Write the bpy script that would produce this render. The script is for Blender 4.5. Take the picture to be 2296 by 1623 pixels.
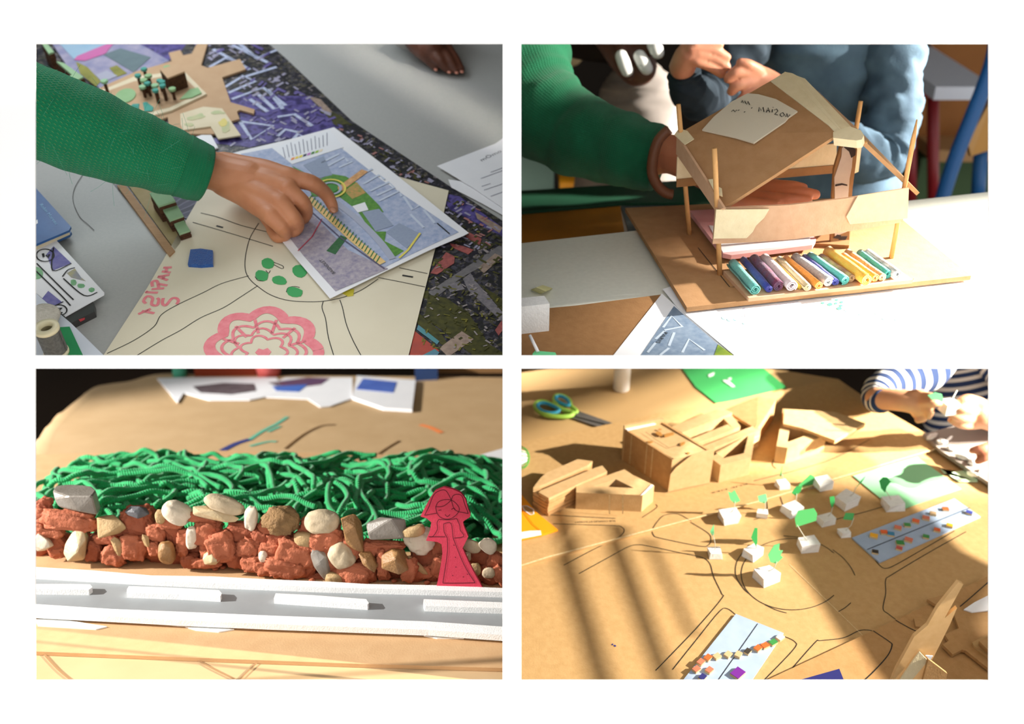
import bpy, bmesh, math, random
from mathutils import Vector, Matrix, noise
R = math.radians
# ---------------------------------------------------------------- scene, camera, world, lights
sc = bpy.context.scene
for o in list(bpy.data.objects):
    bpy.data.objects.remove(o, do_unlink=True)
COL = sc.collection
F = 2200.0                    # focal length in pixels of the 2296 x 1623 frame
U0, V0 = 1148.0, 811.5
PITCH = R(30.5)
CAMH = 1.537
cp, sp = math.cos(PITCH), math.sin(PITCH)
# camera space here: x right, y up, z forward  ->  world
CAM = Matrix(((1, 0, 0, 0), (0, sp, cp, 0), (0, cp, -sp, CAMH), (0, 0, 0, 1)))
def C2W(x, y, z): return CAM @ Vector((x, y, z))

cd = bpy.data.cameras.new('camera'); cam = bpy.data.objects.new('camera', cd); COL.objects.link(cam)
cd.sensor_width = 36.0; cd.lens = 36.0 * F / 2296.0
cam.matrix_world = Matrix.Translation((0, 0, CAMH)) @ Matrix.Rotation(R(90) - PITCH, 4, 'X')
cd.clip_start = 0.05; cd.clip_end = 60
cd.dof.use_dof = True; cd.dof.focus_distance = 0.955; cd.dof.aperture_fstop = 4.2
sc.camera = cam

w = bpy.data.worlds.new('world'); sc.world = w; w.use_nodes = True
bg = w.node_tree.nodes['Background']; bg.inputs[0].default_value = (1.0, 0.99, 0.975, 1); bg.inputs[1].default_value = 1.2
vs = sc.view_settings
vs.view_transform = 'Standard'; vs.look = 'None'; vs.gamma = 1.0; vs.exposure = 0.0; vs.use_curve_mapping = False

def aim(o, src, dst):
    o.location = src
    o.rotation_euler = (Vector(dst) - Vector(src)).to_track_quat('-Z', 'Y').to_euler()
def spot(name, src, dst, power, color, cone, blend, rad):
    l = bpy.data.lights.new(name, 'SPOT'); l.energy = power; l.color = color
    l.spot_size = R(cone); l.spot_blend = blend; l.shadow_soft_size = rad
    o = bpy.data.objects.new(name, l); COL.objects.link(o); aim(o, src, dst); return o
def area(name, src, dst, power, color, sx, sy, spread=180):
    l = bpy.data.lights.new(name, 'AREA'); l.shape = 'RECTANGLE'; l.energy = power; l.color = color
    l.size = sx; l.size_y = sy; l.spread = R(spread)
    o = bpy.data.objects.new(name, l); COL.objects.link(o); aim(o, src, dst); return o
# low sun of the four table scenes (each reaches only its own table)
SUN4 = (2.5, 0.70, 0.38)
spot('sun_house_table', C2W(2.4, 1.0, 1.02), C2W(0.73, 0.10, 1.05), 4300, (1.0, 0.94, 0.85), 14, 0.8, 0.03)
spot('sun_shirt', C2W(2.3, 1.05, 1.2), C2W(0.58, 0.40, 1.45), 2200, (1.0, 0.95, 0.88), 12, 0.6, 0.03)
spot('sun_city_table', C2W(*SUN4), C2W(0.22, -0.22, 1.15), 1000, (1.0, 0.92, 0.80), 38, 0.3, 0.014)
spot('sun_patch_city_table', C2W(2.4, 0.70, 0.7), C2W(0.53, -0.10, 1.40), 1250, (1.0, 0.93, 0.82), 9.5, 0.5, 0.014)
spot('sun_wall_table', C2W(-2.3, 0.5, 0.62), C2W(-0.28, -0.17, 1.2), 540, (1.0, 0.965, 0.92), 44, 0.4, 0.02)
area('window_plan_table', C2W(-0.62, 0.85, 1.15), C2W(-0.25, 0.1, 1.1), 4.4, (0.88, 0.95, 1.0), 0.4, 0.5)
# ---------------------------------------------------------------- bays: four tables, each with its own plane
class Bay:
    def __init__(s, tilt, h):
        s.t = R(tilt); s.h = h
        s.n = Vector((0, math.cos(s.t), -math.sin(s.t)))
        s.ay = Vector((0, math.sin(s.t), math.cos(s.t)))
        s.ax = Vector((1, 0, 0))
        m = Matrix.Identity(4)
        for i, a in enumerate((s.ax, s.ay, s.n)):
            for j in range(3): m[j][i] = a[j]
        p = -s.n * h
        for j in range(3): m[j][3] = p[j]
        s.M = CAM @ m
        s.Minv = m.inverted()
        s.eye = s.Minv @ Vector((0, 0, 0))
    def ray(s, u, v):
        d = Vector(((u - U0) / F, -(v - V0) / F, 1.0))
        return Vector((d.dot(s.ax), d.dot(s.ay), d.dot(s.n)))
    def p(s, u, v, h=0.0):                       # point of height h above the table seen at that spot
        d = s.ray(u, v); t = (h - s.eye.z) / d.z
        return s.eye + d * t
    def xy(s, u, v, h=0.0):
        q = s.p(u, v, h); return (q.x, q.y)
    def z(s, q): return (Matrix.Identity(3) @ Vector(q) - s.eye).dot(Vector((0, s.ay.z, s.n.z)))
    def px(s, q): return s.z(q) / F              # metres for one pixel there
    def hit(s, u, v, q0, nn):                    # ray against any plane
        d = s.ray(u, v); t = (Vector(q0) - s.eye).dot(nn) / d.dot(nn)
        return s.eye + d * t
    def vert(s, A, B, u, v, off=0.0):            # ray against the upright plane through two table points
        a = s.p(*A); b = s.p(*B); e = (b - a).normalized(); nn = e.cross(Vector((0, 0, 1)))
        return s.hit(u, v, a - nn * off * (1 if nn.y > 0 else -1), nn)
    def above(s, ub, vb, v):                     # point straight above a table point, at image row v
        b = s.p(ub, vb); lo, hi = 0.0, 0.6
        for _ in range(40):
            m = (lo + hi) / 2
            if s.proj(b + Vector((0, 0, m)))[1] > v: lo = m
            else: hi = m
        return b + Vector((0, 0, lo))
    def proj(s, q):
        d = Vector(q) - s.eye
        x = d.x; y = d.y * s.ay.y + d.z * s.n.y; z = d.y * s.ay.z + d.z * s.n.z
        return (U0 + F * x / z, V0 - F * y / z)
B1 = Bay(43.0, 0.63); B2 = Bay(30.5, 0.44); B3 = Bay(13.0, 0.468); B4 = Bay(30.5, 0.787)

# the sun strip crossing the plan table
_a, _b = B1.p(720, 60), B1.p(1160, 318); _c = (_a + _b) / 2; _e = (_b - _a).normalized(); _z = Vector((-0.15, 0.1, 1)).normalized(); _y = _z.cross(_e).normalized(); _z = _e.cross(_y)
_l = bpy.data.lights.new('sun_strip_plan_table', 'AREA'); _l.shape = 'RECTANGLE'; _l.size = (_b - _a).length * 1.1; _l.size_y = 0.05; _l.spread = R(9); _l.energy = 0.05; _l.color = (1.0, 0.97, 0.86)
_o = bpy.data.objects.new('sun_strip_plan_table', _l); COL.objects.link(_o)
_m = Matrix.Identity(4)
for _i, _q in enumerate((_e, _y, _z)):
    for _j in range(3): _m[_j][_i] = _q[_j]
_p = _c + _z * 0.55
for _j in range(3): _m[_j][3] = _p[_j]
_o.matrix_world = B1.M @ _m

# ---------------------------------------------------------------- materials
MATS = {}
def lin(c):
    return tuple((x / 255 / 12.92) if x / 255 <= 0.04045 else ((x / 255 + 0.055) / 1.055) ** 2.4 for x in c)
def mat(name, c, rough=0.7, c2=None, scale=60.0, amt=0.5, bump=0.0, bscale=None, metal=0.0, detail=4.0, trans=0.0, emit=0, sheen=0.0, stretch=None, sub=0.0, alpha=1.0):
    """c, c2: sRGB 0-255 colours mixed by noise of the given scale (per metre)"""
    if name in MATS: return MATS[name]
    m = bpy.data.materials.new(name); m.use_nodes = True; MATS[name] = m
    nt = m.node_tree; b = nt.nodes['Principled BSDF']; L = nt.links
    b.inputs['Roughness'].default_value = rough; b.inputs['Metallic'].default_value = metal
    b.inputs['Specular IOR Level'].default_value = 0.25 if rough > 0.5 else 0.5
    if trans: b.inputs['Transmission Weight'].default_value = trans
    if alpha < 1: b.inputs['Alpha'].default_value = alpha
    if sheen: b.inputs['Sheen Weight'].default_value = sheen; b.inputs['Sheen Roughness'].default_value = 0.5
    if sub:
        b.inputs['Subsurface Weight'].default_value = sub; b.inputs['Subsurface Scale'].default_value = 0.004
        b.inputs['Subsurface Radius'].default_value = (1.0, 0.4, 0.2)
    col = lin(c) + (1,)
    b.inputs['Base Color'].default_value = col
    tc = nt.nodes.new('ShaderNodeTexCoord'); vec = tc.outputs['Object']
    if stretch:
        mp = nt.nodes.new('ShaderNodeMapping'); mp.inputs['Scale'].default_value = stretch
        L.new(vec, mp.inputs[0]); vec = mp.outputs[0]
    if c2 is not None:
        n = nt.nodes.new('ShaderNodeTexNoise'); n.inputs['Scale'].default_value = scale; n.inputs['Detail'].default_value = detail
        L.new(vec, n.inputs['Vector'])
        r = nt.nodes.new('ShaderNodeMapRange'); r.inputs[1].default_value = 0.5 - amt / 2; r.inputs[2].default_value = 0.5 + amt / 2
        L.new(n.outputs['Fac'], r.inputs[0])
        mx = nt.nodes.new('ShaderNodeMix'); mx.data_type = 'RGBA'
        mx.inputs[6].default_value = col; mx.inputs[7].default_value = lin(c2) + (1,)
        L.new(r.outputs[0], mx.inputs[0]); L.new(mx.outputs[2], b.inputs['Base Color'])
    if bump:
        n2 = nt.nodes.new('ShaderNodeTexNoise'); n2.inputs['Scale'].default_value = bscale or scale * 3; n2.inputs['Detail'].default_value = 5
        L.new(vec, n2.inputs['Vector'])
        bp = nt.nodes.new('ShaderNodeBump'); bp.inputs['Strength'].default_value = bump; bp.inputs['Distance'].default_value = 0.002
        L.new(n2.outputs['Fac'], bp.inputs['Height']); L.new(bp.outputs[0], b.inputs['Normal'])
    return m

# ---------------------------------------------------------------- geometry (verts, faces, uvs, smooth) in table coordinates
def V3(q): return Vector(q) if len(q) == 3 else Vector((q[0], q[1], 0))
def prism(pts, h0, h1):
    n = len(pts)
    a = sum(pts[i][0] * pts[(i + 1) % n][1] - pts[(i + 1) % n][0] * pts[i][1] for i in range(n))
    if a < 0: pts = pts[::-1]
    v = [Vector((p[0], p[1], h0)) for p in pts] + [Vector((p[0], p[1], h1)) for p in pts]
    f = [tuple(range(n, 2 * n)), tuple(range(n - 1, -1, -1))] + [(i, (i + 1) % n, n + (i + 1) % n, n + i) for i in range(n)]
    return (v, f, None, False)
def slab(pts3, nn, th):                          # polygon in space given a thickness along nn
    n = len(pts3); nn = Vector(nn).normalized()
    e = Vector((0, 0, 0))
    for i in range(n):
        e += Vector(pts3[i]).cross(Vector(pts3[(i + 1) % n]))
    if e.dot(nn) < 0: pts3 = pts3[::-1]
    v = [Vector(p) - nn * th for p in pts3] + [Vector(p) for p in pts3]
    f = [tuple(range(n, 2 * n)), tuple(range(n - 1, -1, -1))] + [(i, (i + 1) % n, n + (i + 1) % n, n + i) for i in range(n)]
    return (v, f, None, False)
def ribbon(pts, wd, nn=(0, 0, 1), closed=False):   # flat drawn line of width wd lying on a surface with normal nn
    pts = [V3(p) for p in pts]; n = len(pts); nn = Vector(nn).normalized(); v = []; f = []
    for i in range(n):
        a = pts[i - 1] if (i > 0 or closed) else pts[i]
        b = pts[(i + 1) % n] if (i < n - 1 or closed) else pts[i]
        d = (b - a); d = d.normalized() if d.length > 1e-9 else Vector((1, 0, 0))
        s = nn.cross(d).normalized() * (wd / 2)
        v += [pts[i] - s, pts[i] + s]
    for i in range(n if closed else n - 1):
        j = (i + 1) % n
        f.append((2 * i, 2 * j, 2 * j + 1, 2 * i + 1))
    return (v, f, None, False)
def smooth_path(pts, k=6, closed=False):
    pts = [V3(p) for p in pts]; n = len(pts); out = []
    if n < 3 and not closed: return pts
    for i in range(n if closed else n - 1):
        p0 = pts[(i - 1) % n] if (closed or i > 0) else pts[0]
        p1 = pts[i]; p2 = pts[(i + 1) % n]
        p3 = pts[(i + 2) % n] if (closed or i < n - 2) else pts[-1]
        for j in range(k):
            t = j / k
            out.append(0.5 * ((2 * p1) + (p2 - p0) * t + (2 * p0 - 5 * p1 + 4 * p2 - p3) * t * t + (3 * p1 - p0 - 3 * p2 + p3) * t ** 3))
    if not closed: out.append(pts[-1])
    return out
def tube(pts, rad, n=8, caps=True, flat=None, closed=False):
    """swept tube with uv; rad number or list; flat=(axis, factor) squashes the section along an axis"""
    pts = [Vector(p) for p in pts]; m = len(pts)
    if not hasattr(rad, '__len__'): rad = [rad] * m
    v = []; f = []; uv = []; up = None; ln = 0
    for i in range(m):
        a = pts[(i - 1) % m] if (i > 0 or closed) else pts[i]; b = pts[(i + 1) % m] if (i < m - 1 or closed) else pts[i]
        d = (b - a); d = d.normalized() if d.length > 1e-9 else Vector((0, 0, 1))
        if up is None:
            up = Vector((0, 0, 1)) if abs(d.z) < 0.9 else Vector((0, 1, 0))
        s = d.cross(up).normalized(); up = s.cross(d).normalized()
        if i: ln += (pts[i] - pts[i - 1]).length
        for j in range(n):
            a_ = 2 * math.pi * j / n
            o = s * math.cos(a_) + up * math.sin(a_)
            if flat:
                ax = Vector(flat[0]); o = o - ax * o.dot(ax) * (1 - flat[1])
            v.append(pts[i] + o * rad[i])
    vv = []
    for i in range(m if closed else m - 1):
        k = (i + 1) % m
        for j in range(n):
            j2 = (j + 1) % n
            f.append((i * n + j, i * n + j2, k * n + j2, k * n + j))
            L0 = i / max(1, m - 1) * ln; L1 = (i + 1) / max(1, m - 1) * ln
            uv.append(((j / n, L0), ((j + 1) / n, L0), ((j + 1) / n, L1), (j / n, L1)))
    if caps and not closed:
        f.append(tuple(range(n - 1, -1, -1))); uv.append(tuple((0, 0) for _ in range(n)))
        f.append(tuple(range((m - 1) * n, m * n))); uv.append(tuple((0, 0) for _ in range(n)))
    return (v, f, uv, True)
def join(gs):
    v = []; f = []; uv = []; anyuv = any(g[2] for g in gs); sm = any(g[3] for g in gs)
    for g in gs:
        o = len(v); v += list(g[0]); f += [tuple(i + o for i in q) for q in g[1]]
        if anyuv: uv += list(g[2]) if g[2] else [tuple((0, 0) for _ in q) for q in g[1]]
    return (v, f, uv if anyuv else None, sm)
def obox(c, ax, ay, az):                          # box: centre and three half-axes
    c, ax, ay, az = map(Vector, (c, ax, ay, az))
    v = [c + ax * i + ay * j + az * k for k in (-1, 1) for j in (-1, 1) for i in (-1, 1)]
    f = [(0, 2, 3, 1), (4, 5, 7, 6), (0, 1, 5, 4), (2, 6, 7, 3), (0, 4, 6, 2), (1, 3, 7, 5)]
    return (v, f, None, False)
def ico(sub):
    bm = bmesh.new(); bmesh.ops.create_icosphere(bm, subdivisions=sub, radius=1)
    v = [x.co.copy() for x in bm.verts]; f = [tuple(q.index for q in p.verts) for p in bm.faces]; bm.free(); return v, f
ICO = {k: ico(k) for k in (2, 3, 4)}
def lump(c, ax, ay, az, seed=0, amp=0.12, freq=1.3, sub=3, oct=2, ridge=0.0, sm=True, pw=1.0):
    """rounded lump: unit sphere with noise, mapped on the axes"""
    v0, f0 = ICO[sub]; out = []; off = Vector((seed * 3.17, seed * 1.31, seed * 7.7))
    for q in v0:
        d = 0; fr = freq; a = amp
        for _ in range(oct):
            d += a * noise.noise(q * fr + off); fr *= 2.1; a *= 0.5
        if ridge: d += ridge * (0.5 - abs(noise.noise(q * 3.3 + off * 2))) 
        k = (q if pw == 1 else Vector([math.copysign(abs(x) ** pw, x) for x in q]) * 0.88) * (1 + d)
        out.append(Vector(c) + Vector(ax) * k.x + Vector(ay) * k.y + Vector(az) * k.z)
    return (out, list(f0), None, sm)
def flint(c, ax, ay, az, seed=0, npt=16):
    """angular broken stone: hull of random points"""
    rnd = random.Random(seed); bm = bmesh.new()
    for i in range(npt):
        d = Vector((rnd.gauss(0, 1), rnd.gauss(0, 1), rnd.gauss(0, 1))).normalized() * rnd.uniform(0.9, 1.12)
        bm.verts.new(d)
    r = bmesh.ops.convex_hull(bm, input=list(bm.verts))
    bmesh.ops.delete(bm, geom=[g for g in bm.verts if not g.link_faces], context='VERTS')
    bmesh.ops.bevel(bm, geom=list(bm.edges), offset=0.05, segments=1, affect='EDGES')
    bmesh.ops.triangulate(bm, faces=list(bm.faces))
    bm.verts.index_update()
    mm = [max(abs(q.co[k]) for q in bm.verts) for k in range(3)]
    v = [Vector(c) + Vector(ax) * (q.co.x / mm[0]) + Vector(ay) * (q.co.y / mm[1]) + Vector(az) * (q.co.z / mm[2]) for q in bm.verts]
    f = [tuple(q.index for q in p.verts) for p in bm.faces]; bm.free()
    return (v, f, None, False)

# ---------------------------------------------------------------- objects
class Thing:
    pass
def mk(name, g, m, M, base):
    me = bpy.data.meshes.new(name)
    b = Vector(base)
    me.from_pydata([tuple(Vector(q) - b) for q in g[0]], [], [tuple(q) for q in g[1]])
    if g[2]:
        ul = me.uv_layers.new(name='UVMap'); k = 0
        for p, us in zip(me.polygons, g[2]):
            for i in range(p.loop_total): ul.data[p.loop_start + i].uv = us[i] if i < len(us) else (0, 0)
    if g[3]:
        me.polygons.foreach_set('use_smooth', [True] * len(me.polygons))
    me.update(); me.validate()
    if m: me.materials.append(m)
    o = bpy.data.objects.new(name, me); COL.objects.link(o)
    return o
def tag(o, label, cat, group=None):
    o['label'] = label; o['category'] = cat
    if group: o['group'] = group
def solo(bay, name, g, m, label, cat, group=None, base=None):
    if base is None:
        xs = [q[0] for q in g[0]]; ys = [q[1] for q in g[0]]; zs = [q[2] for q in g[0]]
        base = ((min(xs) + max(xs)) / 2, (min(ys) + max(ys)) / 2, min(zs))
    o = mk(name, g, m, None, base); o.matrix_world = bay.M @ Matrix.Translation(base)
    tag(o, label, cat, group)
    t = Thing(); t.ob = o; t.base = base; t.bay = bay
    return t
def thing(bay, name, base, label, cat, group=None):
    o = bpy.data.objects.new(name, None); o.empty_display_size = 0.02; COL.objects.link(o)
    o.matrix_world = bay.M @ Matrix.Translation(base); tag(o, label, cat, group)
    t = Thing(); t.ob = o; t.base = base; t.bay = bay
    return t
def part(t, name, g, m, parent=None, label=None, kind=None):
    o = mk(name, g, m, None, t.base); o.parent = parent or t.ob
    if label: o['label'] = label
    if kind: o['kind'] = kind
    return o
def structure(name, g, m, M=None):
    xs = [q[0] for q in g[0]]; ys = [q[1] for q in g[0]]; zs = [q[2] for q in g[0]]
    base = Vector(((min(xs) + max(xs)) / 2, (min(ys) + max(ys)) / 2, min(zs)))
    o = mk(name, g, m, None, base); o.matrix_world = (M or Matrix.Identity(4)) @ Matrix.Translation(base); o['kind'] = 'structure'
    return o
def pxpoly(bay, px, h0, h1):
    return prism([bay.xy(u, v, h1) for u, v in px], h0, h1)
def pxline(bay, px, wpx, h, smooth=True, closed=False, k=5):
    pts = [bay.p(u, v, h) for u, v in px]
    wd = wpx * bay.px(pts[len(pts) // 2])
    if smooth: pts = smooth_path(pts, k, closed)
    return ribbon(pts, wd, closed=closed)
def ell(cx, cy, rx, ry, n=20, ang=0, jit=0, seed=0):
    rnd = random.Random(seed); o = []
    for i in range(n):
        a = 2 * math.pi * i / n; k = 1 + rnd.uniform(-jit, jit); x = rx * math.cos(a) * k; y = ry * math.sin(a) * k
        o.append((cx + x * math.cos(ang) - y * math.sin(ang), cy + x * math.sin(ang) + y * math.cos(ang)))
    return o
def text_geo(txt, size=1.0):
    """flat letters as geometry in the x-y plane, starting at the origin"""
    cu = bpy.data.curves.new('t', 'FONT'); cu.body = txt; cu.size = size; cu.fill_mode = 'FRONT'; cu.resolution_u = 2
    o = bpy.data.objects.new('t', cu); COL.objects.link(o)
    dg = bpy.context.evaluated_depsgraph_get(); me = bpy.data.meshes.new_from_object(o.evaluated_get(dg))
    v = [q.co.copy() for q in me.vertices]; f = [tuple(p.vertices) for p in me.polygons]
    bpy.data.objects.remove(o, do_unlink=True); bpy.data.curves.remove(cu); bpy.data.meshes.remove(me)
    return (v, f, None, False)
def text_px(bay, txt, A, Bp, hpx, h, flip=False):
    """letters whose base line runs from image point A towards Bp on the table"""
    g = text_geo(txt); w_ = max(q.x for q in g[0]); a = bay.p(A[0], A[1], h); b = bay.p(Bp[0], Bp[1], h)
    e = (b - a); k = e.length / w_; e.normalize(); s = Vector((-e.y, e.x, 0)) * (-1 if flip else 1)
    hk = hpx * bay.px(a) / 0.7
    return ([a + e * (q.x * k) + s * (q.y * hk) for q in g[0]], g[1], None, False)
def voxel(name, geoms, m, size, smooth=6, factor=0.5):
    """one continuous skin from overlapping closed pieces; returns a geometry"""
    g = join(geoms); me = bpy.data.meshes.new('vx'); me.from_pydata([tuple(q) for q in g[0]], [], [tuple(q) for q in g[1]])
    o = bpy.data.objects.new('vx', me); COL.objects.link(o)
    r = o.modifiers.new('r', 'REMESH'); r.mode = 'VOXEL'; r.voxel_size = size; r.use_smooth_shade = True
    s = o.modifiers.new('s', 'SMOOTH'); s.iterations = smooth; s.factor = factor
    dg = bpy.context.evaluated_depsgraph_get(); e = bpy.data.meshes.new_from_object(o.evaluated_get(dg))
    v = [q.co.copy() for q in e.vertices]; f = [tuple(p.vertices) for p in e.polygons]
    bpy.data.objects.remove(o, do_unlink=True); bpy.data.meshes.remove(me); bpy.data.meshes.remove(e)
    return (v, f, None, True)
def limb(bay, chain, n=14, k=4, flat=None):
    """chain of (u, v, height, radius in pixels): closed tapered piece with round ends"""
    P = [bay.p(u, v, h) for u, v, h, r in chain]; Rr = [c[3] * bay.px(q) for c, q in zip(chain, P)]
    pts = smooth_path(P, k); rr = []
    m = len(P)
    for i in range(m - 1):
        for j in range(k):
            t = j / k; t = t * t * (3 - 2 * t); rr.append(Rr[i] * (1 - t) + Rr[i + 1] * t)
    rr.append(Rr[-1])
    if m < 3: pts = P; rr = Rr
    d0 = (pts[0] - pts[1]).normalized(); d1 = (pts[-1] - pts[-2]).normalized()
    A = []; ra = []
    for a in (85, 60, 35, 15): A.append(pts[0] + d0 * rr[0] * math.sin(R(a))); ra.append(rr[0] * math.cos(R(a)))
    E = []; re = []
    for a in (15, 35, 60, 85): E.append(pts[-1] + d1 * rr[-1] * math.sin(R(a))); re.append(rr[-1] * math.cos(R(a)))
    return tube(A + pts + E, ra + rr + re, n, True, flat)

# ---------------------------------------------------------------- setting: white mount board with four openings, partition, back wall, floor
def ramp_mat(name, stops, kind='VORONOI', scale=60.0, rough=0.6, detail=3.0, mix=None, stretch=None, bump=0.0, const=False):
    if name in MATS: return MATS[name]
    m = bpy.data.materials.new(name); m.use_nodes = True; MATS[name] = m
    nt = m.node_tree; b = nt.nodes['Principled BSDF']; L = nt.links
    b.inputs['Roughness'].default_value = rough; b.inputs['Specular IOR Level'].default_value = 0.25
    tc = nt.nodes.new('ShaderNodeTexCoord'); vec = tc.outputs['Object']
    if stretch:
        mp = nt.nodes.new('ShaderNodeMapping'); mp.inputs['Scale'].default_value = stretch[:3]
        if len(stretch) > 3: mp.inputs['Rotation'].default_value = (0, 0, R(stretch[3]))
        L.new(vec, mp.inputs[0]); vec = mp.outputs[0]
    if kind == 'VORONOI':
        t = nt.nodes.new('ShaderNodeTexVoronoi'); t.inputs['Scale'].default_value = scale; L.new(vec, t.inputs['Vector'])
        sx = nt.nodes.new('ShaderNodeSeparateColor'); L.new(t.outputs['Color'], sx.inputs[0]); fac = sx.outputs[0]
    elif kind == 'WAVE':
        t = nt.nodes.new('ShaderNodeTexWave'); t.inputs['Scale'].default_value = scale; t.inputs['Distortion'].default_value = 3.0
        t.inputs['Detail'].default_value = detail; L.new(vec, t.inputs['Vector']); fac = t.outputs['Fac']
    else:
        t = nt.nodes.new('ShaderNodeTexNoise'); t.inputs['Scale'].default_value = scale; t.inputs['Detail'].default_value = detail
        L.new(vec, t.inputs['Vector']); fac = t.outputs['Fac']
    if mix:
        n = nt.nodes.new('ShaderNodeTexNoise'); n.inputs['Scale'].default_value = mix[0]; n.inputs['Detail'].default_value = 5; L.new(vec, n.inputs['Vector'])
        ml = nt.nodes.new('ShaderNodeMix'); ml.inputs[0].default_value = mix[1]; L.new(fac, ml.inputs[2]); L.new(n.outputs['Fac'], ml.inputs[3]); fac = ml.outputs[0]
    cr = nt.nodes.new('ShaderNodeValToRGB'); L.new(fac, cr.inputs[0])
    cr.color_ramp.interpolation = 'CONSTANT' if const else 'LINEAR'
    e = cr.color_ramp.elements
    while len(e) < len(stops): e.new(0.5)
    for el, (p_, c) in zip(e, stops): el.position = p_; el.color = lin(c) + (1,)
    L.new(cr.outputs[0], b.inputs['Base Color'])
    if bump:
        bp = nt.nodes.new('ShaderNodeBump'); bp.inputs['Strength'].default_value = bump; bp.inputs['Distance'].default_value = 0.002
        L.new(fac, bp.inputs['Height']); L.new(bp.outputs[0], b.inputs['Normal'])
    return m

D0 = 0.84; BT = 0.0015
def pg(u, v): return ((u - U0) / F * D0, -(v - V0) / F * D0)
xs = [-0.462] + [pg(u, 0)[0] for u in (79, 1127, 1169, 2217)] + [0.56]
ys = [0.50] + [pg(0, v)[1] for v in (98, 796.5, 826.5, 1525)] + [-0.45]
vv = []; ff = []
for d in (D0, D0 + BT):
    for y in ys:
        for x in xs: vv.append(C2W(x, y, d))
def vi(i, j, k): return k * 36 + j * 6 + i
holes = {(1, 1), (3, 1), (1, 3), (3, 3)}
for j in range(5):
    for i in range(5):
        a = (vi(i, j, 0), vi(i + 1, j, 0), vi(i + 1, j + 1, 0), vi(i, j + 1, 0)); b_ = tuple(q + 36 for q in a)
        if (i, j) not in holes:
            ff.append(a[::-1]); ff.append(b_)
        for (e0, e1, nb) in ((a[0], a[1], (i, j - 1)), (a[1], a[2], (i + 1, j)), (a[2], a[3], (i, j + 1)), (a[3], a[0], (i - 1, j))):
            solid = lambda c: 0 <= c[0] < 5 and 0 <= c[1] < 5 and c not in holes
            if solid((i, j)) and not solid(nb): ff.append((e0, e1, e1 + 36, e0 + 36))
m_board = mat('white_mount_board', (252, 252, 252), 0.9)
structure('mount_board', (vv, ff, None, False), m_board)  # white page margins, built as a board in front of the four scenes
m_dark = mat('dark_wall_paint', (38, 30, 22), 0.95, (24, 20, 16), 2.0, 0.6)
m_floor = mat('dark_floor', (46, 32, 20), 0.7, (30, 22, 14), 3.0, 0.6)
structure('wall_back', obox((0, 3.25, 1.4), (3.0, 0, 0), (0, 0.03, 0), (0, 0, 1.4)), m_dark)
structure('floor', obox((0, 1.8, -0.02), (3.0, 0, 0), (0, 1.6, 0), (0, 0, 0.02)), m_floor)
structure('ceiling', obox((0, 2.1, 2.25), (3.0, 0, 0), (0, 1.15, 0), (0, 0, 0.02)), mat('ceiling_paint', (78, 74, 68), 0.9))
# upright partition between the left and the right tables
pt = [C2W(0, y, z) for y, z in ((-0.62, 0.86), (-0.62, 2.6), (1.05, 2.6), (1.05, 0.86))]
structure('wall_partition', slab(pt, (1, 0, 0), 0.003), mat('partition_paint', (84, 78, 70), 0.9))

structure('light_screen_right', slab([C2W(1.5, y, z) for y, z in ((0.38, 0.5), (0.38, 2.2), (0.54, 2.2), (0.54, 0.5))], (1, 0, 0), 0.02), mat('side_wall_paint', (110, 110, 112), 0.9))  # unseen strip added to stop house-table sun leaking onto the city table
# unseen screen added beside the plan table to hold back stray light
structure('light_screen_left', slab([C2W(-0.75, y, z) for y, z in ((0.045, 0.45), (0.045, 0.98), (0.95, 1.95), (1.05, 2.6), (1.2, 2.6), (1.2, 0.45))], (1, 0, 0), 0.003), mat('side_wall_paint', (110, 110, 112), 0.9))
# ================================================================ TABLE 1: the plan, the map and the pointing hand
def TB(bay, name, px, th, m, label, h=0.0):
    t = thing(bay, name, tuple(bay.p(*px[0])[:2]) + (h - th,), label, 'table')
    return t, part(t, 'table_top', pxpoly(bay, px, h - th, h), m)
m_t1 = mat('grey_laminate', (168, 168, 164), 0.55, (160, 161, 158), 300, 0.6, 0.05, 500)
TB(B1, 'work_table', [(20, 50), (1146, 50), (1146, 803), (20, 803)], 0.004, m_t1, 'light grey laminate table carrying the aerial photo and plans')
m_aer = ramp_mat('aerial_print', [(0.0, (20, 20, 26)), (0.3, (44, 42, 50)), (0.5, (36, 38, 34)), (0.62, (74, 72, 84)), (0.72, (70, 68, 38)), (0.84, (150, 140, 150)), (0.95, (205, 190, 190))], 'VORONOI', 230, 0.4, 3, (420, 0.45))
m_aer2 = ramp_mat('aerial_print_violet', [(0.2, (28, 26, 50)), (0.42, (60, 52, 104)), (0.55, (96, 86, 150)), (0.7, (48, 44, 64)), (0.85, (170, 160, 190))], 'NOISE', 70, 0.4, 6)
poster = thing(B1, 'aerial_photo', B1.p(700, 450), 'large printed aerial photo of city blocks lying across the grey table', 'poster')
part(poster, 'sheet', pxpoly(B1, [(30, 75), (575, 75), (640, 130), (790, 272), (1000, 412), (1142, 505), (1142, 812), (575, 812), (385, 572), (60, 175)], 0.0, 0.0006), m_aer)
def prints(t, bay, name, polys, h, m):
    for px in polys: part(t, name, prism([bay.xy(u, v, h) for u, v in px], h - 0.0003, h), m)
def lines(t, bay, name, ls, wpx, h, m, smooth=True, parent=None, closed=False):
    for px in ls: part(t, name, pxline(bay, px, wpx, h, smooth, closed), m, parent)
prints(poster, B1, 'violet_print', [[(240, 80), (430, 80), (395, 130), (300, 150)], [(500, 200), (585, 215), (700, 215), (770, 285), (560, 330), (470, 320), (540, 262)], [(980, 430), (1030, 440), (1127, 510), (1127, 530), (1010, 470)]], 0.0009, m_aer2)
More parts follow.
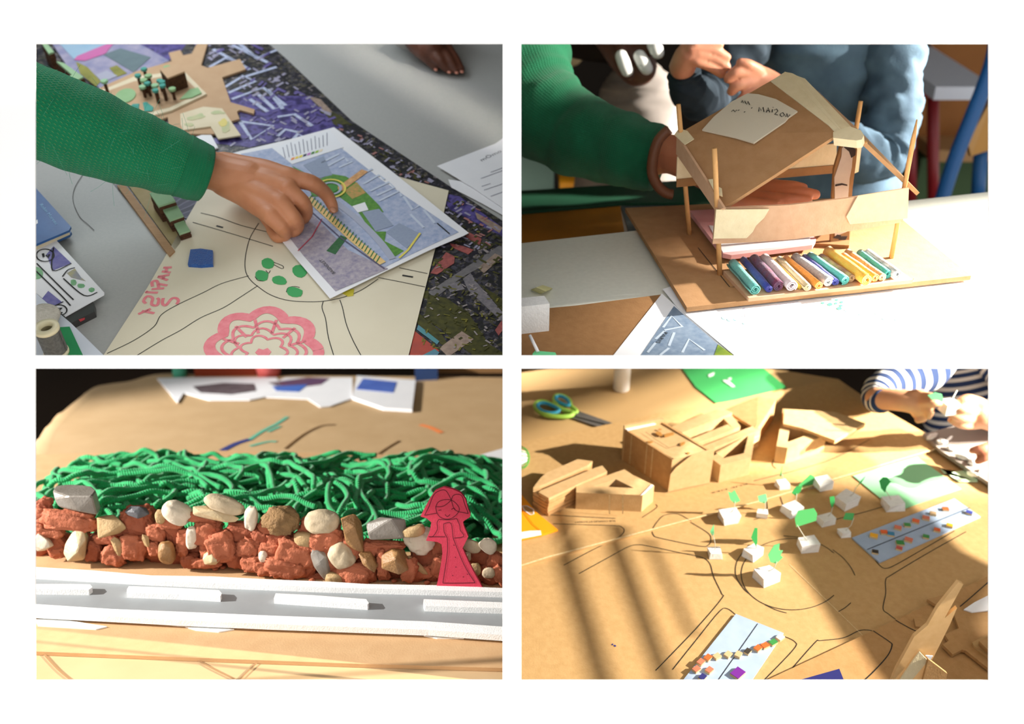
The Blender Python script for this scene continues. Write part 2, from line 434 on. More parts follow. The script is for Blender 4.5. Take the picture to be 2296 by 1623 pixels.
m_wb = mat('print_pale_blue', (196, 204, 226), 0.5, (150, 160, 190), 250, 0.5)
for ls in ([(503, 196), (545, 170), (572, 182), (512, 208)], [(520, 222), (590, 196), (640, 236), (615, 244), (580, 212)], [(548, 172), (620, 150)], [(520, 100), (600, 140)], [(535, 96), (575, 130), (620, 112)], [(478, 110), (560, 156)],
           [(538, 272), (612, 282), (564, 312), (538, 272)], [(622, 262), (660, 256), (700, 282)], [(622, 305), (640, 290), (668, 296)], [(600, 200), (634, 244)], [(470, 150), (505, 130), (545, 140)], [(560, 222), (600, 250)], [(640, 330), (668, 300), (690, 312)]):
    part(poster, 'printed_block', pxline(B1, ls, 9, 0.0011, False), m_wb)
m_rd = mat('print_asphalt', (122, 118, 116), 0.5, (90, 88, 92), 200, 0.6)
m_roof = mat('print_roof_grey', (138, 132, 134), 0.5, (84, 82, 90), 260, 0.7)
m_red = mat('print_roof_red', (176, 92, 84), 0.5, (120, 60, 60), 220, 0.5)
m_grn = mat('print_trees', (86, 84, 34), 0.6, (30, 34, 18), 160, 0.7, 0)
m_org = mat('print_clay_court', (176, 70, 48), 0.5, (150, 60, 50), 90, 0.5)
m_tea = mat('print_teal', (60, 140, 134), 0.5, (90, 120, 150), 90, 0.5)
m_tan = mat('print_tan_roof', (170, 150, 132), 0.5, (120, 100, 90), 220, 0.7)
prints(poster, B1, 'printed_road', [[(960, 655), (1127, 545), (1127, 572), (1035, 622), (975, 668)]], 0.0010, m_rd)
prints(poster, B1, 'printed_trees', [[(960, 660), (1000, 668), (1050, 700), (1095, 770), (1127, 790), (1127, 811), (1080, 811), (1040, 780), (985, 735), (952, 715)], [(925, 690), (985, 740), (1015, 790), (940, 735)], [(930, 660), (960, 650), (965, 672)], [(1080, 640), (1127, 670), (1127, 700)], [(700, 225), (760, 258), (790, 280), (750, 278)]], 0.0010, m_grn)
prints(poster, B1, 'printed_roof', [[(1038, 625), (1055, 612), (1068, 632), (1127, 700), (1127, 722), (1050, 650)], [(1000, 640), (1030, 630), (1042, 648), (1010, 655)]], 0.0012, m_roof)
prints(poster, B1, 'printed_roof', [[(965, 612), (1000, 565), (1020, 575), (1018, 590), (980, 615)], [(1008, 545), (1040, 552), (1062, 560), (1050, 570), (1015, 555)], [(1040, 515), (1080, 535), (1075, 552), (1045, 530)], [(1110, 740), (1127, 715), (1127, 740), (1118, 752)]], 0.0012, m_red)
prints(poster, B1, 'printed_roof', [[(1065, 475), (1110, 500), (1127, 510), (1120, 522), (1070, 490)], [(1072, 600), (1110, 568), (1127, 576), (1085, 612)], [(985, 780), (1035, 742), (1062, 760), (1005, 800)], [(690, 215), (718, 222), (745, 250), (735, 256)]], 0.0012, m_tan)
prints(poster, B1, 'printed_sports_court', [[(930, 742), (985, 786), (960, 811), (915, 811)]], 0.0012, m_org)
prints(poster, B1, 'printed_sports_court', [[(940, 800), (975, 782), (985, 790), (970, 811), (935, 811)], [(938, 728), (985, 765), (980, 772), (934, 738)]], 0.0014, m_tea)

def pnpoly(px, u, v):
    c = False; n = len(px)
    for i in range(n):
        (x1, y1), (x2, y2) = px[i], px[i - 1]
        if (y1 > v) != (y2 > v) and u < (x2 - x1) * (v - y1) / (y2 - y1) + x1: c = not c
    return c
def scatter(name, poly, count, ang, size, h, m, seed):
    """many tiny printed roofs or trees of the aerial photo, one flat print"""
    r_ = random.Random(seed); g = []; us = [p_[0] for p_ in poly]; vs_ = [p_[1] for p_ in poly]
    while len(g) < count:
        u = r_.uniform(min(us), max(us)); v = r_.uniform(min(vs_), max(vs_))
        if not pnpoly(poly, u, v): continue
        a = ang + r_.choice((0, math.pi / 2)) + r_.gauss(0, .12); l_ = size * r_.uniform(.6, 1.6); w_ = size * r_.uniform(.25, .5)
        ex = (math.cos(a) * l_, math.sin(a) * l_ * .62); ey = (-math.sin(a) * w_, math.cos(a) * w_ * .62)
        q = [(u + ex[0] * i + ey[0] * j, v + ex[1] * i + ey[1] * j) for i, j in ((-1, -1), (1, -1), (1, 1), (-1, 1))]
        if not all(pnpoly(poly, *p_) for p_ in q): continue
        dh = r_.uniform(0, .00015)
        g.append(([B1.p(p_[0], p_[1], h + dh) for p_ in q][::-1], [(0, 1, 2, 3)], None, False))
    part(poster, name, join(g), m, None, None, 'stuff')
up_ = [(430, 90), (570, 90), (650, 150), (790, 275), (750, 285), (560, 335), (480, 325), (570, 250), (500, 175), (555, 150), (540, 130), (455, 145)]
lo_ = [(700, 240), (790, 280), (1000, 420), (1127, 500), (1127, 560), (960, 560), (1040, 525), (900, 400), (760, 295)]
br_ = [(965, 570), (1060, 510), (1127, 520), (1127, 790), (935, 790)]
scatter('printed_roofs', up_, 70, .75, 7, .0013, mat('aer_white', (150, 146, 168), .5), 1); scatter('printed_roofs', up_, 40, .75, 8, .0015, mat('aer_violet', (92, 80, 140), .5), 2)
scatter('printed_roofs', lo_, 60, .65, 6, .0013, mat('aer_white', (150, 146, 168), .5), 3); scatter('printed_roofs', lo_, 26, .65, 6, .0015, mat('aer_pink', (160, 110, 104), .5), 4); scatter('printed_tree_clumps', lo_, 40, .6, 6, .0016, m_grn, 5)
scatter('printed_roofs', br_, 34, -.6, 5, .0016, mat('aer_grey', (146, 138, 136), .5), 6); scatter('printed_tree_clumps', br_, 90, .6, 6, .0014, m_grn, 7); scatter('printed_tree_clumps', br_, 40, .2, 5, .0015, mat('aer_olive', (110, 106, 40), .6), 8)
m_kr = mat('tan_card', (196, 164, 130), 0.8, (186, 152, 118), 40, 0.6, 0.05, 400)
m_kr_d = mat('brown_card_edge', (96, 64, 42), 0.9, (60, 40, 28), 300, 0.6, 0.2, 500)
cut = [(467, 92), (451, 146), (465, 152), (538, 132), (551, 155), (498, 173), (517, 229), (571, 245), (569, 255), (538, 246), (531, 250), (537, 266), (521, 271), (480, 300), (409, 300), (380, 290), (376, 262), (250, 310), (150, 230), (305, 160), (385, 137), (378, 118), (404, 112), (411, 124), (430, 120), (444, 92)]
solo(B1, 'road_cutout', pxpoly(B1, cut, 0.0014, 0.0042), m_kr, 'tan cardboard cutout of branching streets on the aerial photo', 'cutout')
m_crm = mat('cream_paper', (226, 214, 186), 0.8, (214, 200, 168), 25, 0.5)
park = thing(B1, 'park_model', B1.p(330, 210, 0.0042), 'cream card park model with green ovals and little mushroom trees', 'model')
part(park, 'base_plate', pxpoly(B1, [(411, 158), (463, 210), (383, 248), (329, 262), (270, 248), (205, 212), (300, 172)], 0.0042, 0.007), m_crm)
part(park, 'inner_path', pxpoly(B1, [(405, 165), (448, 208), (380, 240), (329, 252), (278, 243), (225, 210), (300, 182)], 0.007, 0.0074), m_kr)
m_lg = mat('light_green_felt', (152, 186, 140), 0.9, (140, 176, 128), 80, 0.5)
m_tg = mat('teal_felt', (84, 160, 146), 0.9, (74, 150, 138), 80, 0.5)
part(park, 'lawn', pxpoly(B1, ell(281, 214, 24, 15, 20, -0.3), 0.0074, 0.0086), m_lg)
part(park, 'lawn', pxpoly(B1, [(403, 222), (425, 200), (444, 196), (452, 208), (430, 218)], 0.0074, 0.0086), m_lg)
part(park, 'lawn', pxpoly(B1, [(285, 243), (298, 233), (312, 232), (310, 246), (298, 250)], 0.0074, 0.0086), m_tg)
part(park, 'lawn', pxpoly(B1, [(320, 230), (328, 228), (344, 240), (342, 248), (324, 249)], 0.0074, 0.0086), m_tg)
m_ol = mat('olive_print', (150, 146, 76), 0.8, (120, 120, 60), 60, 0.5)
prints(park, B1, 'flower_bed', [[(375, 190), (405, 172), (420, 190), (392, 200)]], 0.0078, m_ol)
q = [B1.p(u, v, 0.028) for u, v in ((359, 158), (400, 146), (415, 163), (376, 178))]
part(park, 'pavilion', prism([(p_.x, p_.y) for p_ in q], 0.0074, 0.028), m_kr_d)
part(park, 'pavilion_roof', prism([(p_.x, p_.y) for p_ in q], 0.028, 0.030), m_kr)
def shroom(u, v, hh, m_, r=7):
    b = B1.p(u, v + 12, 0.0074)
    k = part(park, 'tree_trunk', tube([b, b + Vector((0, 0, hh))], 0.0022, 8), m_kr_d)
    c = b + Vector((0, 0, hh)); rr = r * B1.px(c)
    part(park, 'tree_crown', prism([(c.x + rr * math.cos(a * .5236), c.y + rr * math.sin(a * .5236)) for a in range(12)], c.z, c.z + 0.003), m_, k)
for i, (u, v) in enumerate([(329, 166), (340, 186), (318, 190), (326, 206), (338, 203), (383, 172), (364, 192), (355, 208), (373, 213), (392, 211), (356, 219), (244, 203), (392, 181), (330, 196), (372, 205)]):
    shroom(u, v, 0.013 + (i % 3) * 0.003, (m_tg, m_lg, m_tg, mat('sage_felt', (150, 190, 150), 0.9))[i % 4], 7 + i % 2)
# painted sheet at the upper left and green blocks
sh = thing(B1, 'painted_sheet', B1.p(220, 130, 0.0012), 'painted site plan with pink stripe, pale blue and grey green fields', 'plan')
part(sh, 'sheet', pxpoly(B1, [(112, 90), (300, 90), (380, 136), (293, 172), (224, 198), (150, 148)], 0.0010, 0.0030), mat('plan_violet', (120, 124, 160), 0.7, (168, 160, 178), 50, 0.5))
prints(sh, B1, 'blue_field', [[(128, 92), (250, 92), (240, 104), (165, 132)]], 0.0034, mat('plan_pale_blue', (140, 172, 196), 0.7, (156, 180, 198), 40, 0.5))
prints(sh, B1, 'pink_stripe', [[(166, 134), (172, 126), (240, 98), (254, 98), (236, 120), (190, 136)]], 0.0037, mat('plan_pink', (196, 100, 156), 0.7, (186, 110, 160), 60, 0.5))
prints(sh, B1, 'grey_green_field', [[(232, 122), (270, 108), (338, 128), (300, 162)]], 0.0036, mat('plan_grey_green', (104, 122, 126), 0.7, (96, 112, 118), 60, 0.5))
prints(sh, B1, 'olive_field', [[(170, 138), (196, 150), (226, 182), (215, 194), (180, 165)], [(245, 152), (262, 146), (285, 164), (262, 172)]], 0.0036, m_ol)
prints(sh, B1, 'lilac_field', [[(214, 168), (240, 158), (264, 170), (230, 184)]], 0.0038, mat('plan_lilac', (164, 164, 180), 0.7))
m_gb = mat('green_foam', (150, 182, 142), 0.8, (142, 174, 134), 120, 0.5)
def block(px, hh, label, grp):
    t = thing(B1, 'layered_block', B1.p(px[0][0], px[0][1], 0.003), label, 'model block', grp)
    q = [B1.xy(u, v, hh) for u, v in px]
    n = 4
    for i in range(n):
        a = 0.003 + (hh - 0.0045) * i / n; b = 0.003 + (hh - 0.0045) * (i + 1) / n - 0.0006
        part(t, 'cardboard_layer', prism([(x + (0.0004 if i % 2 else 0), y) for x, y in q], a, b), m_kr_d)
    part(t, 'green_top', prism(q, hh - 0.003, hh), m_gb)
GB = 'layered blocks with green tops beside the aerial photo'
block([(89, 90), (100, 90), (121, 116), (109, 120)], 0.035, 'green-topped brown block at the top left corner of the plan', GB)
block([(126, 137), (143, 141), (187, 172), (165, 183), (152, 173), (161, 167)], 0.035, 'L-shaped green-topped brown block just above the green sleeve', GB)
block([(335, 432), (377, 426), (393, 450), (355, 462)], 0.024, 'largest green-topped block just below the sleeve cuff', GB)
block([(363, 466), (394, 455), (411, 483), (380, 494)], 0.018, 'middle green-topped block of the stepped row by the drawing', GB)
block([(388, 498), (411, 492), (426, 516), (402, 524)], 0.012, 'lowest green-topped block touching the white drawing sheet', GB)
solo(B1, 'wooden_strip', pxpoly(B1, [(262, 415), (282, 415), (392, 562), (380, 574)], 0.0, 0.004), mat('wood_strip', (170, 134, 96), 0.7, (150, 116, 82), 60, 0.5, 0, None, 0, 4, 0, 0, 0, (1, 8, 1)), 'narrow brown wooden strip along the edge of the aerial photo', 'strip')
ss = thing(B1, 'side_strip', B1.p(330, 470, 0.001), 'crumpled beige paper strip with green smears beside wooden strip', 'strip')
part(ss, 'sheet', pxpoly(B1, [(282, 408), (330, 408), (410, 520), (404, 545), (392, 560)], 0.0008, 0.0022), mat('crumpled_beige', (176, 156, 124), 0.8, (140, 128, 76), 30, 0.6, 0.6, 60))
pw = thing(B1, 'purple_strip', B1.p(420, 470, 0.001), 'dark violet printed strip between green blocks and white drawing', 'strip')
part(pw, 'sheet', pxpoly(B1, [(385, 435), (470, 425), (440, 500), (412, 488)], 0.0007, 0.0014), ramp_mat('slate_boards', [(0.2, (58, 58, 74)), (0.5, (110, 110, 130)), (0.8, (70, 70, 90))], 'WAVE', 18, 0.6, 2, None, (1, 1, 1, 35)))
pc = thing(B1, 'painted_cutout', B1.p(470, 275, 0.0045), 'cream stepped cutout with watercolour green splashes on the tan streets', 'cutout')
part(pc, 'sheet', pxpoly(B1, [(404, 255), (456, 239), (498, 243), (540, 303), (489, 311), (472, 283), (406, 292)], 0.0044, 0.0062), m_crm)
m_spl = mat('green_wash', (176, 190, 146), 0.9, (206, 200, 160), 90, 0.4)
prints(pc, B1, 'paint_splash', [ell(440, 262, 20, 6, 12, -0.25, 0.3, 1), ell(488, 252, 14, 4, 12, 0, 0.3, 2), ell(505, 285, 12, 12, 12, 0, 0.3, 3), ell(425, 280, 12, 4, 10, 0, 0.3, 4)], 0.0066, m_spl)
prints(pc, B1, 'paint_splash', [ell(500, 274, 9, 8, 10, 0, 0.3, 5)], 0.0068, mat('yellow_wash', (222, 206, 130), 0.9))
m_wh = mat('white_paper', (236, 236, 238), 0.7, (230, 231, 234), 30, 0.5)
solo(B1, 'white_card', pxpoly(B1, [(424, 312), (470, 296), (489, 331), (450, 340)], 0.0012, 0.003), m_wh, 'small blank white card between cuff and painted cutout', 'card')
solo(B1, 'grey_card', pxpoly(B1, [(388, 282), (404, 276), (412, 296), (396, 298)], 0.0062, 0.0075), m_kr, 'small tan card scrap beside the painted cutout', 'card')

# child's drawing
m_drw = mat('ivory_drawing_paper', (222, 214, 190), 0.6, (214, 205, 180), 12, 0.5)
m_ink = mat('black_ink', (36, 36, 34), 0.6)
m_pnk = mat('pink_marker', (226, 120, 130), 0.7, (238, 150, 156), 150, 0.5)
dr = thing(B1, 'child_drawing', B1.p(640, 620, 0.0014), 'ivory sheet with pink flower, pen roads and pink handwriting', 'drawing')
part(dr, 'sheet', pxpoly(B1, [(455, 428), (560, 395), (880, 392), (1006, 427), (990, 500), (912, 812), (222, 812), (236, 790), (330, 645)], 0.0012, 0.0022), m_drw)
HD = 0.0026
lines(dr, B1, 'pen_line', [[(240, 792), (300, 763), (345, 732), (362, 705), (400, 682), (455, 656), (498, 635), (558, 618)], [(308, 796), (362, 763), (405, 740), (450, 712), (500, 690), (540, 665), (578, 640)],
    [(580, 500), (562, 530), (553, 560), (549, 590), (552, 612), (562, 628), (578, 642), (605, 660), (640, 672), (680, 676), (725, 675), (770, 666), (810, 650), (848, 625)],
    [(450, 477), (490, 487), (540, 505), (600, 520)], [(432, 498), (480, 512), (540, 530), (612, 552)], [(725, 675), (722, 690), (730, 715), (736, 755), (748, 796)], [(762, 672), (768, 690), (776, 725), (790, 760), (809, 796)],
    [(848, 622), (900, 632), (953, 643)], [(895, 600), (958, 613)]], 1.8, HD, m_ink)
lines(dr, B1, 'pen_dash', [[(485, 506), (500, 510)], [(902, 617), (926, 621)]], 5, HD, m_ink)
lines(dr, B1, 'pen_line', [[(612, 592), (632, 602), (634, 596), (614, 588)], [(642, 655), (646, 645), (660, 642), (672, 644)], [(572, 620), (578, 628), (590, 630)], [(596, 606), (602, 612), (606, 606)]], 1.6, HD, m_ink)
# handwriting (runs up the left edge of the sheet, seen upside down)
HW = [[(310, 704), (338, 692)], [(318, 697), (346, 702)], [(326, 700), (334, 694)],            # I
      [(327, 680), (322, 674), (330, 664), (342, 668), (340, 682), (352, 684), (356, 672), (352, 668)],   # backward curve
      [(326, 655), (354, 656)], [(327, 653), (331, 655)],                                       # i with dot
      [(340, 648), (368, 646)], [(342, 642), (341, 632), (352, 630), (356, 645)], [(355, 636), (375, 640)],
      [(354, 620), (380, 616)], [(354, 620), (376, 628)], [(366, 618), (366, 626)],
      [(366, 600), (385, 599)], [(363, 608), (382, 611)], [(374, 600), (372, 610)]]
lines(dr, B1, 'handwritten_letter', HW, 7, HD, m_pnk)
lines(dr, B1, 'handwritten_letter', [[(366, 668), (364, 680), (372, 684), (384, 670), (394, 668), (400, 674), (396, 682)]], 7, HD, m_pnk)
fc = (592, 784)
def petal_ring(rx, ry, n, amp, ph=0):
    o = []
    for i in range(n * 10):
        a = 2 * math.pi * i / (n * 10); k = 1 + amp * abs(math.sin(n * (a + ph) / 2)) - amp / 2
        o.append((fc[0] + rx * k * math.cos(a), fc[1] + ry * k * math.sin(a)))
    return o
def ringline(pxs, wpx, h):
    keep = []; run = []
    for q in pxs + pxs[:1]:
        if q[1] < 809: run.append(q)
        else:
            if len(run) > 2: keep.append(run)
            run = []
    if len(run) > 2: keep.append(run)
    return keep
for (rx, ry, n, amp, wd) in ((112, 82, 8, 0.2, 25), (86, 58, 8, 0.22, 7), (66, 42, 7, 0.3, 6), (46, 28, 6, 0.35, 6)):
    for run in ringline(petal_ring(rx, ry, n, amp, 0.3), wd, HD): part(dr, 'flower_outline', pxline(B1, run, wd, HD, False), m_pnk)
lines(dr, B1, 'flower_spoke', [[(fc[0] + 60 * math.cos(a), fc[1] + 38 * math.sin(a)), (fc[0] + 98 * math.cos(a), fc[1] + 70 * math.sin(a))] for a in (3.5, 4.0, 4.5, 5.0, 5.5, 6.0)], 7, HD, m_pnk)
part(dr, 'flower_heart', pxpoly(B1, [(572, 790), (580, 781), (590, 784), (600, 780), (608, 788), (600, 800), (584, 800)], HD - 0.0003, HD + 0.0002), m_pnk)
# things lying on the drawing
solo(B1, 'felt_square', pxpoly(B1, [(427, 559), (450, 557), (477, 561), (477, 592), (450, 594), (421, 592)], 0.0022, 0.0062), mat('blue_felt', (30, 92, 168), 0.95, (18, 70, 140), 250, 0.6, 0.6, 700, sheen=0.4), 'royal blue felt square lying on the ivory drawing', 'felt')
m_gp = mat('green_gummed_paper', (66, 160, 92), 0.7)
GD = 'green paper dots on the drawing'
for i, (u, v, rx, ry, lb) in enumerate([(600, 590, 14, 12, 'green paper dot with a pen-drawn trunk, topmost of the group'), (587, 617, 15, 12, 'leftmost green paper dot outlined in pen by roundabout line'), (626, 628, 16, 10, 'green paper dot in the middle of the group'), (660, 654, 19, 11, 'largest green paper dot just below the others'), (672, 608, 17, 14, 'green paper dot tucked under edge of the printed map')]):
    solo(B1, 'green_paper_dot', pxpoly(B1, ell(u, v, rx, ry, 11, 0.2, 0.09, i), 0.0023, 0.0029), m_gp, lb, 'paper dot', GD)
solo(B1, 'yellow_paper_dot', pxpoly(B1, [(768, 657), (780, 648), (794, 648), (792, 662), (780, 664)], 0.0023, 0.0029), mat('olive_yellow_paper', (196, 184, 62), 0.7), 'olive yellow paper dot peeking out below the printed map', 'paper dot')

# printed map sheet, slightly raised
mp_ = thing(B1, 'printed_map', B1.p(800, 480, 0.004), 'printed colour map sheet under the pointing finger', 'map')
MH = 0.006
part(mp_, 'sheet', pxpoly(B1, [(500, 350), (540, 338), (650, 312), (749, 285), (880, 385), (1051, 522), (1040, 528), (960, 562), (860, 610), (740, 669), (660, 575), (600, 500)], MH - 0.0005, MH), m_wh)
def mprint(name, polys, dh, c, c2=None, sc_=120): prints(mp_, B1, name, polys, MH + dh, mat('map_' + name, c, 0.55, c2, sc_, 0.6))
mprint('aerial_ground', [[(540, 345), (735, 308), (858, 405), (1028, 520), (905, 578), (752, 652), (640, 520), (560, 400)]], 0.0004, (138, 156, 192), (190, 196, 214), 200)
mprint('suburb', [[(640, 520), (700, 480), (780, 560), (870, 602), (752, 652), (680, 572)]], 0.0007, (128, 124, 150), (186, 176, 180), 220)
mprint('legend_panel', [[(610, 332), (740, 292), (770, 330), (655, 368)]], 0.0008, (232, 234, 238))
lines(mp_, B1, 'legend_text', [[(640 + i * 8.5, 355 - i * 2.6), (634 + i * 9, 330 - i * 2.4 - (i % 3) * 3)] for i in range(12)], 1.7, MH + 0.0011, mat('map_text', (140, 142, 156), 0.6), False)
for i, c in enumerate([(240, 150, 80), (240, 214, 90), (236, 220, 80), (60, 64, 90), (200, 130, 200), (70, 130, 60), (150, 190, 60), (236, 220, 190)]):
    u = 652 + i * 9; v = 359 - i * 2.6
    part(mp_, 'legend_swatch', pxpoly(B1, [(u, v), (u + 7, v - 2), (u + 9, v - 7), (u + 2, v - 5)], MH + 0.0009, MH + 0.0011), mat('sw%d' % i, c, 0.6))
mprint('grey_plot', [[(680, 370), (726, 350), (745, 392), (712, 400)], [(812, 475), (850, 468), (882, 505), (842, 518)], [(865, 520), (895, 500), (945, 525), (912, 556)]], 0.0009, (140, 152, 176), (150, 162, 182), 300)
mprint('park', [[(655, 372), (680, 385), (715, 402), (745, 390), (775, 395), (800, 410), (850, 460), (860, 475), (812, 474), (842, 519), (866, 519), (862, 540), (905, 562), (885, 575), (850, 545), (800, 470), (760, 440), (700, 440), (690, 415)]], 0.0008, (104, 156, 62), (66, 120, 50), 260)
mprint('dark_green_plot', [[(732, 562), (764, 527), (778, 533), (752, 570)]], 0.0010, (60, 112, 64), (40, 90, 56), 260)
lines(mp_, B1, 'map_road', [[(742, 445), (800, 490), (850, 540), (880, 580)]], 16, MH + 0.0010, mat('map_road', (166, 172, 190), 0.6), True)
lines(mp_, B1, 'map_promenade', [[(690, 442), (740, 488), (790, 535), (858, 590)]], 17, MH + 0.0012, mat('map_promenade', (232, 206, 138), 0.6, (222, 180, 120), 100), False)
lines(mp_, B1, 'map_tree_row', [[(690 + i * 6.6 + 10, 436 + i * 6.0), (690 + i * 6.6 + 2, 450 + i * 6.0)] for i in range(24)], 2.6, MH + 0.0014, mat('map_tree', (48, 118, 66), 0.6), False)
lines(mp_, B1, 'map_street', [[(672, 450), (760, 530), (862, 602)]], 3, MH + 0.0013, mat('map_dark', (90, 84, 110), 0.6), False)
lines(mp_, B1, 'map_orange_square', [[(760, 425), (818, 382)]], 18, MH + 0.0011, mat('map_orange', (226, 176, 122), 0.6, (190, 140, 90), 250), False)
mprint('orange_square', [[(772, 428), (800, 408), (820, 432), (790, 446)]], 0.0010, (220, 150, 96), (120, 150, 70), 240)
lines(mp_, B1, 'map_roundabout', [ell(742, 422, 32, 20, 24)], 5, MH + 0.0016, mat('map_yellow', (228, 212, 96), 0.6), False, None, True)
lines(mp_, B1, 'map_roundabout', [ell(742, 422, 22, 13, 24)], 6, MH + 0.0015, mat('map_ring_grey', (170, 180, 196), 0.6), False, None, True)
part(mp_, 'map_roundabout_lawn', pxpoly(B1, ell(742, 422, 16, 9, 18), MH + 0.0010, MH + 0.0013), mat('map_lawn', (70, 140, 60), 0.6))
lines(mp_, B1, 'map_red_route', [[(722, 490), (700, 530), (668, 562)]], 2.5, MH + 0.0013, mat('map_red', (180, 60, 80), 0.6), False)
lines(mp_, B1, 'map_yellow_street', [[(942, 522), (915, 560), (895, 578)]], 5, MH + 0.0012, mat('map_yellow', (228, 212, 96), 0.6), False)
part(mp_, 'white_building', pxpoly(B1, [(790, 462), (818, 453), (826, 470), (802, 476)], MH + 0.0009, MH + 0.0013), m_wh)
m_blk = mat('map_blocks', (196, 206, 222), 0.6)
lines(mp_, B1, 'map_block', [[(720, 365), (760, 345)], [(735, 372), (772, 352), (780, 362)], [(800, 395), (835, 378)], [(815, 412), (850, 392), (862, 402)], [(830, 428), (872, 408), (884, 420), (845, 438)], [(850, 450), (895, 428), (900, 440)], [(905, 440), (925, 470), (940, 460)], [(950, 470), (975, 500)], [(920, 480), (950, 510)], [(760, 375), (790, 362)]], 6, MH + 0.0009, m_blk, False)
part(mp_, 'printed_word', text_px(B1, 'BAGNOLET', (753, 612), (722, 580), 8, MH + 0.0016), m_ink)
lines(mp_, B1, 'printed_caption', [[(980, 500), (1008, 524)]], 3, MH + 0.0012, m_ink, False)

# papers at the right edge
GP = 'white printed pages at the right edge'
pp = thing(B1, 'letter_page', B1.p(1080, 390, 0.004), 'topmost white letter with logo lying at the right edge', 'paper', GP)
part(pp, 'sheet', pxpoly(B1, [(980, 372), (1110, 322), (1142, 300), (1142, 475), (1060, 420)], 0.004, 0.0045), m_wh)
part(pp, 'logo', text_px(B1, 'm\u00d6mo', (1080, 362), (1126, 340), 11, 0.0048), mat('logo_grey', (90, 92, 104), 0.6))
lines(pp, B1, 'text_line', [[(1100, 386), (1127, 376)], [(1078, 400), (1127, 382)], [(1080, 418), (1100, 411)], [(1085, 426), (1127, 412)], [(1100, 440), (1127, 430)]], 2, 0.0048, mat('text_grey', (150, 152, 164), 0.6), False)
solo(B1, 'letter_page', pxpoly(B1, [(1005, 402), (1060, 410), (1142, 470), (1142, 490), (1080, 455), (1012, 420)], 0.002, 0.0025), m_wh, 'lower curled white page sticking out under the letter', 'paper', GP)

# book, metro card, dark case, white sheet, green card, thread spool, foam
bk = thing(B1, 'blue_book', B1.p(100, 490), 'blue hardback book with light lettering at the left edge', 'book')
m_bk = mat('blue_cover', (44, 92, 148), 0.45, (34, 78, 132), 60, 0.5)
cov = [(60, 410), (79, 420), (159, 508), (155, 516), (60, 556), (40, 500)]
part(bk, 'back_cover', pxpoly(B1, [(60, 430), (79, 437), (160, 520), (156, 526), (60, 566), (40, 510)], 0.006, 0.009), m_bk)
part(bk, 'pages', pxpoly(B1, [(60, 420), (79, 428), (152, 512), (60, 554)], 0.009, 0.017), m_crm)
fcv = part(bk, 'front_cover', pxpoly(B1, cov, 0.017, 0.0195), m_bk)
part(bk, 'lettering', text_px(B1, 'Robin Moreau', (88, 458), (124, 503), 7, 0.0199), mat('pale_lettering', (150, 190, 220), 0.6), fcv)
part(bk, 'spine_label', pxpoly(B1, [(76, 496), (84, 492), (85, 500), (76, 504)], 0.0195, 0.0198), m_wh, fcv)
mc = thing(B1, 'metro_card', B1.p(150, 640), 'white card with inked houses and numbered circles below the blue book', 'card')
part(mc, 'sheet', pxpoly(B1, [(60, 560), (126, 538), (234, 656), (233, 660), (146, 709), (60, 640)], 0.008, 0.0092), m_wh)
CH = 0.0096
m_vio = mat('violet_crayon', (98, 96, 160), 0.8, (140, 136, 180), 120, 0.6)
prints(mc, B1, 'crayon_house', [[(120, 552), (160, 590), (118, 606), (104, 570)], [(108, 652), (140, 678), (112, 690), (92, 672)]], CH, m_vio)
prints(mc, B1, 'crayon_tree', [ell(84, 612, 14, 14, 10, 0, 0.2, 3), ell(205, 650, 8, 5, 8, 0, 0.2, 4), ell(182, 640, 8, 5, 8, 0, 0.2, 5), ell(164, 633, 7, 7, 8, 0, 0.2, 6)], CH, mat('green_crayon', (92, 160, 110), 0.8, (150, 190, 150), 100, 0.5))
prints(mc, B1, 'crayon_roof', [[(150, 612), (168, 602), (182, 622), (192, 630), (160, 622)]], CH, mat('crayon_grey', (130, 140, 170), 0.8, (190, 180, 120), 80, 0.5))
lines(mc, B1, 'ink_outline', [[(82, 590), (140, 648), (165, 672)], [(79, 606), (135, 660), (158, 685)], [(140, 620), (152, 605), (168, 600)], [(142, 624), (188, 662), (218, 655)], [(120, 555), (118, 606), (160, 590)], [(92, 676), (108, 690), (142, 676)]], 3, CH + 0.0003, m_ink)
lines(mc, B1, 'number_circle', [ell(101, 572, 20, 14, 20), ell(132, 695, 18, 12, 20)], 3, CH + 0.0004, m_ink, False, None, True)
lines(mc, B1, 'number', [[(96, 568), (98, 576), (103, 572), (108, 577), (110, 570)], [(126, 692), (138, 690), (128, 700), (140, 701)]], 5, CH + 0.0005, m_ink, False)
dc = thing(B1, 'dark_case', B1.p(190, 700), 'dark grey plastic case under the inked card', 'case')
part(dc, 'body', pxpoly(B1, [(120, 690), (200, 668), (211, 680), (212, 698), (160, 724), (120, 720)], 0.0, 0.0075), mat('dark_plastic', (64, 62, 60), 0.35, (52, 50, 50), 60, 0.5))
part(dc, 'red_mark', pxpoly(B1, [(176, 716), (190, 712), (190, 716), (180, 721)], 0.0075, 0.0078), mat('red_paint', (180, 40, 50), 0.5))
solo(B1, 'blank_sheet', pxpoly(B1, [(60, 640), (88, 664), (160, 725), (236, 800), (225, 812), (40, 812)], 0.010, 0.0106), mat('bluish_paper', (206, 212, 222), 0.7), 'blank white sheet in the bottom left corner', 'paper')
solo(B1, 'green_card', pxpoly(B1, [(110, 735), (156, 732), (190, 805), (150, 812), (100, 790)], 0.0106, 0.0116), mat('green_card', (42, 140, 84), 0.7), 'dark green card under the spool of grey thread', 'card')
sp_ = thing(B1, 'thread_spool', B1.p(122, 790, 0.0116), 'cream spool wound with grey thread in the bottom left corner', 'spool')
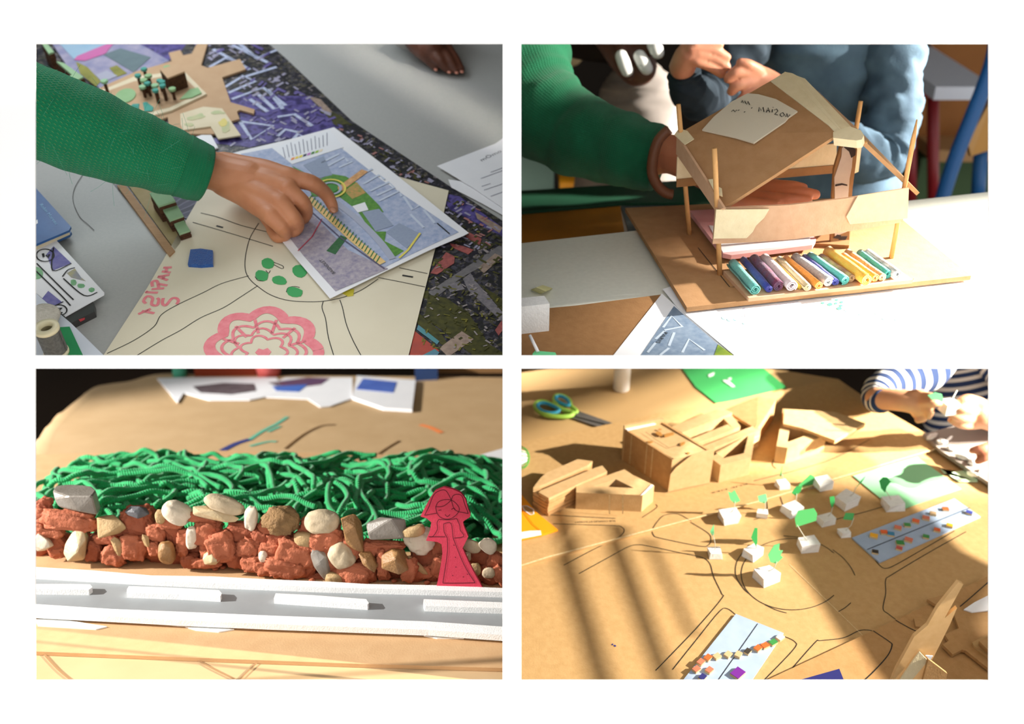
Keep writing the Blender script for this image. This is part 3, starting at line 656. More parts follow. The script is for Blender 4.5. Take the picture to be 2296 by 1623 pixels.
b = B1.p(128, 792, 0.0116); e = Vector((0, 0, 1)); pxm = B1.px(b)
rs = 27 * pxm
m_spool = mat('cream_plastic', (226, 216, 180), 0.45)
def lathe(b, prof, n=24):
    pts = []; f = []
    for r_, z_ in prof:
        for j in range(n): pts.append(b + Vector((r_ * math.cos(2 * math.pi * j / n), r_ * math.sin(2 * math.pi * j / n), z_)))
    for i in range(len(prof) - 1):
        for j in range(n):
            j2 = (j + 1) % n; f.append((i * n + j, i * n + j2, (i + 1) * n + j2, (i + 1) * n + j))
    return (pts, f, None, True)
part(sp_, 'bottom_flange', lathe(b, [(rs * .45, 0), (rs, 0), (rs, 0.003), (rs * .45, 0.003), (rs * .45, 0)]), m_spool)
g = []
for i in range(22):
    z_ = 0.004 + i * 0.0011; g.append(tube([b + Vector((rs * .88 * math.cos(a * .35), rs * .88 * math.sin(a * .35), z_ + a * 0.00006)) for a in range(19)], 0.0008, 5))
part(sp_, 'thread', join(g + [lathe(b, [(rs * .84, 0.003), (rs * .84, 0.029)])]), mat('grey_thread', (120, 118, 112), 0.6, (80, 80, 76), 400, 0.6), None, None, 'stuff')
part(sp_, 'top_flange', lathe(b, [(rs * .5, 0.029), (rs, 0.029), (rs * 1.02, 0.031), (rs, 0.033), (rs * .55, 0.033), (rs * .5, 0.029)]), m_spool)
part(sp_, 'core', lathe(b, [(rs * .55, 0.033), (rs * .5, 0.028), (rs * .45, 0.0), (rs * .5, 0.0), (rs * .55, 0.03)]), mat('spool_inside', (150, 140, 110), 0.6))
c = B1.p(92, 716, 0.018)
solo(B1, 'foam_block', lump(c, (0.017, -0.004, 0), (0.003, 0.022, 0), (0, 0, 0.0075), 4, 0.10, 1.5, 3, 3), mat('fuzzy_white_foam', (214, 208, 196), 0.9, (196, 190, 176), 300, 0.5, 0.8, 600), 'fuzzy off-white foam lump beside the thread spool', 'foam')
solo(B1, 'loose_thread', tube(smooth_path([B1.p(u, v, 0.001) for u, v in ((190, 385), (168, 420), (164, 450), (178, 485), (196, 502), (211, 516))], 5), 0.0003, 5), m_ink, 'single dark loose thread lying on the grey table', 'thread')

# ================================================================ TABLE 2: the cardboard house
m_t2 = mat('white_laminate', (222, 222, 210), 0.35, (214, 214, 202), 200, 0.5)
TB(B2, 'house_table', [(1152, 547), (2640, 384), (2500, 803), (1152, 803)], 0.004, m_t2, 'off-white table top under the cardboard house')
m_cb = mat('kraft_cardboard', (172, 132, 92), 0.85, (158, 118, 78), 90, 0.6, 0.12, 500)
m_cb_d = mat('kraft_cardboard_dark', (150, 110, 70), 0.85, (136, 98, 60), 120, 0.6, 0.12, 500)
m_cb_p = mat('kraft_cardboard_pale', (206, 168, 136), 0.85, (196, 156, 122), 120, 0.6, 0.12, 500)
m_tape = mat('masking_tape', (226, 212, 176), 0.75, (216, 200, 160), 120, 0.6, 0.25, 300)
# papers on the table front
solo(B2, 'brown_paper', pxpoly(B2, [(1152, 698), (1290, 685), (1484, 660), (1375, 800), (1152, 803)], 0.0, 0.0015), m_cb_d, 'brown kraft sheet at the lower left of the house table', 'paper')
mp2 = thing(B2, 'map_sheet', B2.p(1500, 740), 'white-bordered blue aerial map sheet marked PARIS', 'map')
part(mp2, 'sheet', pxpoly(B2, [(1484, 658), (1520, 690), (1650, 803), (1370, 803)], 0.0015, 0.0021), m_wh)
part(mp2, 'aerial_print', pxpoly(B2, [(1511, 686), (1645, 803), (1432, 803)], 0.0021, 0.0024), mat('aerial_blue', (96, 116, 140), 0.6, (130, 146, 164), 160, 0.5))
m_blk2 = mat('aerial_blocks', (176, 190, 204), 0.6)
for ls in ([(1487, 734), (1506, 708), (1530, 732), (1490, 740)], [(1470, 760), (1490, 742)], [(1500, 775), (1512, 745)], [(1530, 790), (1545, 760), (1580, 785)], [(1452, 790), (1470, 768)], [(1480, 796), (1500, 780)]):
    part(mp2, 'printed_block', pxline(B2, ls, 6, 0.0026, False), m_blk2)
part(mp2, 'green_print', pxpoly(B2, [(1610, 772), (1650, 800), (1600, 800)], 0.0024, 0.0027), mat('print_yellow_green', (150, 160, 50), 0.6, (60, 100, 40), 60))
part(mp2, 'printed_word', text_px(B2, 'PARIS', (1490, 743), (1470, 768), 9, 0.0028, False), m_ink)
pl2 = thing(B2, 'plan_sheet', B2.p(1800, 740), 'large white plan with tiny green tree dots in front of the house', 'plan')
part(pl2, 'sheet', pxpoly(B2, [(1486, 648), (1540, 630), (2250, 600), (2270, 803), (1655, 803), (1520, 690)], 0.0024, 0.0030), m_wh)
m_dot = mat('green_dot', (70, 160, 110), 0.6); m_dot2 = mat('pale_teal_dot', (150, 220, 216), 0.6)
for u, v, r in ((1845, 679, 4), (1861, 682, 6), (1876, 672, 4), (1887, 677, 4), (1886, 685, 4), (1874, 680, 4), (1882, 691, 6)):
    part(pl2, 'tree_dot', pxpoly(B2, ell(u, v, r, r * .6, 8), 0.0030, 0.0033), m_dot)
for u, v, r in ((1899, 695, 6), (1931, 704, 6), (1967, 703, 5), (1983, 714, 5), (2010, 716, 4), (1625, 712, 7), (1637, 716, 7), (1650, 715, 6), (1670, 724, 5)):
    part(pl2, 'tree_dot', pxpoly(B2, ell(u, v, r, r * .6, 8), 0.0030, 0.0033), m_dot2)
lines(pl2, B2, 'plan_line', [[(1605, 700), (1665, 712), (1668, 690)], [(1670, 690), (1672, 712)], [(1650, 735), (1690, 770)], [(1660, 732), (1700, 768)], [(1700, 690), (1790, 676)], [(1690, 700), (1740, 692)], [(1780, 690), (1800, 700)]], 1.5, 0.0033, mat('plan_lilac_ink', (170, 160, 186), 0.6), False)
fb = thing(B2, 'foam_cube', B2.p(1195, 755), 'white foam cube pierced by a stick in the lower left corner', 'foam')
q = [B2.xy(u, v, 0.0225) for u, v in ((1150, 686), (1220, 679), (1232, 697), (1150, 706))]
q2 = [B2.xy(u, v, 0.0015) for u, v in ((1150, 770), (1231, 762))]
part(fb, 'block', join([prism(q, 0.0015, 0.030)]), mat('white_foam', (238, 238, 236), 0.9, (226, 226, 224), 300, 0.5, 0.3, 600))
part(fb, 'stick', tube([B2.p(1188, 752, 0.012), B2.p(1206, 788, 0.004)], 0.0016, 6), m_wh)
solo(B2, 'green_scrap', pxpoly(B2, [(1194, 793), (1200, 786), (1245, 790), (1250, 800), (1194, 800)], 0.0015, 0.0021), mat('mint_paper', (110, 210, 150), 0.7), 'mint green paper scrap at the lower left edge', 'paper scrap')
a, b, c_, d_ = (B2.p(1190, 650, 0.001), B2.p(1215, 629, 0.010), B2.p(1238, 634, 0.010), B2.p(1212, 660, 0.001))
solo(B2, 'tape_scrap', (lambda pts: ([p + Vector((0, 0, 0)) for p in pts] + [p + Vector((0, 0, .0005)) for p in pts], [(i * 2, i * 2 + 2, i * 2 + 3, i * 2 + 1) for i in range(5)] + [(12 + i * 2, 12 + i * 2 + 1, 12 + i * 2 + 3, 12 + i * 2 + 2) for i in range(5)], None, True))([p for t in range(6) for p in (lambda k, hh: [B2.p(1190 + 27 * k, 650 - 10 * k, 0.0005 + hh), B2.p(1212 + 27 * k, 659 - 12 * k, 0.0005 + hh)])(t / 5, 0.007 * math.sin(math.pi * t / 5))]), mat('yellowish_tape', (222, 218, 160), 0.6), 'curled piece of yellowish tape on the bare table left of house', 'tape')

# the house ------------------------------------------------------
hs = thing(B2, 'cardboard_house', B2.p(1800, 590), 'cardboard house model with pitched roof on skewers and cardboard base', 'model house')
HB = 0.010
bpts = [(1402, 466), (1540, 689), (2178, 618), (1960, 440)]
base = part(hs, 'base_board', pxpoly(B2, bpts, HB - 0.005, HB), m_cb)
m_core = mat('corrugated_core', (190, 150, 104), 0.9, (120, 84, 50), 600, 0.8)
def flutes(t, A, Bp, h0, h1, n, parent, m_=None):
    """zigzag corrugation along an exposed board edge"""
    pts = []; e = (Bp - A)
    for i in range(2 * n + 1): pts.append(A + e * (i / (2 * n)) + Vector((0, 0, h0 if i % 2 else h1)))
    out = Vector((e.y, -e.x, 0)).normalized() * 0.0004
    v = [p + out for p in pts]; w_ = [p + out + Vector((0, 0, .0008)) for p in pts]
    return part(t, 'corrugation', (v + w_, [(i, i + 1, i + 1 + len(v), i + len(v)) for i in range(len(v) - 1)], None, False), m_ or m_core, parent)
A = B2.p(1540, 689, HB); E = B2.p(2178, 618, HB)
lines(hs, B2, 'pencil_line', [[(1565, 555), (1636, 643), (1650, 643)]], 2, HB + 0.0003, m_ink, False, base)
pad = part(hs, 'pink_floor', pxpoly(B2, [(1546, 472), (1621, 568), (1640, 572), (1822, 549), (1830, 535), (1740, 462)], HB + 0.004, HB + 0.009), mat('pink_card', (226, 172, 170), 0.8, (216, 158, 158), 60, 0.5))
part(hs, 'white_floor_sheet', pxpoly(B2, [(1590, 505), (1621, 566), (1818, 547), (1815, 520)], HB + 0.009, HB + 0.0096), m_wh, pad)
tray = part(hs, 'front_tray', pxpoly(B2, [(1622, 607), (1679, 668), (2047, 627), (1985, 583)], HB, HB + 0.004), m_cb_p)
flutes(hs, B2.p(1679, 671, HB + 0.0005), B2.p(2047, 630, HB + 0.0005), 0.0, 0.0025, 60, tray, m_kr_d)
# skewers
m_skw = mat('bamboo', (222, 172, 112), 0.6, (206, 154, 96), 100, 0.6, 0, None, 0, 4, 0, 0, 0, (4, 4, 1))
def skewer(px0, P1, r=0.0026, tip=False):
    a = B2.p(px0[0], px0[1], HB - 0.001)
    pts = [a, a.lerp(P1, 0.5), a.lerp(P1, 0.86), P1]
    return part(hs, 'skewer', tube(pts, [r, r, r, r * (0.25 if tip else 0.95)], 8), m_skw)
def wallhit(A_, B_, u, v, off=0): return B2.vert(A_, B_, u, v, off)
P1b, P2b, P3b, P4b = (1546, 527, HB), (1614, 618, HB), (1886, 490, HB), (1998, 580, HB)
skewer(P1b, B2.vert(P1b, P3b, 1521, 234)); skewer(P2b, B2.vert(P2b, P4b, 1602, 333)); skewer(P3b, B2.vert(P1b, P3b, 1930, 227), tip=False); skewer(P4b, B2.vert(P2b, P4b, 2056, 268), tip=True)
# front wall strip with a bulge, back wall strip
def wstrip(A_, B_, top, bot, th, off):
    T = [B2.vert(A_, B_, u, v, o) for (u, v), o in zip(top, off)]; Bm = [B2.vert(A_, B_, u, v, o) for (u, v), o in zip(bot, off)]
    n = len(T); back = Vector((0, th, 0)); v = T + Bm + [p + back for p in T] + [p + back for p in Bm]; f = []
    for i in range(n - 1):
        f += [(i, n + i, n + i + 1, i + 1), (2 * n + i, 2 * n + i + 1, 3 * n + i + 1, 3 * n + i), (i, i + 1, 2 * n + i + 1, 2 * n + i), (n + i, 3 * n + i, 3 * n + i + 1, n + i + 1)]
    f += [(0, 2 * n, 3 * n, n), (n - 1, 2 * n - 1, 4 * n - 1, 3 * n - 1)]
    return (v, f, None, False)
fw = part(hs, 'front_wall', wstrip(P2b, P4b, [(1604, 468), (1690, 463), (1768, 460), (1897, 445), (2038, 422)], [(1598, 547), (1690, 543), (1784, 536), (1906, 518), (2024, 498)], 0.003, [0.004, 0.005, 0.009, 0.007, 0.004]), m_cb_p)
def onwall(A_, B_, px, off, th=0.0006):
    pts = [B2.vert(A_, B_, u, v, off) for u, v in px]
    e = (pts[1] - pts[0]); nn = (pts[1] - pts[0]).cross(pts[2] - pts[0])
    if nn.y > 0: nn = -nn
    return slab(pts, nn, th)
part(hs, 'tape_patch', onwall(P2b, P4b, [(1606, 470), (1725, 469), (1714, 488), (1695, 506), (1688, 520), (1674, 534), (1600, 535)], 0.0085, 0.001), m_tape, fw)
part(hs, 'tape_patch', onwall(P2b, P4b, [(1924, 439), (2038, 422), (2035, 490), (1906, 503), (1898, 486)], 0.0095, 0.001), m_tape, fw)
bw = part(hs, 'back_wall', wstrip(P1b, P3b, [(1519, 352), (1700, 342), (1876, 322)], [(1517, 408), (1700, 396), (1876, 376)], 0.003, [0, 0, 0]), m_cb_p)
part(hs, 'wall_lining', onwall(P1b, P3b, [(1519, 352), (1876, 322), (1876, 370), (1517, 402)], 0.002, 0.0015), m_tape, bw)
part(hs, 'wall_base_band', onwall(P1b, P3b, [(1518, 402), (1876, 370), (1876, 388), (1517, 420)], 0.003, 0.0012), m_cb_d, bw)
part(hs, 'corner_tape', onwall(P1b, P3b, [(1917, 315), (1934, 312), (1925, 385), (1913, 390)], 0.003, 0.0012), m_tape, bw)
# cut-out woman on a brown arch standing inside
wa = part(hs, 'figure_board', onwall((1800, 556, HB), (1940, 541, HB), [(1862, 556), (1866, 440), (1870, 380), (1880, 345), (1884, 330), (1893, 318), (1905, 315), (1917, 320), (1922, 335), (1920, 360), (1912, 420), (1908, 470), (1903, 548)], 0.0, 0.003), m_cb_d)
m_fig = mat('figure_print', (200, 186, 172), 0.8, (186, 170, 156), 60, 0.5)
part(hs, 'printed_figure', onwall((1800, 556, HB), (1940, 541, HB), [(1872, 440), (1871, 398), (1880, 372), (1887, 350), (1888, 332), (1896, 326), (1908, 330), (1912, 350), (1910, 375), (1905, 400), (1902, 440), (1898, 520), (1872, 530)], 0.0008, 0.0005), m_fig, wa)
m_hair = mat('figure_hair', (54, 42, 38), 0.8)
part(hs, 'printed_hair', onwall((1800, 556, HB), (1940, 541, HB), [(1892, 330), (1900, 325), (1911, 327), (1919, 336), (1918, 348), (1909, 354), (1904, 340)], 0.0012, 0.0004), m_hair, wa)
part(hs, 'printed_belt', onwall((1800, 556, HB), (1940, 541, HB), [(1873, 414), (1888, 411), (1900, 414), (1900, 417), (1888, 415), (1873, 418)], 0.0012, 0.0004), m_hair, wa)
for px in ([(1868, 534), (1878, 526), (1886, 528), (1884, 536)], [(1880, 538), (1888, 530), (1900, 530), (1896, 538)]):
    part(hs, 'printed_shoe', onwall((1800, 556, HB), (1940, 541, HB), px, 0.0012, 0.0004), m_hair, wa)
part(hs, 'figure_foot', pxpoly(B2, [(1822, 545), (1850, 520), (1908, 512), (1904, 550)], HB, HB + 0.004), m_cb_d, wa)
# roof: two slabs on a ridge
rf = lambda ub, vb, u, v: B2.vert((ub, vb, HB), (ub + 50, vb - 5.2, HB), u, v)
ra = rf(1718, 508, 1760, 163); rb = rf(1806, 598, 1885, 296); rc_ = rf(1614, 618, 1622, 466); rd_ = rf(1546, 527, 1517, 302)
nn = (rb - ra).cross(rd_ - ra)
if nn.z < 0: nn = -nn
roof = part(hs, 'roof_panel', slab([ra, rb, rc_, rd_], nn, 0.004), m_cb)
nn.normalize()
def onroof(px, off, th=0.0008):
    return slab([B2.hit(u, v, ra + nn * off, nn) for u, v in px], nn, th)
# the low edge shows a folded rim
part(hs, 'roof_rim', slab([B2.hit(1517, 302, ra + nn * .0002, nn), B2.hit(1622, 466, ra + nn * .0002, nn), rf(1614, 618, 1614, 472) + Vector((-.004, 0, -.001)), rf(1546, 527, 1520, 345) + Vector((-.002, 0, 0))], (-1, 0, 0.2), 0.003), m_cb_p, roof)
pap = part(hs, 'roof_label', onroof([(1574, 291), (1600, 262), (1640, 228), (1676, 209), (1700, 211), (1740, 222), (1788, 249), (1768, 263), (1760, 272), (1690, 320), (1650, 308)], 0.0026, 0.0018), mat('ivory_clay_label', (214, 204, 182), 0.7))
HWm = [[(1701, 250), (1702, 240), (1707, 248), (1711, 240), (1713, 251)], [(1718, 252), (1722, 241), (1726, 252)], [(1719, 248), (1725, 248)], [(1731, 252), (1732, 245)], [(1733, 241), (1734, 240)], [(1736, 247), (1741, 244), (1744, 249), (1737, 256), (1744, 258)], [(1750, 255), (1755, 252), (1759, 258), (1753, 262), (1749, 258), (1750, 255)], [(1762, 262), (1764, 254), (1767, 263), (1771, 257)]]
HWm += [[(1662, 230), (1664, 225), (1667, 231), (1670, 226), (1672, 232)], [(1674, 234), (1677, 227), (1681, 235)], [(1640, 250), (1644, 246), (1648, 251), (1652, 246)], [(1654, 248), (1658, 246)], [(1668, 252), (1671, 250)], [(1684, 243), (1687, 241)]]
for ls in HWm:
    pts = [B2.hit(u, v, ra + nn * 0.0031, nn) for u, v in ls]; part(hs, 'pencil_letter', ribbon(pts, 0.0009, nn), m_ink, pap)
part(hs, 'ridge_tape', onroof([(1728, 182), (1760, 161), (1776, 164), (1788, 170), (1888, 293), (1872, 296), (1858, 281)], 0.0012, 0.001), m_tape, roof)
part(hs, 'eave_tape', onroof([(1512, 302), (1522, 288), (1541, 293), (1556, 311), (1535, 324)], 0.0012, 0.001), m_tape, roof)
part(hs, 'eave_tape', onroof([(1588, 402), (1600, 401), (1604, 415), (1618, 422), (1620, 440), (1604, 434)], 0.0012, 0.001), m_tape, roof)
# second slab, seen almost along its plane
e1 = B2.vert((1900, 590, HB), (1950, 585, HB), 2062, 432); rb2 = rf(1806, 598, 1930, 308)
ridge = (ra - rb)
e0 = e1 + ridge * 0.98
ra2 = rb2 + ridge * 0.98
n2 = (e1 - rb2).cross(ridge)
if n2.z < 0: n2 = -n2
part(hs, 'roof_panel', slab([ra2, rb2, e1, e0], n2, 0.004), m_cb)
part(hs, 'ridge_cap', slab([ra + nn * .0015, rb + nn * .0015, rb2 + nn * .001, ra2 + nn * .001], Vector((0.3, 0, 1)), 0.002), m_tape)
cap = [B2.hit(u, v, ra + nn * 0.003, nn) for u, v in ((1868, 296), (1905, 283), (1930, 292), (1937, 303), (1932, 313), (1920, 315), (1868, 309))]
part(hs, 'ridge_end_tape', slab(cap, nn, 0.010), m_tape)
part(hs, 'twine_knot', tube(smooth_path([B2.hit(u, v, rb2, nn) for u, v in ((1932, 312), (1938, 318), (1944, 320), (1941, 316), (1936, 322))], 4), 0.0006, 5), m_skw)
# fabric rolls on the tray
ROLLS = [(1642, 590, 1694, 649, 14, (84, 180, 170), (120, 190, 182), 'thick turquoise linen roll, first at the left end of the tray'), (1668, 583, 1725, 648, 10, (56, 62, 150), None, 'thin royal blue roll second from the left end'),
 (1690, 581, 1746, 642, 13, (122, 34, 62), (92, 80, 110), 'burgundy patterned roll between blue and pale pink rolls'), (1713, 579, 1775, 642, 14, (214, 196, 200), (230, 214, 214), 'fat pale pinkish roll fourth from left'),
 (1737, 586, 1793, 644, 6, (238, 200, 70), None, 'narrow flattened yellow roll beside the pale pinkish one'), (1746, 581, 1811, 644, 10, (206, 190, 150), (190, 172, 132), 'thin beige ribbed roll next to the orange one'),
 (1763, 581, 1837, 640, 11, (240, 164, 70), (236, 150, 60), 'bright orange roll near the middle of the tray'), (1782, 578, 1858, 632, 13, (206, 204, 200), (170, 170, 170), 'mottled grey white roll right of the bright orange one'),
 (1803, 576, 1873, 633, 9, (62, 70, 160), None, 'thin royal blue roll squeezed in the middle'), (1815, 573, 1895, 628, 12, (78, 182, 172), (100, 190, 182), 'turquoise roll just right of the middle blue one'),
 (1840, 576, 1909, 624, 11, (124, 44, 66), (210, 180, 120), 'burgundy and cream patterned roll left of big yellow one'), (1857, 565, 1944, 628, 15, (250, 186, 60), (246, 200, 90), 'biggest yellow felt roll on the tray'),
 (1890, 574, 1963, 624, 10, (246, 164, 72), None, 'pale orange roll right of the big yellow one'), (1899, 565, 1978, 622, 10, (214, 184, 130), (170, 120, 60), 'sand coloured roll third from right end'),
 (1927, 567, 1991, 615, 11, (70, 182, 176), None, 'turquoise roll second from right end'), (1944, 567, 2012, 614, 13, (232, 232, 230), (120, 130, 130), 'white roll with grey pattern, last at right end')]
def spiral_roll(a, b, r, turns=2.4, th=0.0011, jit=0):
    e = (b - a); e.normalize(); s = e.cross(Vector((0, 0, 1))).normalized(); up = s.cross(e)
    N = 44; prof = []
    for i in range(N + 1):
        t = i / N; rr = r * (1.0 - 0.66 * t); an = -2 * math.pi * turns * t + jit
        prof.append((rr, an))
    v = []; f = []; uv = []
    K = 7
    for k in range(K):
        c = a.lerp(b, k / (K - 1)); w_ = 1 + 0.05 * math.sin(k * 1.7 + jit)
        for (rr, an) in prof:
            for q_ in (rr * w_, rr * w_ - th): v.append(c + s * (q_ * math.cos(an)) + up * (q_ * math.sin(an)))
    M_ = 2 * (N + 1)
    for k in range(K - 1):
        for i in range(N):
            o = k * M_ + 2 * i; p_ = o + M_
            f.append((o, p_, p_ + 2, o + 2)); f.append((o + 1, o + 3, p_ + 3, p_ + 1))
    for k in (0, K - 1):
        for i in range(N):
            o = k * M_ + 2 * i; f.append((o, o + 1, o + 3, o + 2) if k else (o, o + 2, o + 3, o + 1))
    f.append((0, 1, M_ + 1, M_)) if False else None
    return (v, f, None, True)
for i, (u0, v0, u1, v1, r, c1, c2, lb) in enumerate(ROLLS):
    hr = r * B2.px(B2.p(u1, v1, HB)) ; zc = HB + 0.0042 + hr
    a = B2.p(u0, v0, zc); b = B2.p(u1, v1, zc)
    m_ = mat('roll_fabric_%d' % i, c1, 0.9, c2 or tuple(int(x * .88) for x in c1), 350 if c2 and i not in (2, 10, 15) else 120, 0.5, 0.5, 900, sheen=0.3)
    solo(B2, 'fabric_roll', spiral_roll(a, b, hr, 2.2 + 0.2 * (i % 3), 0.0010 + 0.0003 * (i % 2), i * 1.3), m_, lb, 'fabric roll', 'fabric rolls on the front tray', (a.x, a.y, zc - hr))

# ================================================================ TABLE 3: the clay and pebble wall with the road and the yarn hedge
m_kraft = mat('kraft_paper', (198, 168, 128), 0.8, (186, 155, 114), 14, 0.6, 0.25, 40)
edge = [(40, 1040), (60, 1022), (79, 1008), (100, 965), (140, 925), (180, 892), (212, 869), (250, 861), (292, 855), (340, 842), (385, 838), (450, 842), (700, 842), (1146, 846)]
t3 = thing(B3, 'kraft_table', B3.p(600, 1200), 'table wrapped in wrinkled kraft paper with a soft curved edge', 'table')
# cover with soft drooping rim: grid built from the outline
op = [B3.xy(u, v) for u, v in edge] + [B3.xy(1146, 1540), B3.xy(-40, 1540)]
part(t3, 'table_top', prism(op, -0.03, -0.002), m_kraft)
rim = [B3.p(u, v, 0) for u, v in edge[:12]]
rim = smooth_path(rim, 4)
cen = B3.p(600, 1100)
vv = []; ff = []
for i, q in enumerate(rim):
    d = (q - cen); d.z = 0; d.normalize()
    wob = 0.004 * math.sin(i * 0.9) + 0.003 * math.sin(i * 2.1)
    for k, (o_, z_) in enumerate(((-0.03, 0.0), (0.0, 0.001), (0.012 + wob, -0.006), (0.018 + wob, -0.022), (0.02 + wob, -0.05))): vv.append(q + d * o_ + Vector((0, 0, z_)))
for i in range(len(rim) - 1):
    for k in range(4): a = i * 5 + k; ff.append((a, a + 5, a + 6, a + 1))
part(t3, 'paper_cover_rim', (vv, ff, None, True), m_kraft)
part(t3, 'paper_cover', prism(op, -0.002, 0.0), m_kraft)
m_fold = mat('kraft_fold', (196, 152, 96), 0.8)
for ls in ([(95, 1462), (130, 1500), (160, 1525)], [(440, 1478), (480, 1500), (525, 1522)], [(578, 1484), (555, 1505), (535, 1525)]):
    g = pxline(B3, ls, 5, 0.0012); part(t3, 'paper_crease', g, mat('kraft_crease', (150, 116, 80), 0.9))
m_b3 = mat('base_cardboard', (206, 168, 124), 0.85, (196, 156, 112), 60, 0.6, 0.1, 500)
BB = 0.004
bd = thing(B3, 'model_base', B3.p(600, 1300), 'flat cardboard base of the pebble wall model with grey road', 'model base')
part(bd, 'board', pxpoly(B3, [(20, 1020), (300, 1014), (520, 1010), (1000, 1022), (1146, 1040), (1146, 1498), (800, 1488), (450, 1475), (95, 1461), (20, 1459)], 0.0003, BB), m_b3)
m_road = mat('grey_foam_sheet', (150, 154, 156), 0.5, (142, 146, 148), 40, 0.5)
def curve(pts, wob=0): return pts
road = part(bd, 'road_sheet', pxpoly(B3, [(20, 1278), (79, 1281), (340, 1296), (610, 1306), (800, 1315), (1146, 1324), (1146, 1432), (900, 1416), (610, 1401), (340, 1389), (79, 1380), (20, 1379)], BB, BB + 0.003), m_road)
m_wf = mat('white_foam_strip', (240, 240, 238), 0.8, (232, 232, 230), 200, 0.5, 0.2, 700)
RH = BB + 0.003
for px, hh in (([(20, 1269), (79, 1271), (200, 1278), (340, 1290), (475, 1292), (610, 1299), (740, 1304), (820, 1309), (985, 1312), (1146, 1319), (1146, 1328), (985, 1323), (820, 1319), (740, 1317), (610, 1312), (475, 1307), (340, 1301), (200, 1293), (79, 1286), (20, 1284)], 0.006),
               ([(20, 1352), (79, 1354), (250, 1365), (400, 1371), (610, 1380), (800, 1387), (960, 1393), (1146, 1406), (1146, 1425), (960, 1412), (800, 1406), (610, 1399), (400, 1390), (250, 1382), (79, 1373), (20, 1371)], 0.006)):
    part(bd, 'kerb_strip', pxpoly(B3, px, RH, RH + hh), m_wf)
for px in ([(20, 1309), (79, 1309), (160, 1309), (202, 1310), (207, 1316), (199, 1322), (20, 1320)], [(289, 1314), (380, 1317), (491, 1323), (497, 1330), (494, 1337), (400, 1332), (284, 1328), (285, 1320)], [(618, 1330), (700, 1334), (821, 1343), (827, 1352), (824, 1355), (700, 1347), (614, 1341)], [(950, 1343), (1000, 1345), (1146, 1351), (1146, 1364), (1040, 1361), (953, 1358), (949, 1350)]):
    part(bd, 'lane_dash', pxpoly(B3, px, RH, RH + 0.006), m_wf)
m_glue = mat('white_glue', (240, 240, 236), 0.2)
for px in ([(79, 1388), (120, 1384), (165, 1392), (200, 1398), (240, 1404), (215, 1410), (150, 1406), (85, 1402)], [(415, 1404), (470, 1402), (525, 1410), (490, 1416), (440, 1412)], [(330, 1394), (440, 1398), (545, 1405), (400, 1402)], [(950, 1424), (1000, 1424), (1040, 1430), (980, 1430)]):
    part(bd, 'glue_smear', pxpoly(B3, px, BB, BB + 0.0012), m_glue)

# the wall ------------------------------------------------------
WA = (79, 1246, BB); WB = (1127, 1316, BB)
def base_row(u): return 1244 + (u - 79) * (1310 - 1244) / (1127 - 79) + (6 if 560 < u < 900 else 0)
m_clay = mat('red_clay', (180, 106, 76), 0.75, (162, 90, 62), 90, 0.6, 0.8, 260, detail=6)
m_clay2 = mat('red_clay_dark', (164, 92, 64), 0.75, (146, 78, 54), 120, 0.6, 0.9, 300, detail=6)
def stone_m(name, c, c2, sc_=120, rough=0.6, bump=0.25): return mat('stone_' + name, c, rough, c2, sc_, 0.7, bump, 400, detail=6)
M_BEI = stone_m('beige', (196, 178, 150), (176, 158, 128), 180)
M_WHT = stone_m('white', (214, 202, 182), (196, 180, 156), 120)
M_GRY = stone_m('grey_flint', (146, 140, 132), (104, 94, 82), 50, 0.4)
M_DRK = stone_m('dark_flint', (92, 92, 94), (60, 60, 64), 70, 0.4)
M_AMB = stone_m('amber', (166, 124, 76), (120, 86, 52), 60, 0.5, 0.5)
M_TAN = stone_m('tan', (186, 158, 116), (150, 120, 78), 80, 0.6, 0.4)
M_FLW = stone_m('pale_flint', (206, 190, 158), (170, 140, 90), 50, 0.35)
M_ROU = stone_m('rough_brown', (158, 124, 82), (110, 84, 56), 100, 0.8, 1.0)
wl = thing(B3, 'clay_wall', B3.p(600, 1290, BB), 'low garden wall of red clay lumps holding the pebbles', 'model wall')
def wpos(u, v, off): return B3.vert(WA, WB, u, v, off)
def axes(u, v, w_, h_, ang, dep, off):
    c = wpos(u, v, off); k = B3.px(c); a = R(ang)
    X = Vector((1, 0, 0)); Z = Vector((0, -0.12, 1)).normalized(); Y = Vector((0, 1, 0.12)).normalized()
    ax = (X * math.cos(a) - Z * math.sin(a)) * (w_ / 2 * k); az = (X * math.sin(a) + Z * math.cos(a)) * (h_ / 2 * k)
    return c, ax, Y * (dep / 2 * k), az
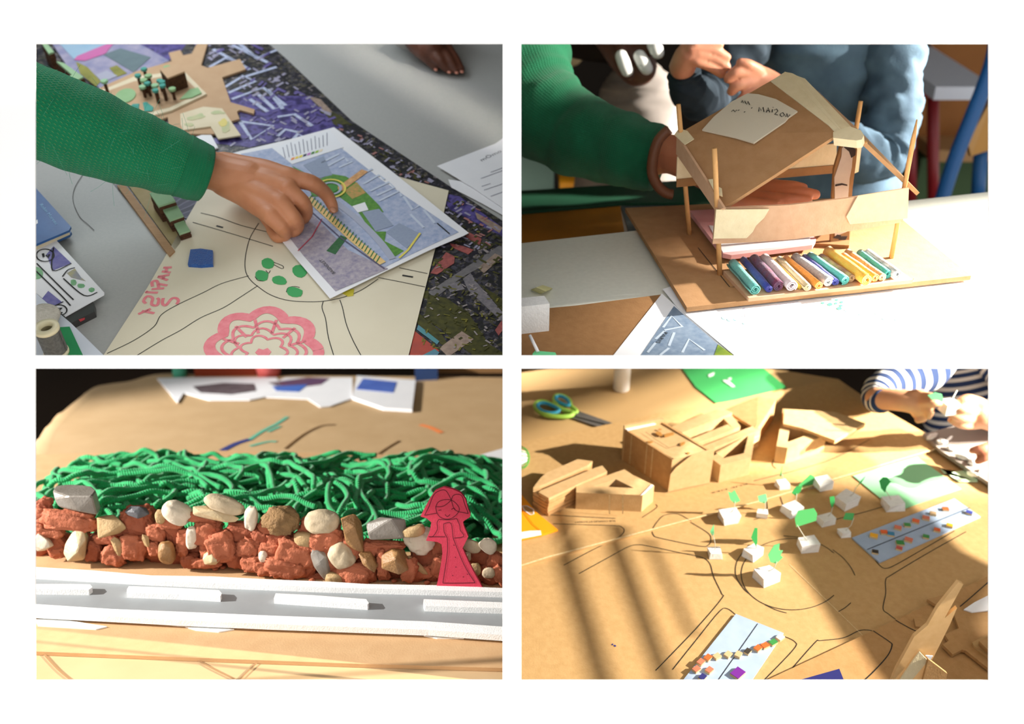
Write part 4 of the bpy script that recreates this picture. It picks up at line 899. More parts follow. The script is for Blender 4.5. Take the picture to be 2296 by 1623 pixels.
# core of clay so that no gap shows
for i in range(24):
    u = 92 + i * 44; top = 1185 if u < 560 else (1205 if u < 900 else 1240)
    vb = base_row(u); c, ax, ay, az = axes(u, (top + vb) / 2 + 6, 62, vb - top - 4, 0, 60, -0.012)
    part(wl, 'clay_lump', lump(c, ax, ay, az, i, 0.2, 1.8, 3, 3, 0.1), m_clay2)
CLAY = [(97, 1140, 34, 52, 25), (95, 1165, 40, 60, 10), (158, 1166, 116, 46, 6), (128, 1218, 60, 40, 55), (130, 1238, 34, 24, 0), (90, 1180, 40, 40, 0), (312, 1166, 74, 62, 0), (300, 1222, 62, 66, 8), (255, 1246, 48, 46, 0), (212, 1232, 34, 56, 15), (238, 1208, 48, 22, 0), (112, 1192, 60, 30, 0), (295, 1190, 70, 34, 10),
        (352, 1192, 44, 44, 0), (346, 1228, 26, 34, 0), (392, 1188, 40, 70, -20), (412, 1215, 30, 60, 10), (380, 1170, 60, 30, 0), (428, 1256, 40, 34, 0), (466, 1192, 60, 70, 20), (500, 1222, 60, 70, -10), (530, 1238, 44, 70, 10), (470, 1235, 40, 40, 0), (462, 1262, 60, 22, 0), (545, 1190, 70, 44, 0), (560, 1225, 50, 50, 20), (565, 1262, 44, 40, 0),
        (590, 1205, 44, 50, 0), (612, 1232, 60, 44, 0), (592, 1270, 40, 40, 0), (628, 1205, 60, 44, -10), (668, 1236, 84, 66, 15), (640, 1268, 90, 50, 10), (690, 1270, 40, 60, 30), (700, 1185, 60, 40, 30), (735, 1205, 70, 60, -20), (752, 1240, 84, 100, -25), (800, 1282, 84, 60, 10), (790, 1225, 40, 60, 0), (720, 1296, 50, 26, 0), (860, 1226, 96, 28, 0), (857, 1262, 24, 66, 0), (862, 1288, 30, 24, 0),
        (918, 1276, 34, 56, 10), (942, 1286, 70, 34, -10), (956, 1252, 70, 70, 0), (985, 1232, 30, 70, 0), (1000, 1270, 60, 60, 0), (1085, 1250, 70, 34, 10), (1112, 1262, 40, 50, 20), (1122, 1290, 30, 50, -30), (1050, 1262, 40, 60, 0), (600, 1180, 40, 30, 0), (452, 1162, 70, 24, 15), (680, 1205, 40, 30, 0), (830, 1230, 40, 40, 0), (1040, 1290, 50, 30, 0)]
for i, (u, v, w_, h_, ang) in enumerate(CLAY):
    c, ax, ay, az = axes(u, v, w_ * 1.06, h_ * 1.06, ang, min(w_, h_) * (0.8 if u < 930 else 0.3), 0.006 + 0.004 * ((i * 7) % 3) - (0.012 if u > 930 else 0))
    part(wl, 'clay_lump', lump(c, ax, ay, az, i + 50, 0.30, 1.7, 4, 4, 0.30, True, 0.62), m_clay if i % 3 else m_clay2)
for i, (u, v) in enumerate(((483, 1275), (884, 1302), (958, 1306), (940, 1298), (700, 1300), (1124, 1308), (500, 1272))):
    c = B3.p(u, v, BB + 0.002); k = B3.px(c)
    part(wl, 'clay_crumb', lump(c, (7 * k, 0, 0), (0, 6 * k, 0), (0, 0, 4 * k), i, 0.3, 2, 2), m_clay)
# stones: (u, v, w, h, angle, kind, material, label)
ST = [(170, 1117, 106, 60, 8, 'f', M_GRY, 'big grey block of flint on top at the left end of the wall', 21, 1.0, 16), (240, 1180, 84, 46, -10, 'f', M_TAN, 'tan flint wedged under clay right of the big grey flint', 22),
 (309, 1148, 52, 30, 8, 'f', M_DRK, 'dark charcoal chip on top of the wall left half', 23), (360, 1158, 24, 36, 0, 'p', M_TAN, 'small tan pebble beside the charcoal chip', 24), (397, 1149, 72, 50, 32, 'p', M_WHT, 'off-white pebble tilting on top of the wall', 25),
 (503, 1131, 100, 40, 20, 'p', M_BEI, 'long beige pebble lying on top of the wall', 26), (478, 1155, 106, 32, 14, 'f', M_FLW, 'cream and brown flint below the long beige pebble', 27), (563, 1162, 32, 66, 12, 'p', M_WHT, 'slim white pebble standing on end right of long beige pebble', 28),
 (630, 1167, 76, 58, 0, 'r', M_ROU, 'rough brown rock on top near the middle of the wall', 29), (722, 1170, 82, 56, 0, 'p', M_BEI, 'large round beige pebble on top, right of rough brown rock', 30), (793, 1199, 42, 92, -14, 'f', M_AMB, 'tall orange-brown flint standing on end', 31),
 (866, 1187, 86, 62, 0, 'f', M_GRY, 'blue-grey flint sitting on clay right of the tall orange flint', 32), (928, 1190, 56, 28, -15, 'p', M_TAN, 'tan pebble half hidden behind the cream folded stone', 33), (942, 1210, 60, 66, -25, 'r', M_WHT, 'cream folded stone left of the pink figure', 34),
 (688, 1208, 62, 36, 8, 'p', M_TAN, 'olive beige oval pebble in the wall below the large round one', 35), (767, 1244, 58, 66, -20, 'p', M_BEI, 'large beige oval pebble set in clay, right centre of wall', 36), (723, 1257, 40, 84, -12, 'f', M_GRY, 'upright grey flint with amber edge beside large oval pebble', 37),
 (750, 1296, 46, 28, 10, 'p', M_TAN, 'rounded pebble at the foot of the wall, right centre', 38), (828, 1257, 44, 54, -30, 'f', M_AMB, 'dark brown flint between oval pebble and clay stem', 39), (887, 1259, 60, 52, 0, 'f', M_AMB, 'chunky ochre stone below the blue-grey flint', 40), (936, 1268, 16, 64, -42, 'p', M_TAN, 'thin tan sliver leaning left of the pink figure', 41),
 (1058, 1224, 44, 34, 25, 'p', M_BEI, 'smooth grey beige pebble right of the pink figure', 42), (1095, 1223, 44, 36, 45, 'p', M_WHT, 'speckled pale pebble on top at the right end', 43), (1066, 1276, 28, 32, 0, 'p', M_TAN, 'small olive pebble right of the pink figure near its hem', 44), (1096, 1284, 30, 28, 0, 'p', M_BEI, 'small pale pebble at the foot of wall, right end', 45), (1046, 1248, 22, 26, 0, 'p', M_BEI, 'little pebble peeking out behind the pink figure', 46),
 (97, 1215, 40, 44, 0, 'f', M_WHT, 'white quartz lump at the far left foot of the wall', 47), (172, 1224, 48, 84, 12, 'f', M_FLW, 'pale amber flint wedge at the foot of the wall, left', 48), (268, 1232, 26, 60, -22, 'f', M_TAN, 'tan chip leaning between clay lumps, left centre', 49), (328, 1213, 16, 38, -10, 'f', M_TAN, 'narrow ochre chip left of the round amber stone', 50),
 (374, 1238, 40, 56, 0, 'p', M_AMB, 'amber brown stone at the foot of the wall, left centre', 51), (430, 1206, 28, 60, 5, 'p', M_WHT, 'drop-shaped white pebble standing in the clay', 52), (474, 1250, 38, 34, 0, 'f', M_FLW, 'white and amber quartz chip low in the clay centre', 53), (590, 1247, 20, 28, 0, 'p', M_WHT, 'tiny white pebble in the middle of the clay', 54), (625, 1262, 30, 22, 40, 'f', M_TAN, 'tan chip poking out low in the middle', 55)]
for row in ST:
    u, v, w_, h_, ang, kd, m_, lb, sd = row[:9]
    dk = 1.0; npt = row[10] if len(row) > 10 else 18
    c, ax, ay, az = axes(u, v, w_ * 1.08, h_ * 1.08, ang, min(w_, h_) * (1.0 if u < 930 else 0.5), 0.019 if u < 930 else 0.006)
    if kd == 'p': g = lump(c, ax, ay, az, sd, 0.16, 1.1, 4, 2, 0, True, 0.85)
    elif kd == 'r': g = lump(c, ax, ay, az, sd, 0.25, 2.0, 4, 5, 0.15)
    else: g = flint(c, ax, ay, az, sd, npt)
    if sd == 21:      # the big block keeps the facets seen in the photo
        bm = bmesh.new()
        for uu, vv_, off in ((118, 1100, .022), (122, 1118, .030), (131, 1135, .030), (176, 1146, .034), (217, 1154, .028), (226, 1138, .016), (206, 1112, .034), (152, 1112, .036), (124, 1089, .004), (160, 1086, -.004), (204, 1089, .0), (215, 1099, .014), (140, 1140, -.01), (220, 1146, -.012)):
            bm.verts.new(wpos(uu, vv_, off))
        bmesh.ops.convex_hull(bm, input=list(bm.verts)); bmesh.ops.bevel(bm, geom=list(bm.edges), offset=.0012, segments=1, affect='EDGES'); bmesh.ops.triangulate(bm, faces=list(bm.faces)); bm.verts.index_update()
        g = ([q.co.copy() for q in bm.verts], [tuple(q.index for q in p_.verts) for p_ in bm.faces], None, False); bm.free()
    solo(B3, 'pebble' if kd == 'p' else 'stone', g, m_, lb, 'pebble' if kd == 'p' else 'stone', 'stones of the clay wall')

# green yarn hedge
def yarn_mat():
    m = mat('green_yarn', (44, 178, 104), 0.85, (24, 146, 80), 60, 0.6, sheen=0.3)
    nt = m.node_tree; b = nt.nodes['Principled BSDF']; L = nt.links
    uvn = nt.nodes.new('ShaderNodeUVMap'); mp = nt.nodes.new('ShaderNodeMapping'); mp.inputs['Scale'].default_value = (2.0, 330.0, 1)
    L.new(uvn.outputs[0], mp.inputs[0])
    sx = nt.nodes.new('ShaderNodeSeparateXYZ'); L.new(mp.outputs[0], sx.inputs[0])
    ad = nt.nodes.new('ShaderNodeMath'); ad.operation = 'ADD'; L.new(sx.outputs[0], ad.inputs[0]); L.new(sx.outputs[1], ad.inputs[1])
    sn = nt.nodes.new('ShaderNodeMath'); sn.operation = 'MULTIPLY'; sn.inputs[1].default_value = 6.2832; L.new(ad.outputs[0], sn.inputs[0])
    s2 = nt.nodes.new('ShaderNodeMath'); s2.operation = 'SINE'; L.new(sn.outputs[0], s2.inputs[0])
    bp = nt.nodes.new('ShaderNodeBump'); bp.inputs['Strength'].default_value = 0.5; bp.inputs['Distance'].default_value = 0.0010
    L.new(s2.outputs[0], bp.inputs['Height']); L.new(bp.outputs[0], b.inputs['Normal'])
    return m
rnd = random.Random(5)
A_ = B3.p(150, 1130, 0.02); x0 = B3.p(118, 1090, 0.02).x; x1 = B3.p(1105, 1150, 0.02).x
yw = B3.p(600, 1270, 0).y + 0.03; yb = B3.p(600, 1060, 0.0).y
gs = []
def yarn_h(x, y):
    t = (y - yw) / (yb - yw); s = (x - x0) / (x1 - x0)
    return (0.020 + 0.018 * math.sin(math.pi * min(1, max(0, t))) ) * (0.75 + 0.5 * noise.noise(Vector((x * 9, y * 9, 3)))) * min(1, 6 * min(s + .05, 1.03 - s) + 0.3)
for i in range(300):
    x = rnd.uniform(x0, x1); y = yw + (yb - yw) * rnd.random() ** 1.1; an = rnd.gauss(0.5, 0.9) if rnd.random() < 0.7 else rnd.uniform(0, 6.28)
    pts = []; L_ = rnd.uniform(0.09, 0.22); n = 9; lay = rnd.uniform(0.15, 1.15); da = rnd.gauss(0, 0.22)
    for j in range(n):
        x += math.cos(an) * L_ / n; y += math.sin(an) * L_ / n; an += da + rnd.gauss(0, 0.20)
        xx = min(max(x, x0 - .01), x1 + .01); yy = min(max(y, yw), yb)
        if (xx != x or yy != y): an += 1.2
        x, y = xx, yy
        lift = 0.010 * math.sin(math.pi * j / (n - 1)) * rnd.random()
        pts.append(Vector((x, y, BB + 0.003 + yarn_h(x, y) * lay + lift)))
    gs.append(tube(smooth_path(pts, 4), 0.0035, 8))
yo = thing(B3, 'yarn_hedge', B3.p(600, 1100, BB), 'tangled heap of bright green yarn behind the clay wall', 'yarn')
part(yo, 'yarn_strands', join(gs), yarn_mat(), None, None, 'stuff')
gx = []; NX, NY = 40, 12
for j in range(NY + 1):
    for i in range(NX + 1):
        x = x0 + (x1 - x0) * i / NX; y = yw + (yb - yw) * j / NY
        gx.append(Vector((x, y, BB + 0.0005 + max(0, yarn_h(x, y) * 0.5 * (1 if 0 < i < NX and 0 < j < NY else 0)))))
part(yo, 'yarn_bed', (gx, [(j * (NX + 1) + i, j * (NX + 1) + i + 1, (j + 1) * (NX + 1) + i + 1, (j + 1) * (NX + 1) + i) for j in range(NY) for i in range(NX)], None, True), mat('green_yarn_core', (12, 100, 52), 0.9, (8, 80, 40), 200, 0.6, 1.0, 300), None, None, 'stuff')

# pink foam figure
FO = [(996, 1092), (976, 1100), (965, 1116), (953, 1138), (943, 1158), (957, 1162), (967, 1171), (964, 1190), (955, 1212), (981, 1215), (990, 1220), (992, 1240), (988, 1269), (982, 1300), (976, 1325), (1082, 1327), (1082, 1318), (1061, 1280), (1050, 1258), (1037, 1229), (1044, 1215), (1050, 1203), (1040, 1179), (1038, 1170), (1043, 1166), (1054, 1159), (1055, 1152), (1050, 1142), (1044, 1119), (1033, 1105), (1016, 1097)]
FA = (976, 1325, RH); FB = (1082, 1328, RH)
fg = thing(B3, 'foam_figure', B3.p(1030, 1326, RH), 'pink foam cutout of a girl in a dress standing on the road', 'figure')
fp = [B3.vert(FA, FB, u, v, 0) for u, v in FO]
e = (fp[15] - fp[14]).normalized(); fn = e.cross(Vector((0, 0, 1)));
if fn.y > 0: fn = -fn
fgo = part(fg, 'cutout', slab(fp, fn, 0.004), mat('pink_foam', (206, 66, 88), 0.85, (196, 56, 78), 500, 0.6, 0.15, 900))
FL = [[(952, 1155), (968, 1152), (980, 1150)], [(952, 1155), (962, 1135), (972, 1110), (985, 1100), (1000, 1100), (1012, 1121)], [(1012, 1121), (1016, 1111), (1026, 1108), (1036, 1112), (1042, 1130), (1050, 1151)], [(1050, 1151), (1028, 1147)],
      [(977, 1136), (983, 1125), (997, 1120), (1012, 1121), (1024, 1130), (1030, 1142), (1022, 1155), (1008, 1163), (990, 1161), (980, 1150), (977, 1136)], [(977, 1136), (995, 1134), (1012, 1121)], [(1012, 1121), (1018, 1140), (1028, 1147)],
      [(983, 1144), (990, 1143)], [(1012, 1142), (1018, 1139), (1021, 1144)], [(998, 1153), (1003, 1158), (1009, 1153)],
      [(984, 1164), (980, 1172), (981, 1186), (971, 1202), (962, 1203), (998, 1203)], [(984, 1164), (1005, 1165), (1024, 1162)], [(1024, 1162), (1031, 1178), (1032, 1188), (1040, 1202), (1018, 1206)],
      [(995, 1174), (1011, 1173), (1016, 1206)], [(995, 1174), (996, 1192), (1003, 1206)], [(1003, 1206), (1003, 1240), (993, 1307)], [(1016, 1206), (1040, 1265), (1065, 1306)], [(993, 1307), (1030, 1307), (1065, 1306)]]
for ls in FL:
    part(fg, 'pencil_line', ribbon([q + fn * 0.0003 for q in smooth_path([B3.vert(FA, FB, u, v, 0) for u, v in ls], 4)], 0.0007, fn), mat('pencil_dark', (92, 28, 40), 0.8), fgo)
for u, v in ((1017, 1222), (1020, 1249), (1021, 1271), (1014, 1290), (1038, 1293), (1047, 1287)):
    q = B3.vert(FA, FB, u, v, 0) + fn * 0.0003
    part(fg, 'pencil_dot', ribbon([q, q + Vector((.001, 0, 0))], 0.001, fn), mat('pencil_dark', (92, 28, 40), 0.8), fgo)
part(fg, 'glue_foot', pxpoly(B3, [(974, 1325), (1084, 1328), (1080, 1333), (1060, 1334), (985, 1331)], RH, RH + 0.001), m_glue)

# blurred things behind
TH = 0.0006
GW = 'white sheets on the far side of the kraft table'
e3 = thing(B3, 'window_envelope', B3.p(850, 890), 'white envelope with blue window on far right of kraft table', 'envelope', GW)
part(e3, 'sheet', pxpoly(B3, [(790, 890), (800, 842), (932, 852), (924, 918), (860, 914)], 0.001, 0.006), m_wh)
part(e3, 'blue_window', pxpoly(B3, [(798, 872), (814, 848), (890, 856), (882, 880)], 0.006, 0.0066), mat('blue_print', (70, 96, 178), 0.5, (90, 120, 200), 30, 0.5))
s3 = thing(B3, 'photo_sheet', B3.p(600, 880), 'white sheet printed with a dark grey photo at the far edge', 'paper', GW)
part(s3, 'sheet', pxpoly(B3, [(352, 848), (420, 846), (620, 846), (640, 880), (560, 896), (470, 896), (412, 880), (398, 902), (380, 880)], 0.001, 0.003), m_wh)
part(s3, 'dark_photo', pxpoly(B3, [(432, 866), (500, 858), (570, 860), (575, 876), (520, 884), (450, 880)], 0.003, 0.0034), mat('dark_photo', (78, 66, 70), 0.6, (110, 100, 104), 40, 0.5))
s4 = thing(B3, 'collage_sheet', B3.p(700, 880), 'white sheet with violet and blue collage between photo and envelope', 'paper', GW)
part(s4, 'sheet', pxpoly(B3, [(560, 880), (640, 846), (790, 846), (790, 892), (740, 910), (718, 912), (690, 894), (600, 890)], 0.001, 0.0026), m_wh)
prints(s4, B3, 'violet_patch', [[(600, 858), (690, 846), (740, 848), (720, 862), (640, 872)]], 0.003, mat('collage_violet', (80, 66, 110), 0.6, (120, 80, 90), 30, 0.6))
prints(s4, B3, 'blue_patch', [[(610, 866), (690, 862), (670, 878), (620, 876)]], 0.0033, mat('collage_blue', (74, 110, 190), 0.6))
m_mk = mat('teal_marker', (96, 176, 150), 0.8); m_mb = mat('navy_marker', (54, 62, 120), 0.8)
lines(t3, B3, 'marker_stroke', [[(498, 1010), (530, 994), (562, 984)]], 18, TH, m_mb)
lines(t3, B3, 'marker_stroke', [[(560, 985), (590, 965), (620, 950), (644, 934)], [(560, 1000), (600, 990), (620, 990)], [(600, 968), (628, 955)]], 10, TH + .0002, m_mk)
lines(t3, B3, 'marker_stroke', [[(640, 1006), (680, 975), (720, 955), (752, 952)], [(825, 1040), (860, 1010), (896, 988)]], 8, TH, mat('brown_marker', (104, 76, 44), 0.8))
lines(t3, B3, 'marker_stroke', [[(942, 952), (965, 958), (990, 970)]], 14, TH, mat('orange_marker', (240, 140, 80), 0.8))
pr3 = thing(B3, 'pale_plan', B3.p(1080, 1080), 'pale plan with green tints lying behind the yarn at right edge', 'plan')
part(pr3, 'sheet', pxpoly(B3, [(985, 1045), (1146, 1000), (1146, 1150), (1060, 1120), (1030, 1080)], 0.004, 0.006), m_wh)
prints(pr3, B3, 'green_tint', [[(1050, 1080), (1120, 1060), (1127, 1080), (1070, 1095)], [(1060, 1100), (1127, 1096), (1127, 1106), (1070, 1110)]], 0.0064, mat('pale_green_tint', (212, 228, 206), 0.7))
prints(pr3, B3, 'grey_band', [[(1060, 1118), (1146, 1122), (1146, 1150), (1070, 1140)]], 0.0066, mat('pale_grey_band', (160, 166, 176), 0.7))
solo(B3, 'navy_folder', pxpoly(B3, [(1070, 1150), (1146, 1150), (1146, 1200), (1110, 1180)], 0.004, 0.0052), mat('navy_card', (40, 50, 84), 0.7), 'navy card edge peeking out under the pale plan', 'folder')
# things beyond the table
yy = B3.p(600, 842).y
pen = B3.p(412, 842)
solo(B3, 'teal_bottle', lathe(Vector((B3.p(402, 846).x, yy - 0.01, 0)), [(0.0, 0), (0.013, 0), (0.014, 0.004), (0.014, 0.05), (0.008, 0.06), (0.008, 0.07), (0, 0.07)], 14), mat('teal_plastic', (60, 150, 120), 0.4), 'teal paint bottle at far edge of the kraft table', 'bottle')
solo(B3, 'red_box', obox((B3.p(500, 846).x, yy + 0.02, 0.03), (0.06, 0.004, 0), (-0.002, 0.025, 0), (0, 0, 0.03)), mat('rust_box', (130, 46, 16), 0.7), 'rust red box at the far edge behind the photo sheet', 'box')
solo(B3, 'pink_pot', lathe(Vector((B3.p(595, 850).x, yy - 0.0, 0)), [(0.0, 0), (0.022, 0), (0.03, 0.045), (0.027, 0.045), (0.02, 0.004), (0, 0.004)], 16), mat('pink_plastic', (214, 100, 96), 0.5), 'coral pink pot next to the rust red box', 'pot')
solo(B3, 'navy_case', obox((B3.p(955, 850).x, yy - 0.02, 0.015), (0.022, 0.004, 0), (-0.002, 0.02, 0), (0, 0, 0.015)), mat('navy_cloth', (44, 66, 110), 0.8), 'navy blue pencil case beyond the envelope', 'case')
solo(B3, 'far_carton', obox((B3.p(1060, 846).x, yy + 0.05, 0.03), (0.12, 0.004, 0), (-0.002, 0.03, 0), (0, 0, 0.03)), mat('carton_brown', (130, 96, 60), 0.8), 'brown carton at far right edge of kraft table', 'carton')

# ================================================================ TABLE 4: the cardboard quarter with foam-block trees
m_k4 = mat('kraft_table_paper', (190, 156, 108), 0.8, (178, 144, 96), 8, 0.6, 0.2, 30)
m_c4 = mat('city_cardboard', (192, 156, 106), 0.85, (180, 144, 94), 160, 0.5, 0.12, 600)
m_c4b = mat('city_cardboard_brown', (180, 140, 92), 0.85, (168, 128, 80), 160, 0.5, 0.12, 600)
m_c4e = mat('cut_edge_pale', (232, 210, 166), 0.9, (200, 170, 120), 300, 0.6)
t4 = thing(B4, 'city_table', B4.p(1700, 1200), 'kraft-covered table carrying the cardboard quarter', 'table')
part(t4, 'table_top', pxpoly(B4, [(1152, 838), (1232, 826), (1500, 815), (1700, 822), (1880, 850), (1960, 905), (2100, 985), (2290, 1040), (2290, 1560), (1152, 1560)], -0.004, 0.0), m_k4)
GH = 0.003
brd = thing(B4, 'city_board', B4.p(1500, 1400), 'large kraft board with pen-drawn streets and roundabout', 'board')
part(brd, 'board', pxpoly(B4, [(1152, 1240), (1700, 1100), (2230, 960), (2290, 1260), (2290, 1300), (1700, 1560), (1152, 1560)], 0.0003, GH), m_c4)
b2_ = thing(B4, 'quarter_board', B4.p(1500, 1050), 'kraft board under the cardboard houses with a pale cut edge', 'board')
QH = 0.007
qb = part(b2_, 'board', pxpoly(B4, [(1152, 994), (1345, 955), (1480, 925), (1690, 890), (1870, 849), (1895, 862), (1890, 870), (1940, 912), (2000, 950), (2106, 1003), (1900, 1064), (1700, 1123), (1525, 1169), (1152, 1272)], GH, QH), m_c4)
part(b2_, 'cut_edge', pxline(B4, [(1152, 1273), (1230, 1248), (1525, 1170), (1700, 1124), (1900, 1065), (2106, 1004)], 4, QH + 0.0004, False), m_c4e, qb)
b3_ = thing(B4, 'corner_board', B4.p(2050, 1480), 'browner board overlapping at the lower right corner', 'board')
part(b3_, 'board', pxpoly(B4, [(1690, 1560), (1718, 1525), (1950, 1417), (2217, 1291), (2290, 1255), (2290, 1560)], GH + 0.001, GH + 0.006), m_c4b)
CHh = GH + 0.006
# drawn streets
DL = GH + 0.0004
lines(brd, B4, 'street_line', [[(1298, 1286), (1360, 1252), (1408, 1226), (1432, 1221), (1460, 1225), (1530, 1240), (1575, 1250), (1592, 1264), (1600, 1292), (1618, 1330), (1618, 1342), (1560, 1410), (1470, 1503)], [(1264, 1267), (1330, 1232), (1372, 1212)], [(1508, 1501), (1560, 1436), (1612, 1372), (1630, 1364), (1650, 1378)],
    [(1462, 1190), (1466, 1200), (1480, 1206), (1568, 1224), (1588, 1222), (1594, 1210), (1588, 1195), (1548, 1170)], ell(1777, 1287, 115, 80, 30)[3:28], [(1680, 1222), (1654, 1255), (1650, 1290), (1668, 1320), (1682, 1332)], [(1867, 1232), (1890, 1250), (1908, 1272), (1917, 1290)], [(1715, 1355), (1740, 1367), (1764, 1374)], [(1880, 1371), (1895, 1362), (1908, 1351)], [(1757, 1201), (1790, 1204)],
    [(1960, 1250), (1970, 1265), (1985, 1274), (2010, 1265), (2080, 1225), (2140, 1190)], [(2166, 1192), (2080, 1240), (2000, 1288), (1986, 1300), (1986, 1330), (1980, 1364), (1992, 1376), (2008, 1388)], [(1714, 1524), (1780, 1455), (1782, 1438), (1758, 1426)], [(1754, 1524), (1826, 1442), (1840, 1436), (1890, 1430), (1925, 1414), (1945, 1412), (1955, 1414)],
    [(1850, 1170), (1930, 1150), (2000, 1130)], [(1740, 1085), (1755, 1130), (1762, 1152), (1790, 1150)], [(1696, 1090), (1712, 1105), (1720, 1130), (1716, 1155), (1690, 1165)]], 1.9, DL, m_ink)
lines(b2_, B4, 'street_line', [[(1220, 1153), (1300, 1158), (1380, 1162)], [(1240, 1174), (1370, 1178), (1392, 1180), (1400, 1190), (1390, 1202), (1372, 1212)], [(1464, 1184), (1475, 1168), (1490, 1155), (1520, 1152), (1550, 1168)], [(1740, 1050), (1732, 1042), (1735, 1030)], [(1690, 1078), (1850, 1035), (1950, 985)], [(1470, 1130), (1472, 1138), (1440, 1160)]], 1.6, QH + 0.0004, m_ink)
part(b2_, 'street_name', text_px(B4, 'RUE CHARLES ET ROBERT', (1380, 1166), (1288, 1169), 5, QH + 0.0004), m_ink, qb)
part(b2_, 'street_name', text_px(B4, 'RUE DES', (1676, 1083), (1594, 1104), 4, QH + 0.0004), m_ink, qb)
lines(b3_, B4, 'street_line', [[(1958, 1414), (1994, 1438), (2000, 1447), (1990, 1470), (1960, 1504), (1938, 1525)], [(2008, 1390), (2040, 1408), (2060, 1417)], [(2217, 1304), (2170, 1345), (2140, 1370)]], 2.4, CHh + 0.0004, m_ink)
lines(brd, B4, 'board_crease', [[(1770, 1265), (1935, 1425)]], 1.5, DL, m_c4e, False)
lines(brd, B4, 'ink_spot', [[(1372, 1444), (1375, 1445)], [(1377, 1446), (1381, 1449)]], 4, DL, mat('blue_ink', (50, 50, 120), 0.6), False)

# cardboard houses ------------------------------------------------
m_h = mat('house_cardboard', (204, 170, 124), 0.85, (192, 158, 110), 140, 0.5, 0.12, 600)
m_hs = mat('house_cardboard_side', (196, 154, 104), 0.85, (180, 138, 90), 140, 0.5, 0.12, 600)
m_in = mat('house_inside', (96, 70, 44), 0.95)
def col(u, v, h=QH): return B4.p(u, v, h)
def up(q, h): return Vector((q.x, q.y, QH + h))
def wallbox(t, name, a, b, h, th, m_, inward, parent=None, h0=0.0):
    """upright wall between two ground points"""
    e = (b - a); n_ = Vector((-e.y, e.x, 0)).normalized() * th
    if n_.dot(inward - a) < 0: n_ = -n_
    pts = [(a.x, a.y), (b.x, b.y), (b.x + n_.x, b.y + n_.y), (a.x + n_.x, a.y + n_.y)]
    return part(t, name, prism(pts, QH + h0, QH + h), m_, parent)
def hfor(u, v, vtop): return B4.above(u, v, vtop).z      # height reached at that image row (over table level)
# big box house with stained roof
H1 = thing(B4, 'box_house', col(1490, 1050), 'tall closed cardboard box house with glue stains on the roof', 'model house')
a, b, c_ = col(1393, 1030), col(1500, 1101), col(1588, 1082); d_ = a + (c_ - b); cen = (a + c_) / 2
hA = 0.050
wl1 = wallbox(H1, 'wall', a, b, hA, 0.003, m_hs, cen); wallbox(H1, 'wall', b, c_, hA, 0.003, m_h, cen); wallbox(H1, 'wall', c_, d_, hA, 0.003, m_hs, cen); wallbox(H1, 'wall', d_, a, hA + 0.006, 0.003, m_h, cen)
ins = lambda q, k=0.06: q + (cen - q) * k
rt = [ins(q) for q in (a, b, c_, d_)]
rfh = part(H1, 'roof', slab([Vector((q.x, q.y, QH + hA + dz)) for q, dz in zip(rt, (-0.002, 0.0005, -0.001, -0.002))], (0, 0, 1), 0.003), m_h)
m_stain = mat('glue_stain', (180, 128, 66), 0.3)
nrm = Vector((0, 0, 1))
for px in (ell(1478, 972, 9, 4, 9, .3, .3, 1), ell(1500, 974, 10, 4, 9, -.3, .3, 2), ell(1465, 945, 7, 2.5, 8, .1, .3, 3), ell(1530, 995, 8, 3, 8, -.4, .3, 4), ell(1458, 990, 6, 2, 8, 0, .3, 5), ell(1480, 962, 4, 1.5, 7), ell(1543, 1015, 4, 2, 7)):
    part(H1, 'glue_stain', prism([B4.xy(u, v, QH + hA + 0.001) for u, v in px], QH + hA + 0.0002, QH + hA + 0.001), m_stain, rfh)
part(H1, 'roof_cut_line', pxline(B4, [(1447, 968), (1470, 985), (1500, 1004), (1520, 998)], 1.2, QH + hA + 0.001, False), m_in, rfh)
part(H1, 'tape', slab([up(q, hA + 0.0016) for q in (a + (d_ - a) * .0, a + (d_ - a) * .75, a + (d_ - a) * .75 + (b - a) * .07, a + (b - a) * .09)], (0, 0, 1), 0.001), m_wh, rfh)
for k in (.18, .5, .62): part(H1, 'board_seam', slab([up(a.lerp(b, k), .002) + (a - cen).normalized() * .0006, up(a.lerp(b, k + .008), .002) + (a - cen).normalized() * .0006, up(a.lerp(b, k + .008), hA - .002) + (a - cen).normalized() * .0006, up(a.lerp(b, k), hA - .002) + (a - cen).normalized() * .0006], (a - cen), 0.0004), m_c4e, wl1)
part(H1, 'torn_flap', slab([up(b, 0.002) + Vector((-.002, -.004, 0)), up(c_, 0.002) + Vector((.001, -.003, 0)), up(c_, hA + 0.006) + Vector((.002, -.003, 0)), up(b.lerp(c_, .45), hA + 0.003) + Vector((0, -.004, 0)), up(b.lerp(c_, .1), hA * .78) + Vector((0, -.004, 0)), up(b, hA * .6) + Vector((-.001, -.004, 0))], (-0.2, -1, 0), 0.002), m_h, None)
